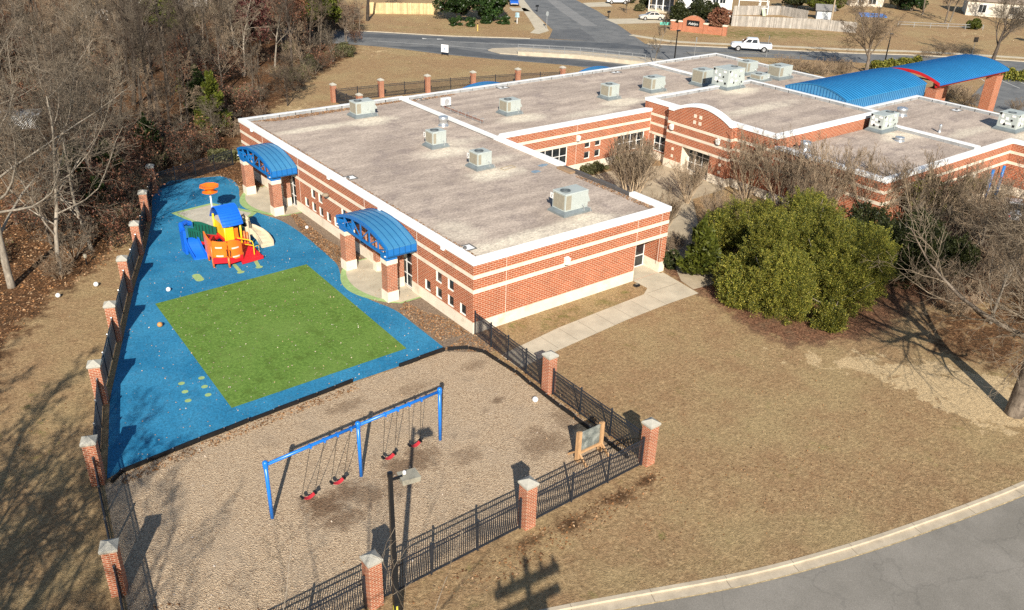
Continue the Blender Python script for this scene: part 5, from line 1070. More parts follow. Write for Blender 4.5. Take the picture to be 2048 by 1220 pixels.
def house(a, b, depth, h, rise, mat, label, roofm, wins=(), n_=None):
    a = Vector(a); b = Vector(b); d = (b-a); L = d.length; ang = math.atan2(d.y, d.x); t = thing('house', label, 'house', (a.x,a.y,0), ang)
    m = MB(); m.box(0,L,0,depth,-.2,h); m.add([(0,0,h),(0,depth,h),(0,depth/2,h+rise),(L,0,h),(L,depth,h),(L,depth/2,h+rise)], [(0,2,1),(3,4,5)]); m.build('wall', mat, t)
    m = MB(); e = .4; sl = rise/(depth/2)
    for s in (0, 1):
        y0 = -e if s == 0 else depth+e; z0 = h - e*sl; yr = depth/2
        q = [(-e,y0,z0+.06),(L+e,y0,z0+.06),(L+e,yr,h+rise+.06),(-e,yr,h+rise+.06)]; m.hexa([(x,y,z-.05) for x,y,z in q], [(x,y,z+.12) for x,y,z in q]) if s == 0 else m.hexa([(x,y,z-.05) for x,y,z in q][::-1], [(x,y,z+.12) for x,y,z in q][::-1])
    m.build('roof', roofm, t)
    for x, z, w, hh in wins:
        m = MB(); m.box(x-w/2-.08,x+w/2+.08,-.05,.02,z-.08,z+hh+.08); f = m.build('window', M_FRAME, t); m = MB(); m.box(x-w/2,x-.03,-.07,-.045,z,z+hh); m.box(x+.03,x+w/2,-.07,-.045,z,z+hh); m.build('pane', M_GLASS, f)
    return t
M_SIDEW = plain('white_siding', (.74,.72,.68), .7, var=.05, scale=.6); M_SIDET = plain('tan_siding', (.56,.40,.22), .8, var=.08); M_SIDEC = plain('cream_siding', (.62,.56,.46), .8, var=.07); M_SHING = plain('grey_shingle', (.20,.19,.18), .9, var=.15, scale=2, fine=.15); M_SHINGB = plain('brown_shingle', (.24,.19,.15), .9, var=.15, scale=2, fine=.15)
wh_ = house(G(1352,40), G(1459,47), 9, 5.6, 2.6, M_SIDEW, 'white two storey house behind the round shrubs and brick entrance sign', M_SHING, [(8.3,3.6,1.0,1.4),(7.0,3.6,1.0,1.4),(3.,3.6,1.,1.4),(4.5,.9,1.,1.4)])
ph_ = thing('porch', 'small open white porch with railing next to the white house', 'porch', (*G(1296,23),0), math.atan2(G(1352,28)[1]-G(1296,23)[1], G(1352,28)[0]-G(1296,23)[0]))
m = MB(); m.box(0,4.5,-.3,3,0,.5); m.build('floor', M_CONC, ph_)
for x in (.15, 1.6, 3.0, 4.3): m = MB(); m.box(x-.1,x+.1,-.2,0,.5,3.1); m.build('column', M_FRAME, ph_)
m = MB(); m.box(0,4.5,-.15,-.1,1.35,1.42); m.build('rail', M_FRAME, ph_); m = MB(); m.box(-.3,4.8,-.6,3.2,3.1,3.4); m.build('roof', M_SHING, ph_); m = MB(); m.box(0,4.5,2.6,2.8,.5,3.1); m.build('back_wall', plain('porch_grey', (.25,.25,.27), .8), ph_)
house(G(1700,12), G(1765,15), 8, 5, 2, M_SIDEC, 'cream house with dark windows above the blue tarp', M_SHINGB, [(4.6,.6,1.6,2.2),(2.2,.6,1.2,2.2)])
house(G(1930,30), G(2110,44), 9, 3.2, 2.4, M_SIDEC, 'low cream house behind bare trees beyond the far lawn', M_SHINGB, [(3,.8,1.4,1.5),(9,.8,1.4,1.5),(14,.8,1.4,1.5)])
house(G(1780,-22), G(1900,-14), 9, 3.5, 2.4, M_SIDET, 'tan house with a grey roof hidden by dark evergreens', M_SHING, [(3,.8,1.4,1.5),(9,.8,1.4,1.5)])
house(G(180,8), G(252,19), 9, 5.2, 2.2, M_SIDET, 'orange tan house glimpsed behind the dark tree trunks', M_SHINGB, [(3,1,1.2,1.5)])
house(G(262,18), G(425,12), 9, 5.2, 2.4, M_SIDEW, 'long white house glimpsed behind the woods', M_SHING, [(3,1.2,1.2,1.5),(8,1.2,1.2,1.5),(14,1.2,1.2,1.5)])
house(G(700,-14), G(800,-10), 8, 4, 2.2, plain('grey_siding', (.30,.31,.33), .8), 'grey house behind the new pine fence', M_SHING, [(3,1,1.2,1.5),(7,1,1.2,1.5)])
dk = thing('lattice_deck', 'white lattice skirt of a deck at the edge of the woods', 'deck', (*G(6,262),0), R_(-20)); m = MB()
for k in range(-2, 12):
    for s in (-1, 1): m.beam((.22*k, 0, .1 if s > 0 else 1.3), (.22*k+1.2*.9, 0, 1.3 if s > 0 else .1), .02, .04)
m.build('lattice', M_FRAME, dk); m = MB(); m.box(-.4,3.6,-.1,2.6,1.35,1.5); m.build('floor', plain('deck_grey', (.3,.29,.27), .9), dk); m = MB(); m.box(-.3,3.5,2.0,2.1,0,1.35); m.build('skirt', M_DARK, dk)
cv = thing('covered_trailer', 'small white covered trailer behind the woods', 'trailer', (*G(180,52),0), R_(10)); m = MB(); m.hexa([(0,0,.5),(3.4,0,.5),(3.4,1.8,.5),(0,1.8,.5)], [(.1,.1,2.2),(3.3,.1,2.2),(3.3,1.7,2.2),(.1,1.7,2.2)]); m.build('body', M_SIDEW, cv); m = MB(); m.lathe([(.35,-.1),(.35,.1),(0,.1)], (0,0,0), 12); o = m.build('wheel', M_DARK, cv); o.rotation_euler = (PI/2,0,0); o.location = (1.7,-.02,.35)
sh_ = house(G(1632,38), G(1664,40), 2.4, 1.9, .7, plain('shed_metal', (.52,.54,.55), .5), 'small pale metal shed behind the grey board fence', M_SHING)
tp = MB(); tp.prism([G(1715,26),G(1768,30),G(1774,36),G(1722,34)], .05, .22); tag(tp.build('blue_tarp', plain('tarp_blue', (.05,.20,.55), .5, var=.25, scale=3), None), 'bright blue tarp spread on the grass slope below the cream house', 'tarp')
ys = thing('yard_swing_set', 'white backyard swing set with a slide behind the grey fence', 'swing set', (*G(1475,27),0), R_(-42)); m = MB(); m.tube([(0,0,2.6),(5.6,0,2.6)], .08, 6); m.build('beam', M_FRAME, ys)
for x in (0,): m = MB(); m.tube([(x,-.8,0),(x,0,2.6),(x,.8,0)], .07, 6); m.build('leg', M_FRAME, ys)
m = MB()
for x in (4.2,5.8):
    for y in (-.7,.7): m.box(x-.07,x+.07,y-.07,y+.07,0,2.8)
m.box(4.2,5.8,-.7,.7,1.25,1.35); m.build('tower', M_FRAME, ys); m = MB(); m.hexa([(4.6,-.75,1.2),(5.2,-.75,1.2),(5.2,-2.6,.1),(4.6,-2.6,.1)],[(4.6,-.75,1.3),(5.2,-.75,1.3),(5.2,-2.6,.25),(4.6,-2.6,.25)]); m.build('slide', plain('pale_green_slide', (.5,.58,.4), .5), ys)
# brick neighbourhood sign
bs = thing('entrance_sign', 'low brick neighbourhood sign wall with an arched centre and a dark name plate', 'sign', (*G(1387,64),0)); a = Vector(G(1342,60)); b = Vector(G(1450,72)); d = b-a; L = d.length; bs.location = (a.x,a.y,0); bs.rotation_euler = (0,0,math.atan2(d.y,d.x))
m = MB(); m.box(0,L,0,.4,-.2,1.3); m.build('wall', M_BRICK, bs); c = L*.40; n = 12
m = MB(); q = [(c-1.9+3.8*k/n, 2.1+.75*math.sin(PI*k/n)) for k in range(n+1)]
m.add([(x,-.15,0) for x, z in q]+[(x,-.15,z) for x, z in q]+[(x,.45,0) for x, z in q]+[(x,.45,z) for x, z in q], [(i,i+1,14+i,13+i) for i in range(n)]+[(26+i+1,26+i,39+i,39+i+1) for i in range(n)]+[(13+i,14+i,40+i,39+i) for i in range(n)]+[(0,13,39,26),(12,38,51,25)]); m.build('arched_panel', M_BRICK, bs)
for x in (.2, c-2.3, c+2.3, L-.2): m = MB(); m.box(x-.35,x+.35,-.18,.5,0,1.6); p_ = m.build('pier', M_BRICK, bs); m = MB(); m.box(x-.42,x+.42,-.25,.57,1.6,1.78); m.build('stone_cap', M_STONE, p_)
m = MB(); m.box(c-1.15,c+1.15,-.19,-.15,1.05,2.05); pl_ = m.build('name_plate', M_BLACK, bs)
text('Adelyn', .62, (c,-.205,1.3), M_FRAME, pl_, shear=.3)
gsn = thing('street_name_sign', 'small green street sign beside the brick neighbourhood wall', 'sign', (*G(1332,57),0), R_(-35)); m = MB(); m.box(-.05,.05,-.05,.05,0,1.2); m.build('post', M_RAIL, gsn); m = MB(); m.box(-1.2,1.2,-.06,-.03,.6,1.1); m.build('plate', plain('sign_green', (.10,.42,.33), .5), gsn)
# ---------------------------------------------------------------- vehicles
def vehicle(name, cat, label, p, ang, L, W, paint, sections, cabin, wheels, wr, lights=True, bed=None):
    t = thing(name, label, cat, (p[0],p[1],0), ang)
    m = MB()   # lower body lofted from stations (x, half width, z bottom, z top)
    def ring(x, hw, z0, z1): s = .16*(z1-z0); return [(x,-hw*.94,z0),(x,-hw,z0+s),(x,-hw,z1-s*1.3),(x,-hw*.90,z1),(x,hw*.90,z1),(x,hw,z1-s*1.3),(x,hw,z0+s),(x,hw*.94,z0)]
    rs = [ring(*s) for s in sections]; vs = [v for r in rs for v in r]; fs = []
    for i in range(len(rs)-1):
        for k in range(8): fs.append((i*8+k,(i+1)*8+k,(i+1)*8+(k+1)%8,i*8+(k+1)%8))
    fs += [tuple(range(8)), tuple(range((len(rs)-1)*8+7,(len(rs)-1)*8-1,-1))]; m.add(vs, fs); body = m.build('body', paint, t)
    xb0, xb1, xt0, xt1, zb, zt, wb, wt = cabin
    m = MB(); m.hexa([(xb0,-wb,zb),(xb1,-wb,zb),(xb1,wb,zb),(xb0,wb,zb)], [(xt0,-wt,zt),(xt1,-wt,zt),(xt1,wt,zt),(xt0,wt,zt)]); m.hexa([(xt0+.02,-wt+.02,zt),(xt1-.02,-wt+.02,zt),(xt1-.02,wt-.02,zt),(xt0+.02,wt-.02,zt)], [(xt0+.14,-wt+.1,zt+.05),(xt1-.14,-wt+.1,zt+.05),(xt1-.14,wt-.1,zt+.05),(xt0+.14,wt-.1,zt+.05)]); m.build('cabin', paint, t)
    def side(u, v, s):
        xb = xb0+(xb1-xb0)*u; xt = xt0+(xt1-xt0)*u; z = zb+(zt-zb)*v; return (xb+(xt-xb)*v, s*(wb+(wt-wb)*v+.012), z)
    gl = MB()
    for s in (-1, 1):
        for u0, u1 in ((.10,.47),(.53,.90)):
            q = [side(u0,.16,s),side(u1,.16,s),side(u1,.88,s),side(u0,.88,s)]; q2 = [(x,y-s*.03,z) for x,y,z in q]; gl.hexa(q2, q) if s > 0 else gl.hexa(q, q2)
    gl.build('side_window', M_CARGLASS, t)
    def endg(xb, xt, sgn):
        m = MB(); f = lambda v: xb+(xt-xb)*v+sgn*.012; w = lambda v: (wb+(wt-wb)*v)*.90
        q = [(f(.12),-w(.12),zb+(zt-zb)*.12),(f(.12),w(.12),zb+(zt-zb)*.12),(f(.9),w(.9),zb+(zt-zb)*.9),(f(.9),-w(.9),zb+(zt-zb)*.9)]; m.hexa([(x-sgn*.03,y,z) for x,y,z in q], q); return m
    endg(xb1, xt1, 1).build('windscreen', M_CARGLASS, t); endg(xb0, xt0, -1).build('rear_window', M_CARGLASS, t)
    for x in wheels:
        for s in (-1, 1):
            m = MB(); m.lathe([(wr*.6,-.13),(wr*.97,-.13),(wr,-.08),(wr,.08),(wr*.97,.13),(wr*.6,.13)], (0,0,0), 18); w_ = m.build('wheel', M_TYRE, t); w_.location = (x,s*(W/2-.10),wr); w_.rotation_euler = (s*-PI/2,0,0)
            m = MB(); m.lathe([(0,.15),(.06,.15),(wr*.22,.12),(wr*.55,.135),(wr*.62,.13)], (0,0,0), 12); m.build('rim', M_RIM, w_)
            m = MB(); m.lathe([(wr*1.16,-.14),(wr*1.16,.03)], (0,0,0), 18); m.lathe([(0,.028),(wr*1.16,.028)], (0,0,0), 18); a_ = m.build('wheel_arch', M_DARK, t); a_.location = (x,s*(W/2-.02),wr*1.02); a_.rotation_euler = (s*-PI/2,0,0)
    xf = sections[-1][0]; hw = sections[-1][1]; zf = sections[-1][3]; zb_ = sections[-1][2]
    for s in (-1, 1): m = MB(); m.box(xf-.12,xf+.02,*sorted((s*hw*.93,s*hw*.60)),zf-.38,zf-.14); m.build('headlight', M_RIM, t)
    m = MB(); m.box(xf-.05,xf+.025,-hw*.56,hw*.56,zf-.45,zf-.12); m.build('grille', M_DARK, t); m = MB(); m.box(xf-.05,xf+.09,-hw*.95,hw*.95,zb_+.05,zb_+.24); m.build('front_bumper', M_RIM, t)
    xr = sections[0][0]; m = MB(); m.box(xr-.09,xr+.05,-sections[0][1]*.95,sections[0][1]*.95,zb_+.08,zb_+.28); m.build('rear_bumper', M_RIM, t)
    for s in (-1, 1): m = MB(); m.box(xr-.02,xr+.06,*sorted((s*sections[0][1]*.98,s*sections[0][1]*.8)),sections[0][3]-.45,sections[0][3]-.15); m.build('tail_light', M_RED, t); m = MB(); m.box(xb1-.35,xb1-.2,*sorted((s*(wb+.03),s*(wb+.24))),zb+.08,zb+.28); m.build('mirror', paint, t)
    if bed: m = MB(); x0, x1, hw_, z0_, z1_ = bed; m.box(x0,x1,-hw_,hw_,z1_,z1_+.006); m.build('bed_cover', plain('bed_grey', (.16,.16,.16), .7), t)
    return t
M_TYRE = plain('tyre', (.02,.02,.02), .8); M_RIM = plain('silver_rim', (.5,.5,.5), .3, .6, var=.1)
def carpaint(n, c): m = plain(n, c, .22, var=.02, spec=.5); m.node_tree.nodes['Principled BSDF'].inputs['Coat Weight'].default_value = .4; return m
f_ = Vector(G(1461,99)); r_ = Vector(G(1541,104)); mid = (f_+r_)/2; ang = math.atan2(f_.y-r_.y, f_.x-r_.x)
vehicle('pickup_truck', 'pickup truck', 'white four door pickup truck driving on the road beyond the school', mid, ang, 6.3, 2.05, carpaint('white_paint', (.78,.79,.80)), [(-3.15,.95,.62,1.28),(-3.0,1.0,.55,1.32),(-1.2,1.0,.50,1.32),(.9,1.0,.50,1.28),(1.2,1.0,.50,1.25),(2.7,1.0,.52,1.20),(3.05,.96,.58,1.12),(3.15,.90,.62,1.05)], (-1.15,1.55,-.95,.70,1.26,1.98,.95,.78), (-2.0,2.05), .42, bed=(-3.0,-1.2,.82,0,1.33))
f_ = Vector(G(1276,39)); r_ = Vector(G(1330,40)); mid = (f_+r_)/2; ang = math.atan2(f_.y-r_.y, f_.x-r_.x)
vehicle('sedan', 'car', 'silver beige sedan parked on the driveway right of the side street', mid, ang, 4.8, 1.82, carpaint('silver_paint', (.50,.46,.40)), [(-2.4,.80,.40,.95),(-2.2,.88,.32,1.0),(-1.3,.90,.26,.98),(1.0,.90,.26,.95),(1.9,.88,.28,.84),(2.3,.82,.34,.74),(2.4,.74,.38,.68)], (-1.75,1.15,-1.0,.35,.95,1.43,.84,.64), (-1.42,1.45), .32)
vehicle('sport_utility_car', 'car', 'white sport utility car parked at the top of the side street', Vector(G(1235,7)), ang, 4.8, 1.9, carpaint('suv_white', (.72,.73,.74)), [(-2.4,.84,.5,1.15),(-2.2,.92,.42,1.2),(1.0,.94,.36,1.12),(2.1,.9,.4,1.0),(2.4,.8,.46,.9)], (-2.15,1.25,-1.9,.45,1.12,1.75,.88,.72), (-1.45,1.5), .36)
vehicle('hatchback', 'car', 'bright blue small car beside the magnolia hedge', Vector(G(1028,10)), R_(-125), 4.2, 1.8, carpaint('car_blue', (.015,.12,.55)), [(-2.0,.80,.4,1.0),(-1.9,.88,.32,1.05),(1.0,.9,.28,1.0),(1.8,.86,.3,.85),(2.1,.76,.38,.72)], (-1.9,1.1,-1.5,.3,.98,1.5,.84,.66), (-1.3,1.35), .32)
# parked cars seen through the branches on the far side
vehicle('sedan', 'car', 'pale car half hidden by bare branches in the lot beside the outer wing', Vector(G(2015,430)), R_(40), 4.7, 1.82, carpaint('grey_car_paint', (.36,.37,.38)), [(-2.4,.80,.40,.95),(-2.2,.88,.32,1.0),(-1.3,.90,.26,.98),(1.0,.90,.26,.95),(1.9,.88,.28,.84),(2.3,.82,.34,.74),(2.4,.74,.38,.68)], (-1.75,1.15,-1.0,.35,.95,1.43,.84,.64), (-1.42,1.45), .32)
for x, lbl in ((51.9,'blue post standing in front of the outer brick wing, nearer the shrubs'),(53.9,'blue post in front of the outer brick wing, nearer the inside corner')):
    t = thing('blue_post', lbl, 'post', (x,-5.5,0)); m = MB(); m.tube([(0,0,0),(0,0,2.85)], .13, 10); m.build('shaft', M_BLUED, t, True); m = MB(); m.box(-.22,.22,-.22,.22,0,.12); m.build('base', M_CONC, t)

# ---------------------------------------------------------------- vegetation
def fast_mesh(name, V, F, mats, mi=None, smooth=False):
    """V (n,3) array, F (m,k) array of equal sided faces"""
    me = bpy.data.meshes.new(name); V = np.asarray(V, np.float32); F = np.asarray(F, np.int32); k = F.shape[1]
    me.vertices.add(len(V)); me.vertices.foreach_set('co', V.ravel()); me.loops.add(F.size); me.loops.foreach_set('vertex_index', F.ravel())
    me.polygons.add(len(F)); me.polygons.foreach_set('loop_start', np.arange(0, F.size, k, dtype=np.int32))
    for m in (mats if isinstance(mats, (list, tuple)) else [mats]): me.materials.append(m)
    me.update(calc_edges=True); me.validate(); return me
def link(name, me, parent=None):
    o = bpy.data.objects.new(name, me); COL.objects.link(o); o.parent = parent; return o
def leaf_mesh(name, C, size, mat, up=.5, aspect=1.6, dirs=None, rg=rng):
    """one small folded blade per centre"""
    C = np.asarray(C, float); n = len(C); s = size*rg.uniform(.6, 1.35, (n,1))
    d = rg.normal(size=(n,3)) if dirs is None else dirs + rg.normal(size=(n,3))*.45
    d /= np.linalg.norm(d, axis=1, keepdims=True) + 1e-9
    nn = rg.normal(size=(n,3)) + np.array([0,0,up*2]); q = np.cross(d, nn); q /= np.linalg.norm(q, axis=1, keepdims=True) + 1e-9
    a = C - d*s*aspect/2; b = C + q*s/2; c = C + d*s*aspect/2; e = C - q*s/2
    V = np.stack([a,b,c,e], 1).reshape(-1,3); F = np.arange(4*n).reshape(n,4); return fast_mesh(name, V, F, mat)
class Tw:
    """collects cheap three sided twigs"""
    def __init__(s): s.p = []; s.q = []; s.r = []; s.e = []
    def add(s, p, q, r, e=.35): s.p.append(tuple(p)); s.q.append(tuple(q)); s.r.append(r); s.e.append(e)
    def mesh(s, name, mat):
        p = np.array(s.p, float).reshape(-1,3); q = np.array(s.q, float).reshape(-1,3); r = np.array(s.r)[:,None]; e = np.array(s.e)[:,None]; d = q-p; d /= np.linalg.norm(d, axis=1, keepdims=True)+1e-9
        ref = np.where(np.abs(d[:,2:3]) > .9, np.array([[1.,0,0]]), np.array([[0,0,1.]])); a = np.cross(d, ref); a /= np.linalg.norm(a, axis=1, keepdims=True)+1e-9; b = np.cross(d, a)
        R = []
        for base, rad in ((p, r), (q, r*e)):
            for k in range(3): R.append(base + (a*math.cos(2*PI*k/3)+b*math.sin(2*PI*k/3))*rad)
        n = len(p); V = np.stack(R, 1).reshape(-1,3); i = np.arange(n)[:,None]*6
        F = np.concatenate([i+np.array([[k, (k+1)%3, 3+(k+1)%3, 3+k]]) for k in range(3)], 1).reshape(-1,4); return fast_mesh(name, V, F, mat)
def rdir(d, ang, rnd):
    d = Vector(d).normalized(); r = Vector((rnd.gauss(0,1), rnd.gauss(0,1), rnd.gauss(0,1))); a = d.cross(r)
    if a.length < 1e-4: a = Vector((1,0,0))
    a.normalize(); return (d*math.cos(ang) + a*math.sin(ang)).normalized()
def grow(tm, tw, p, d, L, r, lv, P, rnd, tips=None):
    ns = P['seg'][lv]; pts = [Vector(p)]; rs = [r]; d = Vector(d).normalized()
    for i in range(ns):
        d = (d + Vector((rnd.gauss(0,1),rnd.gauss(0,1),rnd.gauss(0,1)))*P['wob'][lv] + Vector((0,0,P['up'][lv]))).normalized()
        pts.append(pts[-1] + d*(L/ns)); rs.append(max(P['rmin'], r*(1 - (i+1)/ns*P['tap'][lv])))
    if lv <= P['tube']: tm.tube(pts, rs, P['sides'][lv], cap=False)
    else:
        for i in range(ns): tw.add(pts[i], pts[i+1], rs[i], rs[i+1]/rs[i])
    if lv + 1 < len(P['seg']):
        n = P['n'][lv]
        for j in range(n):
            t = P['t0'][lv] + (1-P['t0'][lv])*(j+rnd.random())/n; x = t*ns; i = min(int(x), ns-1); q = pts[i].lerp(pts[i+1], x-i); rr = rs[i]+(rs[i+1]-rs[i])*(x-i)
            dd = (pts[i+1]-pts[i]).normalized(); c = rdir(dd, P['ang'][lv]*rnd.uniform(.7,1.25), rnd); c.z += P['lift'][lv]; 
            grow(tm, tw, q, c, L*P['ratio'][lv]*(1.15-.65*t)*rnd.uniform(.7,1.25), max(P['rmin'], rr*P['rr'][lv]), lv+1, P, rnd, tips)
    elif tips is not None: tips.append(tuple(pts[-1]))
def tree_proto(name, seed, h, r, P, mb, mt, label, cat, group, stems=1, spread=0., leaves=None, lean=(0,0)):
    rnd = random.Random(seed); t = thing(name, label, cat, (0,0,-500), 0, group); tm = MB(); tw = Tw(); tips = []
    for k in range(stems):
        a = 2*PI*k/stems + rnd.random()*.6; s = spread*rnd.uniform(.35,1.1); d = Vector((math.cos(a)*s+lean[0], math.sin(a)*s+lean[1], 1)); o = Vector((math.cos(a),math.sin(a),0))*(.05+.16*(stems > 1)*rnd.random())
        grow(tm, tw, o - Vector((0,0,.15)), d, h*rnd.uniform(.85,1.08) if stems > 1 else h, r, 0, P, rnd, tips)
    tm.build('trunk', mb, t, True); link('crown', tw.mesh('crown', mt), t)
    if leaves:
        mat, n, size, jit = leaves; pick = [rnd.choice(tips) for _ in range(n)]; C = np.array(pick) + np.random.default_rng(seed).normal(size=(n,3))*jit; link('foliage', leaf_mesh('foliage', C, size, mat, .2), t)
    return t
def PT(**k):
    d = dict(seg=(7,5,4,3,2), wob=(.07,.13,.18,.22,.25), up=(.02,.05,.05,.03,.02), tap=(.85,.85,.85,.7,.6), tube=1, sides=(8,5,4,3,3), n=(15,7,6,3), t0=(.32,.2,.15,.25), ang=(.85,.75,.7,.65), lift=(.15,.1,.1,.05), ratio=(.36,.45,.5,.6), rr=(.45,.5,.5,.6), rmin=.009); d.update(k); return d
GW = 'bare woodland trees beside the play yard'; LW = 'tall bare grey brown tree crowded among others in the woods'
W_ = [tree_proto('bare_tree', 11, 12., .17, PT(), M_BARK, M_TWIG, LW, 'tree', GW), tree_proto('bare_tree', 12, 14., .20, PT(n=(17,7,6,3), ang=(.7,.7,.7,.65)), M_BARKD, M_TWIGD, LW, 'tree', GW),
      tree_proto('bare_tree', 13, 10., .14, PT(ang=(1.0,.8,.7,.6), t0=(.22,.2,.15,.25)), M_BARK, M_TWIGT, LW, 'tree', GW), tree_proto('bare_tree', 14, 9., .12, PT(wob=(.12,.16,.2,.22,.25), ratio=(.42,.45,.5,.6), t0=(.25,.2,.15,.2)), M_BARKW, M_TWIGW, LW, 'tree', GW, stems=2, spread=.18),
      tree_proto('bare_tree', 15, 16., .24, PT(t0=(.45,.2,.15,.25), n=(16,7,6,3)), M_BARKD, M_TWIG, LW, 'tree', GW)]
GB = 'leafless understory shrubs in the woods'; LB = 'leafless tangled shrub in the undergrowth of the woods'
PB = PT(seg=(5,4,3,2), wob=(.14,.18,.22,.25), up=(.03,.03,.0,.0), tube=0, sides=(4,3,3,3), n=(7,6,3), t0=(.15,.15,.2), ang=(.7,.75,.7), lift=(.05,.0,.0), ratio=(.5,.5,.55), rr=(.55,.55,.6), rmin=.008)
B_ = [tree_proto('woodland_shrub', 21, 2.8, .03, PB, M_TWIG, M_TWIG, LB, 'shrub', GB, 9, .7), tree_proto('woodland_shrub', 22, 2.0, .025, PB, M_TWIGT, M_TWIGT, LB, 'shrub', GB, 10, .9), tree_proto('woodland_shrub', 23, 3.4, .035, PB, M_TWIGD, M_TWIGD, LB, 'shrub', GB, 8, .5, leaves=(M_OAKLEAF, 900, .11, .12)), tree_proto('woodland_shrub', 24, 2.4, .03, PB, M_TWIG, M_TWIGT, LB, 'shrub', GB, 9, .8, leaves=(M_OLIVE, 420, .09, .15))]
USED = set()
def put(proto, p, s=1., rz=None, label=None, z=0, group=False):
    if proto.name not in USED: USED.add(proto.name); o = proto; KIDS.setdefault(proto.name, kids(proto))
    else: o = copy_tree(proto)
    o.location = (p[0], p[1], z); o.rotation_euler = (0,0,random.uniform(0,2*PI) if rz is None else rz); o.scale = (s*random.uniform(.93,1.07),)*2 + (s,) if rz is None else (s,s,s)
    if label: o['label'] = label
    if group is None and 'group' in o: del o['group']
    return o
from mathutils.geometry import intersect_point_line
def in_wood(x, y): 
    P = WOOD_EDGE + [(20,400),(-300,400),(-300,8)]; c = False
    for i in range(len(P)):
        (x0,y0),(x1,y1) = P[i], P[(i+1)%len(P)]
        if (y0 > y) != (y1 > y) and x < (x1-x0)*(y-y0)/(y1-y0)+x0: c = not c
    return c
rw_ = random.Random(5); placed = []
def scatter(n, mind, fn, cond, tries=60000):
    pts = []; k = 0
    while len(pts) < n and k < tries:
        k += 1; x = rw_.uniform(-62,48); y = rw_.uniform(12,132)
        if not in_wood(x, y): continue
        px, py = PX(x, y)
        if not (-260 < px < 760 and -60 < py < 640) or not cond(x, y, px, py): continue
        if any((x-a)**2+(y-b)**2 < mind*mind for a, b in pts): continue
        pts.append((x,y)); fn(x, y, px, py)
    return pts
def dedge(x, y): return min(math.hypot(*(np.array(intersect_point_line(Vector((x,y,0)), Vector((*WOOD_EDGE[i],0)), Vector((*WOOD_EDGE[i+1],0)))[0])[:2]-np.array((x,y)))) if 0 <= intersect_point_line(Vector((x,y,0)), Vector((*WOOD_EDGE[i],0)), Vector((*WOOD_EDGE[i+1],0)))[1] <= 1 else 99 for i in range(len(WOOD_EDGE)-1))
def pt(x, y, px, py):
    de = min(dedge(x,y), 15); i = rw_.choices(range(5), (3,2,3,2,1.5))[0]; s = rw_.uniform(.75,1.1)
    if de < 4: i = rw_.choice((2,3,0)); s = rw_.uniform(.45,.7)
    if py > 420: s *= .75
    put(W_[i], (x,y), s)
scatter(190, 2.1, pt, lambda x,y,px,py: (dedge(x,y) > 1.8 or py < 200) and not (py > 430 and px > 130) and not (py > 500) and not (px > 640 and py < 60 and rw_.random() < .4))
def pb(x, y, px, py): put(B_[rw_.choices(range(4), (3,1.6,2.6,2.2))[0]], (x,y), rw_.uniform(.6,1.15))
scatter(298, 1.1, pb, lambda x,y,px,py: not (py > 540) and not (py > 470 and rw_.random() < .75) and not (py > 400 and px > 230))
# named trees of the wood edge
def own(proto_args, label, p, s=1., rz=0.): 
    t = tree_proto(*proto_args); t['label'] = label
    if 'group' in t: del t['group']
    t.location = (p[0], p[1], 0); t.rotation_euler = (0,0,rz); t.scale = (s,s,s); return t
PS = PT(seg=(8,7,5,4,2), n=(13,8,7,4), t0=(.22,.15,.12,.15), ang=(1.05,.8,.7,.65), ratio=(.62,.42,.5,.6), wob=(.07,.12,.2,.24,.25), up=(.02,.07,.04,.0,.0), rr=(.5,.5,.5,.6), rmin=.011)
own(('bare_tree', 31, 15., .26, dict(PS, n=(15,8,6,3), ratio=(.72,.42,.5,.6)), M_BARKW, M_TWIG, 'x', 'tree', None), 'pale barked tree with long spreading limbs at the open edge of the woods', G(22,575), 1., .4)
own(('bare_tree', 32, 12.5, .16, dict(PS, n=(13,7,6,3)), M_BARKW, M_TWIG, 'x', 'tree', None), 'slender pale tree standing in open leaf litter near the lone white balls', G(125,548), 1., 2.)
own(('bare_tree', 33, 13., .18, PS, M_BARKW, M_TWIG, 'x', 'tree', None), 'bare tree whose fine twigs reach over the wood-side fence', (-15.6,25.5), .8, 1.)
own(('bare_tree', 37, 12., .18, PS, M_BARK, M_TWIG, 'x', 'tree', None), 'bare tree overhanging the fence near the far end of the play yard', (-12.8,33.5), .85, 3.)
own(('bare_tree', 34, 9.5, .15, PT(), M_BARKW, M_TWIGW, 'x', 'tree', None), 'pale slim tree in front of maroon leaved trees behind the school', G(550,135), 1., 1.)
own(('bare_tree', 35, 4.2, .07, PT(seg=(5,5,4,3,2), n=(12,8,7,3), ang=(.9,.8,.7,.6), t0=(.1,.15,.15,.2), ratio=(.8,.5,.5,.6)), M_BARKD, M_TWIGD, 'x', 'tree', None), 'low round bare tree on the grass behind the far school corner', G(575,212), 1.1, 1.)
own(('bare_tree', 36, 17., .3, PT(t0=(.5,.2,.15,.25)), M_BARKD, M_TWIGD, 'x', 'tree', None), 'big dark trunk at the roadside end of the woods', G(735,42), 1., 1.)
for i, (px, py, s) in enumerate(((205,45,1.),(275,60,1.1),(322,50,1.0),(520,90,.9),(605,72,1.),(626,95,1.1))): put(W_[4], G(px,py), s)
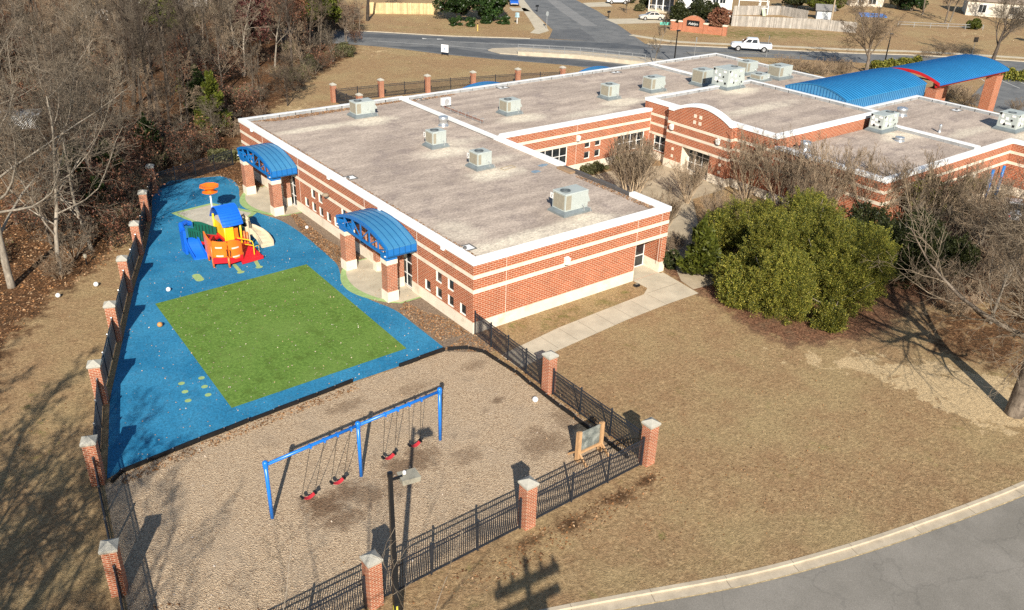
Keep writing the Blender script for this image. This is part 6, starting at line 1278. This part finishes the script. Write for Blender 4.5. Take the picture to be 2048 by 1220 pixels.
for i, (x, y, j, s) in enumerate(((-14.0,25.0,2,.9),(-13.2,27.5,3,1.0),(-12.2,29.5,0,1.),(-11.3,31.5,2,1.),(-10.6,33.2,3,.9),(-9.8,35.5,0,1.),(-8.8,37.5,2,.9),(-7.5,39.0,3,1.),(-6.0,40.5,2,1.),(-4.2,41.0,0,.9),(-2.5,42.0,2,1.),(-9.5,39.5,2,1.2),(-11.5,35.5,2,1.2),(-7.,43.,2,1.2),(-4.,45.,0,1.2),(-12.5,38.5,3,1.2),(-1.,44.,3,1.),(-14.5,33.,2,1.2),(-10,43,2,1.2),(-15,28.5,2,1.1),(-8.5,46,3,1.2),(-17,24.5,0,1.1),(-18.5,21.5,1,.9),(-16.5,30.5,0,1.2))): put(B_[j], (x,y), s)
for x, y, j, s in ((-9.5,41.5,0,.75),(-6.5,44.,2,.8),(-3.,46.5,1,.7),(-13,36.,1,.8),(-16,31,0,.75),(-11.5,45.,1,.8),(-1.5,48.5,2,.8),(-7.5,49,4,.7),(-14.5,40,4,.75)): put(W_[j], (x,y), s)
own(('bare_tree', 38, 11.5, .34, dict(PS, n=(13,8,6,3), rmin=.02), M_BARKD, M_TWIGD, 'x', 'tree', None), 'stout bare tree behind the viewpoint, its limb shadows streaking the blue rubber', (-32.2,-12.6), 1., 1.)
own(('bare_tree', 40, 13., .36, dict(PS, n=(12,8,6,3), rmin=.02), M_BARKD, M_TWIGD, 'x', 'tree', None), 'stout bare tree off the lower corner, nearest the dark limb shadows on the grass', (-37.5,-20.5), 1., .5)
own(('bare_tree', 41, 12., .34, dict(PS, n=(13,8,6,3), rmin=.02), M_BARKD, M_TWIGD, 'x', 'tree', None), 'stout bare tree off the lower corner, farther along the wood-side fence', (-38.0,-9.5), 1., 3.)
own(('bare_tree', 39, 13., .32, dict(PS, n=(12,8,6,3), rmin=.018), M_BARKD, M_TWIGD, 'x', 'tree', None), 'stout bare tree behind the viewpoint, shading the wood-side lawn', (-34.0,-19.0), 1., 2.)
# leafy trees of the wood
def leafy(seed, h, mat, n, size, label, p, s=1.): return own(('oak_tree', seed, h, .16, PT(n=(15,7,5,2)), M_BARKD, M_TWIGD, 'x', 'tree', None, 1, 0., (mat, n, size, .28)), label, p, s)
leafy(41, 9., M_MAROON, 9000, .16, 'maroon leaved oak at the edge of the woods behind the school', G(515,135)); leafy(42, 10., M_OAKLEAF, 6000, .16, 'copper leaved oak behind the pale slim tree', G(600,118)); leafy(43, 8., M_MAROON, 8000, .16, 'dark red brown leaved oak set back in the woods near the road', G(560,95)); leafy(44, 7., M_OAKLEAF, 4000, .15, 'rusty leaved young oak near the cedar', G(395,215)); leafy(45, 8., M_MAROON, 6000, .17, 'deep maroon oak highest in the woods by the road', G(640,80))
def clump_shrub(name, seed, rx, ry, h, nclump, nleaf, size, mat, label, cat, p, flat=.0, trunk=True, boxy=False, crad=.55):
    rg = np.random.default_rng(seed); t = thing(name, label, cat, (p[0],p[1],0), rg.uniform(0,6))
    u = rg.normal(size=(nclump,3)); u /= np.linalg.norm(u, axis=1, keepdims=True)
    if boxy: u = np.sign(u)*np.abs(u)**.45; u /= np.max(np.abs(u), axis=1, keepdims=True)**.8
    lob = rg.normal(size=(9,3)); lob /= np.linalg.norm(lob, axis=1, keepdims=True); sc_ = np.clip(np.max(u@lob.T, axis=1, keepdims=True),0,1)
    rad = rg.uniform(.45,1.0,(nclump,1))**.5*((.62+.5*sc_**4) if not boxy else 1.); C = u*rad*np.array([rx,ry,h*.48]); C[:,2] += h*.52
    cr = crad*rg.uniform(.6,1.3,(nclump,1)); per = max(1, nleaf//nclump); off = rg.normal(size=(nclump,per,3)); off /= np.linalg.norm(off, axis=2, keepdims=True); off *= rg.uniform(.35,1.0,(nclump,per,1))**.5
    L = (C[:,None,:] + off*cr[:,None,:]*np.array([1,1,.8])).reshape(-1,3); L = L[L[:,2] > .08]
    link('foliage', leaf_mesh('foliage', L, size, mat, .35, rg=rg), t)
    if trunk:
        m = MB(); rnd = random.Random(seed)
        for k in range(5): a = 2*PI*k/5; m.tube([(0.1*math.cos(a),.1*math.sin(a),-.1),(rx*.3*math.cos(a),ry*.3*math.sin(a),h*.35),(rx*.6*math.cos(a+.4),ry*.6*math.sin(a+.4),h*.72)], [.08,.05,.02], 5, cap=False)
        m.build('stem', M_BARK, t)
    return t
def spray_shrub(name, seed, r, h, nshoot, per, size, mat, label, cat, p, slen=.75):
    """evergreen shrub : several uneven upright domes carrying many feathery leafy shoots"""
    rg = np.random.default_rng(seed); t = thing(name, label, cat, (p[0],p[1],0), 0); nd = 7
    dc = np.stack([rg.uniform(-.55,.55,nd)*r, rg.uniform(-.55,.55,nd)*r, rg.uniform(.42,.62,nd)*h], 1); dr = rg.uniform(.45,.72,nd)*r; dh = rg.uniform(.34,.52,nd)*h
    dc[0] = (0,0,.52*h); dr[0] = .7*r; dh[0] = .5*h; dc[1] = (rg.uniform(-.4,.4)*r, -.45*r, .28*h); dc[2] = (-.5*r, rg.uniform(-.3,.3)*r, .30*h)
    k = rg.integers(0,nd,nshoot); u = rg.normal(size=(nshoot,3)); u /= np.linalg.norm(u,axis=1,keepdims=True); rad = rg.uniform(.35,1,(nshoot,1))**.45
    S = dc[k] + u*rad*np.stack([dr[k],dr[k],dh[k]],1); d = u*np.array([.8,.8,.45]) + np.array([0,0,.75]) + rg.normal(size=(nshoot,3))*.25; d /= np.linalg.norm(d,axis=1,keepdims=True)
    L = slen*rg.uniform(.5,1.3,(nshoot,1)); f = rg.uniform(0,1,(nshoot,per,1)); sp = rg.normal(size=(nshoot,per,3))*(.15*(1-f)+.035)
    C = (S[:,None,:] + d[:,None,:]*(f-.35)*L[:,None,:] + sp).reshape(-1,3); D = np.repeat(d, per, 0)*.6 + sp.reshape(-1,3)*3; keep = C[:,2] > .1
    link('foliage', leaf_mesh('foliage', C[keep], size, mat, .3, 1.7, D[keep], rg), t); m = MB()
    for i in range(9): e = dc[i % nd] + rg.normal(size=3)*.3*r; m.tube([(.15*math.cos(i),.15*math.sin(i),-.1), tuple(e*np.array([.45,.45,.55])), tuple(e*np.array([1,1,1.25]))], [.07,.045,.012], 5, cap=False)
    m.build('stem', M_BARKW, t); return t
def cedar(seed, h, r, n, mat, label, p, droop=.2, size=.16):
    rg = np.random.default_rng(seed); t = thing('cedar_tree', label, 'tree', (p[0],p[1],0), 0); z = 1-np.sqrt(rg.uniform(0,1,n)); z = .04+.96*z
    nb = 46; bz = rg.uniform(.03,.95,nb)**1.25; ba = rg.uniform(0,2*PI,nb); k = rg.integers(0,nb,n); f = rg.uniform(.15,1,n)**.7; R = r*(1-bz[k])**.75*f*rg.uniform(.8,1.15,n)
    zz = h*bz[k] + R*.35 + rg.normal(0,.16,n); a = ba[k]+rg.normal(0,.16,n)/(f+.15); C = np.stack([R*np.cos(a),R*np.sin(a),zz+.2],1)
    n2 = n//4; z2 = rg.uniform(.1,1,n2); a2 = rg.uniform(0,2*PI,n2); R2 = r*.45*(1-z2)**.8; C = np.concatenate([C, np.stack([R2*np.cos(a2),R2*np.sin(a2),z2*h],1)])
    d = np.stack([C[:,0],C[:,1],np.full(len(C),.6)],1); d /= np.linalg.norm(d,axis=1,keepdims=True)
    link('foliage', leaf_mesh('foliage', C, size, mat, .1, 2.6, d, rg), t); m = MB(); m.tube([(0,0,-.1),(0,0,h*.9)], [.14,.03], 6, cap=False); m.build('trunk', M_BARKD, t); return t
cedar(51, 6.2, 1.9, 15000, M_CEDAR, 'yellow green cedar at the edge of the woods behind the first blue canopy', G(432,270)); cedar(52, 5.0, 1.6, 9000, M_CEDARD, 'dark cedar close behind the yellow green one', G(402,228)); cedar(53, 4.2, 1.7, 9000, M_CEDARD, 'dark low cedar by the far end of the wood-side fence', (-11.2,37.0)); cedar(55, 3.6, 1.5, 7000, M_CEDARD, 'small dark cedar in the shade of the bare trees by the fence', (-13.6,30.2)); cedar(56, 4.5, 1.7, 8000, M_CEDARD, 'dark cedar in the woods behind the far fence corner', (-6.5,42.0)); cedar(57, 5., 1.8, 8000, M_CEDARD, 'dark cedar among brown shrubs left of the far fence corner', (-13.5,36.8)); cedar(54, 5., 1.5, 8000, M_CEDAR, 'cedar half hidden in the woods left of the rusty young oak', G(380,190))
def pine(seed, h, label, p):
    rg = np.random.default_rng(seed); t = thing('pine_tree', label, 'tree', (p[0],p[1],0)); m = MB(); m.tube([(0,0,-.1),(.1,.05,h*.5),(0,.1,h)], [.17,.13,.03], 7, cap=False); Cs = []
    for k in range(22):
        z = h*(.45+.55*rg.uniform()); a = rg.uniform(0,2*PI); R = (h-z)*.22+.7; e = (R*math.cos(a),R*math.sin(a),z+.3); m.tube([(0,0,z-.2),e], [.04,.012], 4, cap=False)
        Cs.append(np.array(e)+rg.normal(size=(330,3))*np.array([.5,.5,.28]))
    m.build('trunk', M_BARK, t); link('foliage', leaf_mesh('foliage', np.concatenate(Cs), .16, M_CEDAR, .1, 3., rg=rg), t)
pine(61, 9.5, 'pine with bright green needle clumps among the roadside woods', G(640,92)); pine(62, 7.5, 'younger pine with needle clumps beside the roadside woods', G(655,84)); pine(64, 12., 'pine off the lower corner casting dense shade on the wood-side grass', (-38.5,-16.0)); pine(65, 11., 'pine off the lower corner, second of the two that shade the grass', (-41.5,-21.0)); pine(63, 9., 'pine behind the woods nearest the white house', G(330,110))
for i, (px, py, rx, h, lb) in enumerate(((690,112,1.8,1.9,'grey green rounded shrub at the tip of the woods by the road'),(625,142,2.0,2.0,'grey green shrub along the grass edge behind the school'),(590,160,1.5,1.5,'small olive shrub on the grass edge in front of the maroon oaks'),(470,208,1.6,1.5,'pale olive shrub near the yellow green cedar'))):
    clump_shrub('olive_shrub', 70+i, rx, rx*.8, h, 34, 5200, .12, M_OLIVE, lb, 'shrub', G(px,py), crad=.5)
# evergreen shrubs on the right
GM = [(18.0,-8.8,2.3,4.3,'rounded olive green evergreen shrub nearest the lawn'),(21.9,-10.2,2.9,5.4,'largest olive green evergreen shrub, in front by the bare soil'),(25.0,-9.8,2.4,4.7,'olive green evergreen shrub at the outer end of the row'),(20.4,-6.2,2.6,5.0,'olive green evergreen shrub in the middle of the clump'),(23.9,-6.4,2.6,5.3,'tall olive green evergreen shrub behind the largest one'),(23.0,-2.6,2.3,4.5,'olive green evergreen shrub at the back of the clump toward the courtyard'),(26.3,-3.6,2.3,5.0,'olive green evergreen shrub at the back beside the bare myrtles')]
for i, (x, y, r, h, lb) in enumerate(GM): spray_shrub('evergreen_shrub', 80+i, r*.96, h*1.04, 950, 115, .046, M_MYRTLE, lb, 'shrub', (x,y))
for x, y, r, h, lb in ((16.8,-6.4,1.2,2.5,'small loose olive shrub at the lawn end of the evergreen row'),(19.0,-11.9,.8,1.5,'low olive shrub at the foot of the largest evergreen'),(18.4,-4.8,1.3,2.6,'loose olive shrub between the conifer and the evergreen row'),(21.8,-.2,1.5,3.2,'loose olive shrub behind the conifer')): spray_shrub('evergreen_shrub', int(300+x*10), r, h, 380, 60, .06, M_MYRTLE, lb, 'shrub', (x,y), .55)
cedar(90, 4.0, 1.5, 12000, M_CEDAR, 'small feathery conifer by the school alcove door', (18.0,-1.9), size=.15); clump_shrub('box_shrub', 91, .8, .7, 1.3, 22, 3800, .11, M_DKEV, 'small dark green shrub against the brick pier by the alcove door', 'shrub', (17.2,.2), crad=.35)
for i, (x, y, r, h, lb) in enumerate(((30.5,-10.5,2.6,4.2,'dark evergreen shrub in shade right of the olive clump'),(33.8,-8.4,2.2,3.6,'dark evergreen shrub behind the shaded one'),(30.6,-6.6,2.2,4.4,'dark evergreen shrub squeezed beside the tall olive shrub'),(34.6,-11.6,1.6,2.4,'low dark evergreen shrub under the bare branches'))): spray_shrub('evergreen_shrub', 95+i, r, h, 520, 60, .075, M_DKEV, lb, 'shrub', (x,y))
clump_shrub('evergreen_tree', 101, 1.6, 1.6, 5.3, 34, 6500, .15, M_MYRTLE, 'olive green treetop rising past the low roof beside the bare myrtles', 'tree', (39.2,-6.6), crad=.6); clump_shrub('evergreen_tree', 102, 1.3, 1.3, 5.0, 26, 5000, .14, M_MYRTLE, 'small olive green treetop against the outer roof edge', 'tree', (43.8,-7.2), crad=.55)
for i, (x, y, rx, h) in enumerate(((26.4,19.2,1.0,.8),(27.8,19.3,.9,.7),(30.4,19.1,1.1,.9),(32.0,19.0,1.1,.9),(33.3,18.9,.8,.8))): clump_shrub('box_shrub', 105+i, rx, .6, h, 16, 2600, .09, M_OLIVE if i < 2 else M_MYRTLE, ('small round','low pale','dense clipped','wide clipped','corner')[i]+' green shrub along the courtyard wall under the windows', 'shrub', (x,y), crad=.3, trunk=False)
tq = G(1768,288,4.6)
clump_shrub('beech_tree', 140, 1.5, .9, 4.9, 26, 6000, .13, M_TANLEAF, 'tan dry leaved treetop rising past the low roof beside the olive treetop', 'tree', tq, crad=.45)
# bare multi stemmed myrtles
PM = PT(seg=(6,5,3,2), wob=(.07,.10,.14,.18), up=(.03,.06,.06,.04), tube=1, sides=(6,4,3,3), n=(9,8,3), t0=(.30,.15,.25), ang=(.5,.5,.5), lift=(.2,.2,.15), ratio=(.5,.42,.55), rr=(.55,.5,.6), rmin=.009)
GC = 'bare crape myrtles in the courtyard beds'
my = [tree_proto('crape_myrtle', 111, 4.3, .055, PM, M_BARKT, M_TWIGT, 'x', 'tree', GC, 15, .55), tree_proto('crape_myrtle', 112, 5.2, .06, PM, M_BARKT, M_TWIGT, 'x', 'tree', GC, 13, .5), tree_proto('crape_myrtle', 113, 6.0, .06, PM, M_BARKT, M_TWIGT, 'x', 'tree', GC, 14, .5)]
for p_, i, s, lb in (((24.6,11.6),0,1.08,'bare tan crape myrtle fanning out in the courtyard before the glass entrance doors'),((27.6,14.6),0,.95,'bare crape myrtle behind the fanning one, against the courtyard windows'),((28.4,8.6),0,.8,'smaller bare crape myrtle in the middle of the courtyard'),((33.2,6.2),1,1.0,'tall bare crape myrtle at the brick corner of the entrance wing'),((33.3,2.6),1,1.05,'bare crape myrtle beside the entrance wing side wall'),((33.4,-1.0),2,1.05,'big bare crape myrtle in front of the low wing'),((35.6,-4.0),2,.95,'wide bare crape myrtle crossing the low roof edge'),((37.9,-7.4),2,1.0,'bare crape myrtle beside the olive treetop'),((30.4,-1.6),1,.9,'bare crape myrtle rising behind the olive shrubs'),((40.8,-9.5),2,.9,'outermost bare crape myrtle near the outer wing wall'),((21.6,4.8),0,.7,'short bare crape myrtle behind the parapet corner'),((24.2,1.6),0,.85,'low bare crape myrtle at the back of the olive shrubs')): put(my[i], p_, s, None, lb)
for i, (x, y, s) in enumerate(((19.5,1.8,.7),(21.2,.6,.6),(18.9,4.4,.6),(29.2,3.4,.7),(27.0,.6,.7),(20.6,2.6,.5))):
    o = put(B_[1], (x,y), s, None, 'leafless tan shrub in the courtyard bed behind the school corner'); o['group'] = 'leafless shrubs in the courtyard bed'
# bare trees on the right
PR = PT(seg=(8,8,6,4,2), n=(11,9,7,4), t0=(.22,.12,.12,.15), ang=(1.0,.75,.7,.65), ratio=(.62,.45,.5,.6), wob=(.06,.12,.2,.24,.25), up=(.02,.05,.03,.0,.0), rr=(.5,.5,.5,.6), rmin=.012)
PR2 = dict(PR, rmin=.007, ratio=(.92,.5,.5,.6), n=(17,11,8,4), t0=(.30,.12,.12,.15))
own(('bare_tree', 121, 11., .50, PR2, M_BARK, M_TWIGW, 'x', 'tree', None, 1, 0., None, (-.10,.05)), 'big spreading bare tree with a stout trunk on the lawn edge beside bare soil', (19.0,-23.4), 1., 0.)
PF = dict(PS, rmin=.006, n=(17,9,7,4), ratio=(.55,.45,.5,.6))
own(('bare_tree', 122, 10., .18, PF, M_BARKW, M_TWIGW, 'x', 'tree', None), 'pale slender bare tree near the car park in front of the outer wing', (35.5,-18.5), 1., 1.); own(('bare_tree', 123, 9., .16, PF, M_BARK, M_TWIG, 'x', 'tree', None), 'grey bare tree between the dark shrubs and the outer wing', (42.5,-14.5), .9, 2.); own(('bare_tree', 124, 8., .14, PF, M_BARKW, M_TWIGT, 'x', 'tree', None), 'bare tree with reddish soil beneath, behind the stout lawn tree', (28.5,-17.5), .8, 3.)
for i, (x, y, s, j) in enumerate(((31.5,-15.5,1.5,1),(29.0,-13.5,1.3,1),(35.5,-14.8,1.6,1),(38.5,-12.0,1.7,0),(33.0,-19.0,1.4,1),(37.5,-17.0,1.5,1),(41.5,-11.5,1.7,1),(27.5,-15.8,1.1,1),(44.5,-16.5,1.6,0),(30.5,-20.0,1.2,1),(40.0,-19.5,1.5,0),(36.8,-9.2,1.6,0),(39.8,-15.2,1.6,1),(34.5,-16.8,1.5,1))):
    o = put(B_[j], (x,y), s, None, 'tall leafless brown shrub in the tangle below the outer brick wing'); o['group'] = 'leafless shrubs below the outer wing'
own(('bare_tree', 125, 9., .15, PF, M_BARKW, M_TWIGW, 'x', 'tree', None), 'bare tree at the picture edge beyond the stout lawn tree', (33.,-22.5), 1., 2.); own(('bare_tree', 126, 8., .13, PF, M_BARK, M_TWIGT, 'x', 'tree', None), 'fine twigged bare tree standing in the brown shrub tangle', (36.0,-12.6), .9, 1.)
PK = PT(seg=(5,8,6,4,2), n=(10,11,9,5), t0=(.40,.12,.12,.15), ang=(.80,.6,.65,.65), ratio=(1.45,.45,.5,.6), up=(.02,.02,.02,.0,.0), rr=(.55,.5,.5,.6), rmin=.008)
own(('bare_tree', 131, 3.6, .22, PK, M_BARK, M_TWIGT, 'x', 'tree', None), 'wide bare tree at the edge of the lot behind the barrel roof', G(1733,146), 1.5, 1.); own(('bare_tree', 132, 5.0, .26, PK, M_BARKD, M_TWIG, 'x', 'tree', None), 'large dark bare tree behind the far end of the drop-off canopy', G(1985,130), 1.35, 2.); own(('bare_tree', 133, 6.4, .09, PT(n=(14,7,5,3), t0=(.18,.2,.15,.25), rmin=.010), M_BARKW, M_TWIGW, 'x', 'tree', None), 'pale bare sapling on the road median near the black street lamp', G(1309,130), 1.05, 1.)
own(('bare_tree', 134, 8., .2, PT(rmin=.016), M_BARK, M_TWIGD, 'x', 'tree', None), 'bare tree on the slope near the guard rail', G(1890,48), 1., 1.); own(('bare_tree', 135, 9., .2, PT(rmin=.016), M_BARKW, M_TWIGW, 'x', 'tree', None), 'pale forked bare tree in front of the low cream house', G(1900,44), .9, 2.); own(('bare_tree', 136, 9., .2, PT(rmin=.016), M_BARK, M_TWIGD, 'x', 'tree', None), 'bare tree left of the low cream house', G(1845,30), 1., 2.); own(('bare_tree', 137, 10., .2, PT(rmin=.016), M_BARK, M_TWIGD, 'x', 'tree', None), 'bare tree at the upper edge beside the low cream house', G(2010,50), 1., 2.)
own(('bare_tree', 138, 4., .1, PT(rmin=.014), M_BARK, M_TWIGD, 'x', 'tree', None), 'little bare tree on the lawn in front of the white sport utility car', G(1253,26), 1., 1.); own(('bare_tree', 139, 5., .16, PK, M_BARK, M_TWIGT, 'x', 'tree', None), 'bare tree on the bank between the grey fence and the barrel roof', G(1705,60), .9, 1.)
for i, (px, py, s) in enumerate(((1580,140,.9),(1600,146,1.),(1625,150,1.),(1650,152,1.1),(1672,148,1.),(1690,150,1.),(1560,132,.8),(1880,112,1.),(1905,110,.8),(1850,116,.8))):
    o = put(B_[1], G(px,py), s, None, 'leafless tan shrub behind the far roof edge by the road'); o['group'] = 'leafless shrubs along the far side of the school'
for i, (px, py, s) in enumerate(((1885,205,.9),(1900,195,1.),(1915,200,1.),(1930,210,.9),(1945,215,.9),(2030,225,.8))):
    o = put(B_[1], G(px,py), s, None, 'leafless tan shrub growing between the brick piers of the drop-off canopy'); o['group'] = 'leafless shrubs at the drop-off canopy'
# clipped and dark evergreens across the road
clump_shrub('magnolia_tree', 141, 4.0, 4.0, 9.0, 90, 17000, .26, M_MAGN, 'huge dark magnolia beside the new pine fence', 'tree', G(918,44), crad=1.0); clump_shrub('magnolia_tree', 142, 3.8, 3.8, 8.5, 90, 16000, .26, M_MAGN, 'huge dark magnolia nearest the blue small car', 'tree', G(985,40), crad=1.0)
clump_shrub('clipped_hedge', 143, 2.1, 1.0, 1.3, 50, 7000, .14, M_MAGN, 'clipped low hedge below the magnolia by the pine fence', 'hedge', G(925,52), boxy=True, crad=.4, trunk=False); hd = clump_shrub('clipped_hedge', 144, 2.6, .9, 1.2, 50, 7000, .14, M_MAGN, 'clipped low hedge below the magnolia by the blue car', 'hedge', G(990,47), boxy=True, crad=.4, trunk=False); hd.rotation_euler = (0,0,R_(-38)); bpy.data.objects['clipped_hedge'].rotation_euler = (0,0,R_(-38))
for i, (px, py, r, h, mt, lb) in enumerate(((1356,52,1.9,4.6,M_DKEV,'dark round tree before the porch and white house'),(1392,50,1.9,4.6,M_DKEV,'middle dark round tree behind the brick sign'),(1424,50,1.8,4.4,M_DKEV,'dark round tree at the grey fence end behind the brick sign'),(1437,62,1.5,4.2,M_OAKLEAF,'brown topped tree in front of the brick sign wall'),(1288,14,1.0,2.0,M_DKEV,'round dark bush beside the porch'),(1280,22,1.0,1.3,M_OLIVE,'low olive bush on the lawn before the porch'),(1262,6,1.2,2.0,M_DKEV,'round dark bush behind the white sport utility car'),(1590,18,3.2,5.5,M_DKEV,'dark spreading evergreen behind the yard fence'),(1630,22,2.8,5.0,M_CEDAR,'yellow green evergreen behind the metal shed'),(1665,22,2.4,4.2,M_CEDAR,'bright green evergreen beside the utility pole'),(1796,18,2.8,5.2,M_DKEV,'dark glossy evergreen between cream house and tan house'),(1822,22,2.6,4.8,M_MAGN,'very dark evergreen at the top of the far bank'),(1945,58,1.4,1.8,M_CEDAR,'small yellow green bush beside the guard rail end'))):
    clump_shrub('round_shrub' if h < 3 else 'evergreen_tree', 150+i, r, r, h, 40, 7000, .2, mt, lb, 'shrub' if h < 3 else 'tree', G(px,py), crad=.75 if h > 3 else .4)
def hedge(seed, a, b, w, h, mat, label):
    rg = np.random.default_rng(seed); a = Vector(a); b = Vector(b); L = (b-a).length; t = thing('hedge', label, 'hedge', (a.x,a.y,0), math.atan2(b.y-a.y, b.x-a.x)); n = int(L*900); C = np.stack([rg.uniform(0,L,n), rg.normal(0,w*.36,n), h*rg.uniform(0,1,n)**.6], 1); C[:,2] *= 1+.18*np.sin(C[:,0]*2.1)+.1*np.sin(C[:,0]*5.3); C[:,1] *= 1.1-.5*(C[:,2]/h)**3
    link('foliage', leaf_mesh('foliage', C, .16, mat, .4, rg=rg), t)
    m = MB()
    for k in range(int(L/.9)+1): m.tube([(min(L, .9*k),0,0),(min(L,.9*k)+.1,.1,h*.7)], [.05,.02], 5, cap=False)
    m.build('stem', M_BARKD, t)
hedge(171, G(1742,146), G(1835,136), 1.6, 1.5, M_MYRTLE, 'dark green hedge between the road and the barrel roof'); hedge(172, G(2000,158), G(2090,166), 1.6, 1.5, M_MYRTLE, 'green hedge beyond the far end of the drop-off canopy'); hedge(173, G(418,322), G(492,316), .9, .9, M_OLIVE, 'low yellow green shrubbery along the far fence by the school wall')
# trees behind the viewpoint that shade the lower part of the picture
for i, (x, y, h, s) in enumerate(((-33.5,-15.5,14,1.),(-34.5,-12.5,12,.95),(-36.2,-25.2,14,1.05),(-33.0,-21.0,15,1.),(-38,-8,13,1.),(-36.,-16.5,14,1.))):
    o = put(W_[(1,0,4,1,0,2)[i]], (x,y), s*.9, None, 'tall bare tree outside the lower corner, shading the lawn and the play yard'); o['group'] = 'bare trees behind the viewpoint'
PQ = dict(PS, rmin=.0045, n=(9,6,5,3))
own(('bare_tree', 181, 11.9, .13, PQ, M_BARKW, M_TWIGW, 'x', 'tree', None), 'bare tree below the viewpoint, only its top twigs reaching the fence by the lamp pole', (-22.6,-26.3), 1., 1.); own(('bare_tree', 182, 11.2, .13, PQ, M_BARKW, M_TWIGW, 'x', 'tree', None), 'bare tree below the viewpoint, its top twigs crossing the lower wood-side fence', (-29.3,-22.0), 1., 2.)
# ---------------------------------------------------------------- leaf litter
def litter(name, polys, n, size, mat, label, z=.03, bias=None):
    C = []
    for poly, w, zz in polys:
        xs = [p[0] for p in poly]; ys = [p[1] for p in poly]; X = rng.uniform(min(xs),max(xs),int(n*w*2)); Y = rng.uniform(min(ys),max(ys),int(n*w*2)); k = poly_mask(X, Y, poly, .01) > .5; X, Y = X[k][:int(n*w)], Y[k][:int(n*w)]; C.append(np.stack([X,Y,np.full(len(X),zz)],1))
    C = np.concatenate(C); C[:,2] += rng.uniform(0,.03,len(C)); d = rng.normal(size=C.shape)*np.array([1,1,.15]); me = leaf_mesh(name, C, size, mat, 3., 1.3, d); o = link(name, me); tag(o, label, None, None, 'stuff'); return o
litter('fallen_leaves', [([(-2.2,13.4),(-1.9,20),(-1.0,24.2),(-.6,24.2),(-.9,18),(-.3,13.4)],.30,.02),([(-2.2,.4),(-2.2,5),(-1.2,6),(-.9,4),(-.1,2.5),(-.1,.2)],.16,.02),([(-2.5,-.6),(.2,.3),(2,-.3),(.3,-2.6),(-.6,-2.2)],.12,.02),([(-.7,-2.2),(.2,-2.5),(.2,-14),(-.8,-14.3)],.08,.02),([(-2.3,36.2),(-2,31.6),(-.1,31),(-.1,38),(-6,37.2)],.10,.02),([(-21,-2.6),(-14,-1.9),(-8.5,-1.6),(-8.5,-1.0),(-14.4,-1.3),(-20.7,-1.8)],.10,.02),([(-22.6,-9.8),(-15.2,-15.8),(-.3,-15.6),(-.3,-16.6),(-8,-17.2),(-15,-17.8),(-23,-11)],.26,.02)], 9000, .085, M_LITTER, 'brown fallen leaves along walls and fences')
litter('leaf_flecks', [(rub,.5,.03),([(-4.3,.9),(-14.6,.7),(-14.3,14.3),(-4.1,14.6)],.14,.04),(ml,.25,.03),([(-3,6.2),(-1.5,13.2),(-.1,13.2),(-.1,6.2)],.1,.03)], 1500, .06, M_CHIP, 'pale leaf flecks scattered on the rubber, turf and mulch')
litter('roof_leaves', [([(.5,.6),(.95,.6),(1.0,34.6),(.5,35.8)],.30,4.60),([(.6,35.75),(15.8,35.75),(15.8,35.2),(3,34.7)],.40,4.60),([(15.4,.6),(15.95,.6),(15.95,9),(15.5,9)],.1,4.60),([(16.6,35.4),(22,35.4),(22,34.9),(16.6,34.6)],.1,4.6)], 7000, .075, M_LITTER, 'brown leaves drifted along the roof edges')
litter('woodland_leaves', [([(-30,9),(-23.3,13.5),(-18.8,19.6),(-14.6,22.5),(-11,31),(-9,37.5),(-3,40),(0,42),(-20,60),(-45,40),(-42,15)],1.,.01)], 26000, .12, M_LITTER, 'dry leaf litter on the woodland floor')
litter('lawn_leaves', [([(-30,-6),(-23,-4),(-21,8),(-25,14),(-34,12)],.3,.02),([(-14,-16),(0,-15.6),(14,-24),(8,-25),(-5,-21)],.35,.02),([(1,-5),(14,-5),(14,-12),(17,-22),(3,-23),(.5,-15)],.35,.02)], 1500, .06, M_LITTER, 'scattered leaves on the lawn')
for p in [W_, B_, my]:
    for o in p:
        if o.location.z < -100: 
            for c in kids(o): bpy.data.objects.remove(c)
            bpy.data.objects.remove(o)
# ---------------------------------------------------------------- sky and sun
AZ, EL = R_(213.7), R_(30.3)
w = bpy.data.worlds.new('World'); SC.world = w; w.use_nodes = True; nt = w.node_tree; bg = nt.nodes['Background']; sk = nt.nodes.new('ShaderNodeTexSky'); sk.sky_type = 'NISHITA'; sk.sun_disc = False; sk.sun_elevation = EL; sk.sun_rotation = AZ; sk.altitude = 200; sk.air_density = 1.; sk.dust_density = .6
nt.links.new(sk.outputs[0], bg.inputs[0]); bg.inputs[1].default_value = .068
sd = bpy.data.lights.new('sun', 'SUN'); sd.energy = 4.6; sd.angle = R_(.55); sd.color = (1,.93,.82); so = bpy.data.objects.new('sun', sd); COL.objects.link(so)
sv = Vector((math.sin(AZ)*math.cos(EL), math.cos(AZ)*math.cos(EL), math.sin(EL))); so.rotation_euler = sv.to_track_quat('Z','Y').to_euler(); so.location = (-40,-60,60)
SC.view_settings.view_transform = 'Standard'; SC.view_settings.look = 'None'; SC.view_settings.exposure = .75; SC.view_settings.gamma = 1.; SC.view_settings.use_curve_mapping = False
SC.render.engine = 'CYCLES'; SC.cycles.max_bounces = 5; SC.cycles.diffuse_bounces = 2; SC.cycles.glossy_bounces = 2; SC.cycles.transparent_max_bounces = 6; SC.cycles.use_denoising = False
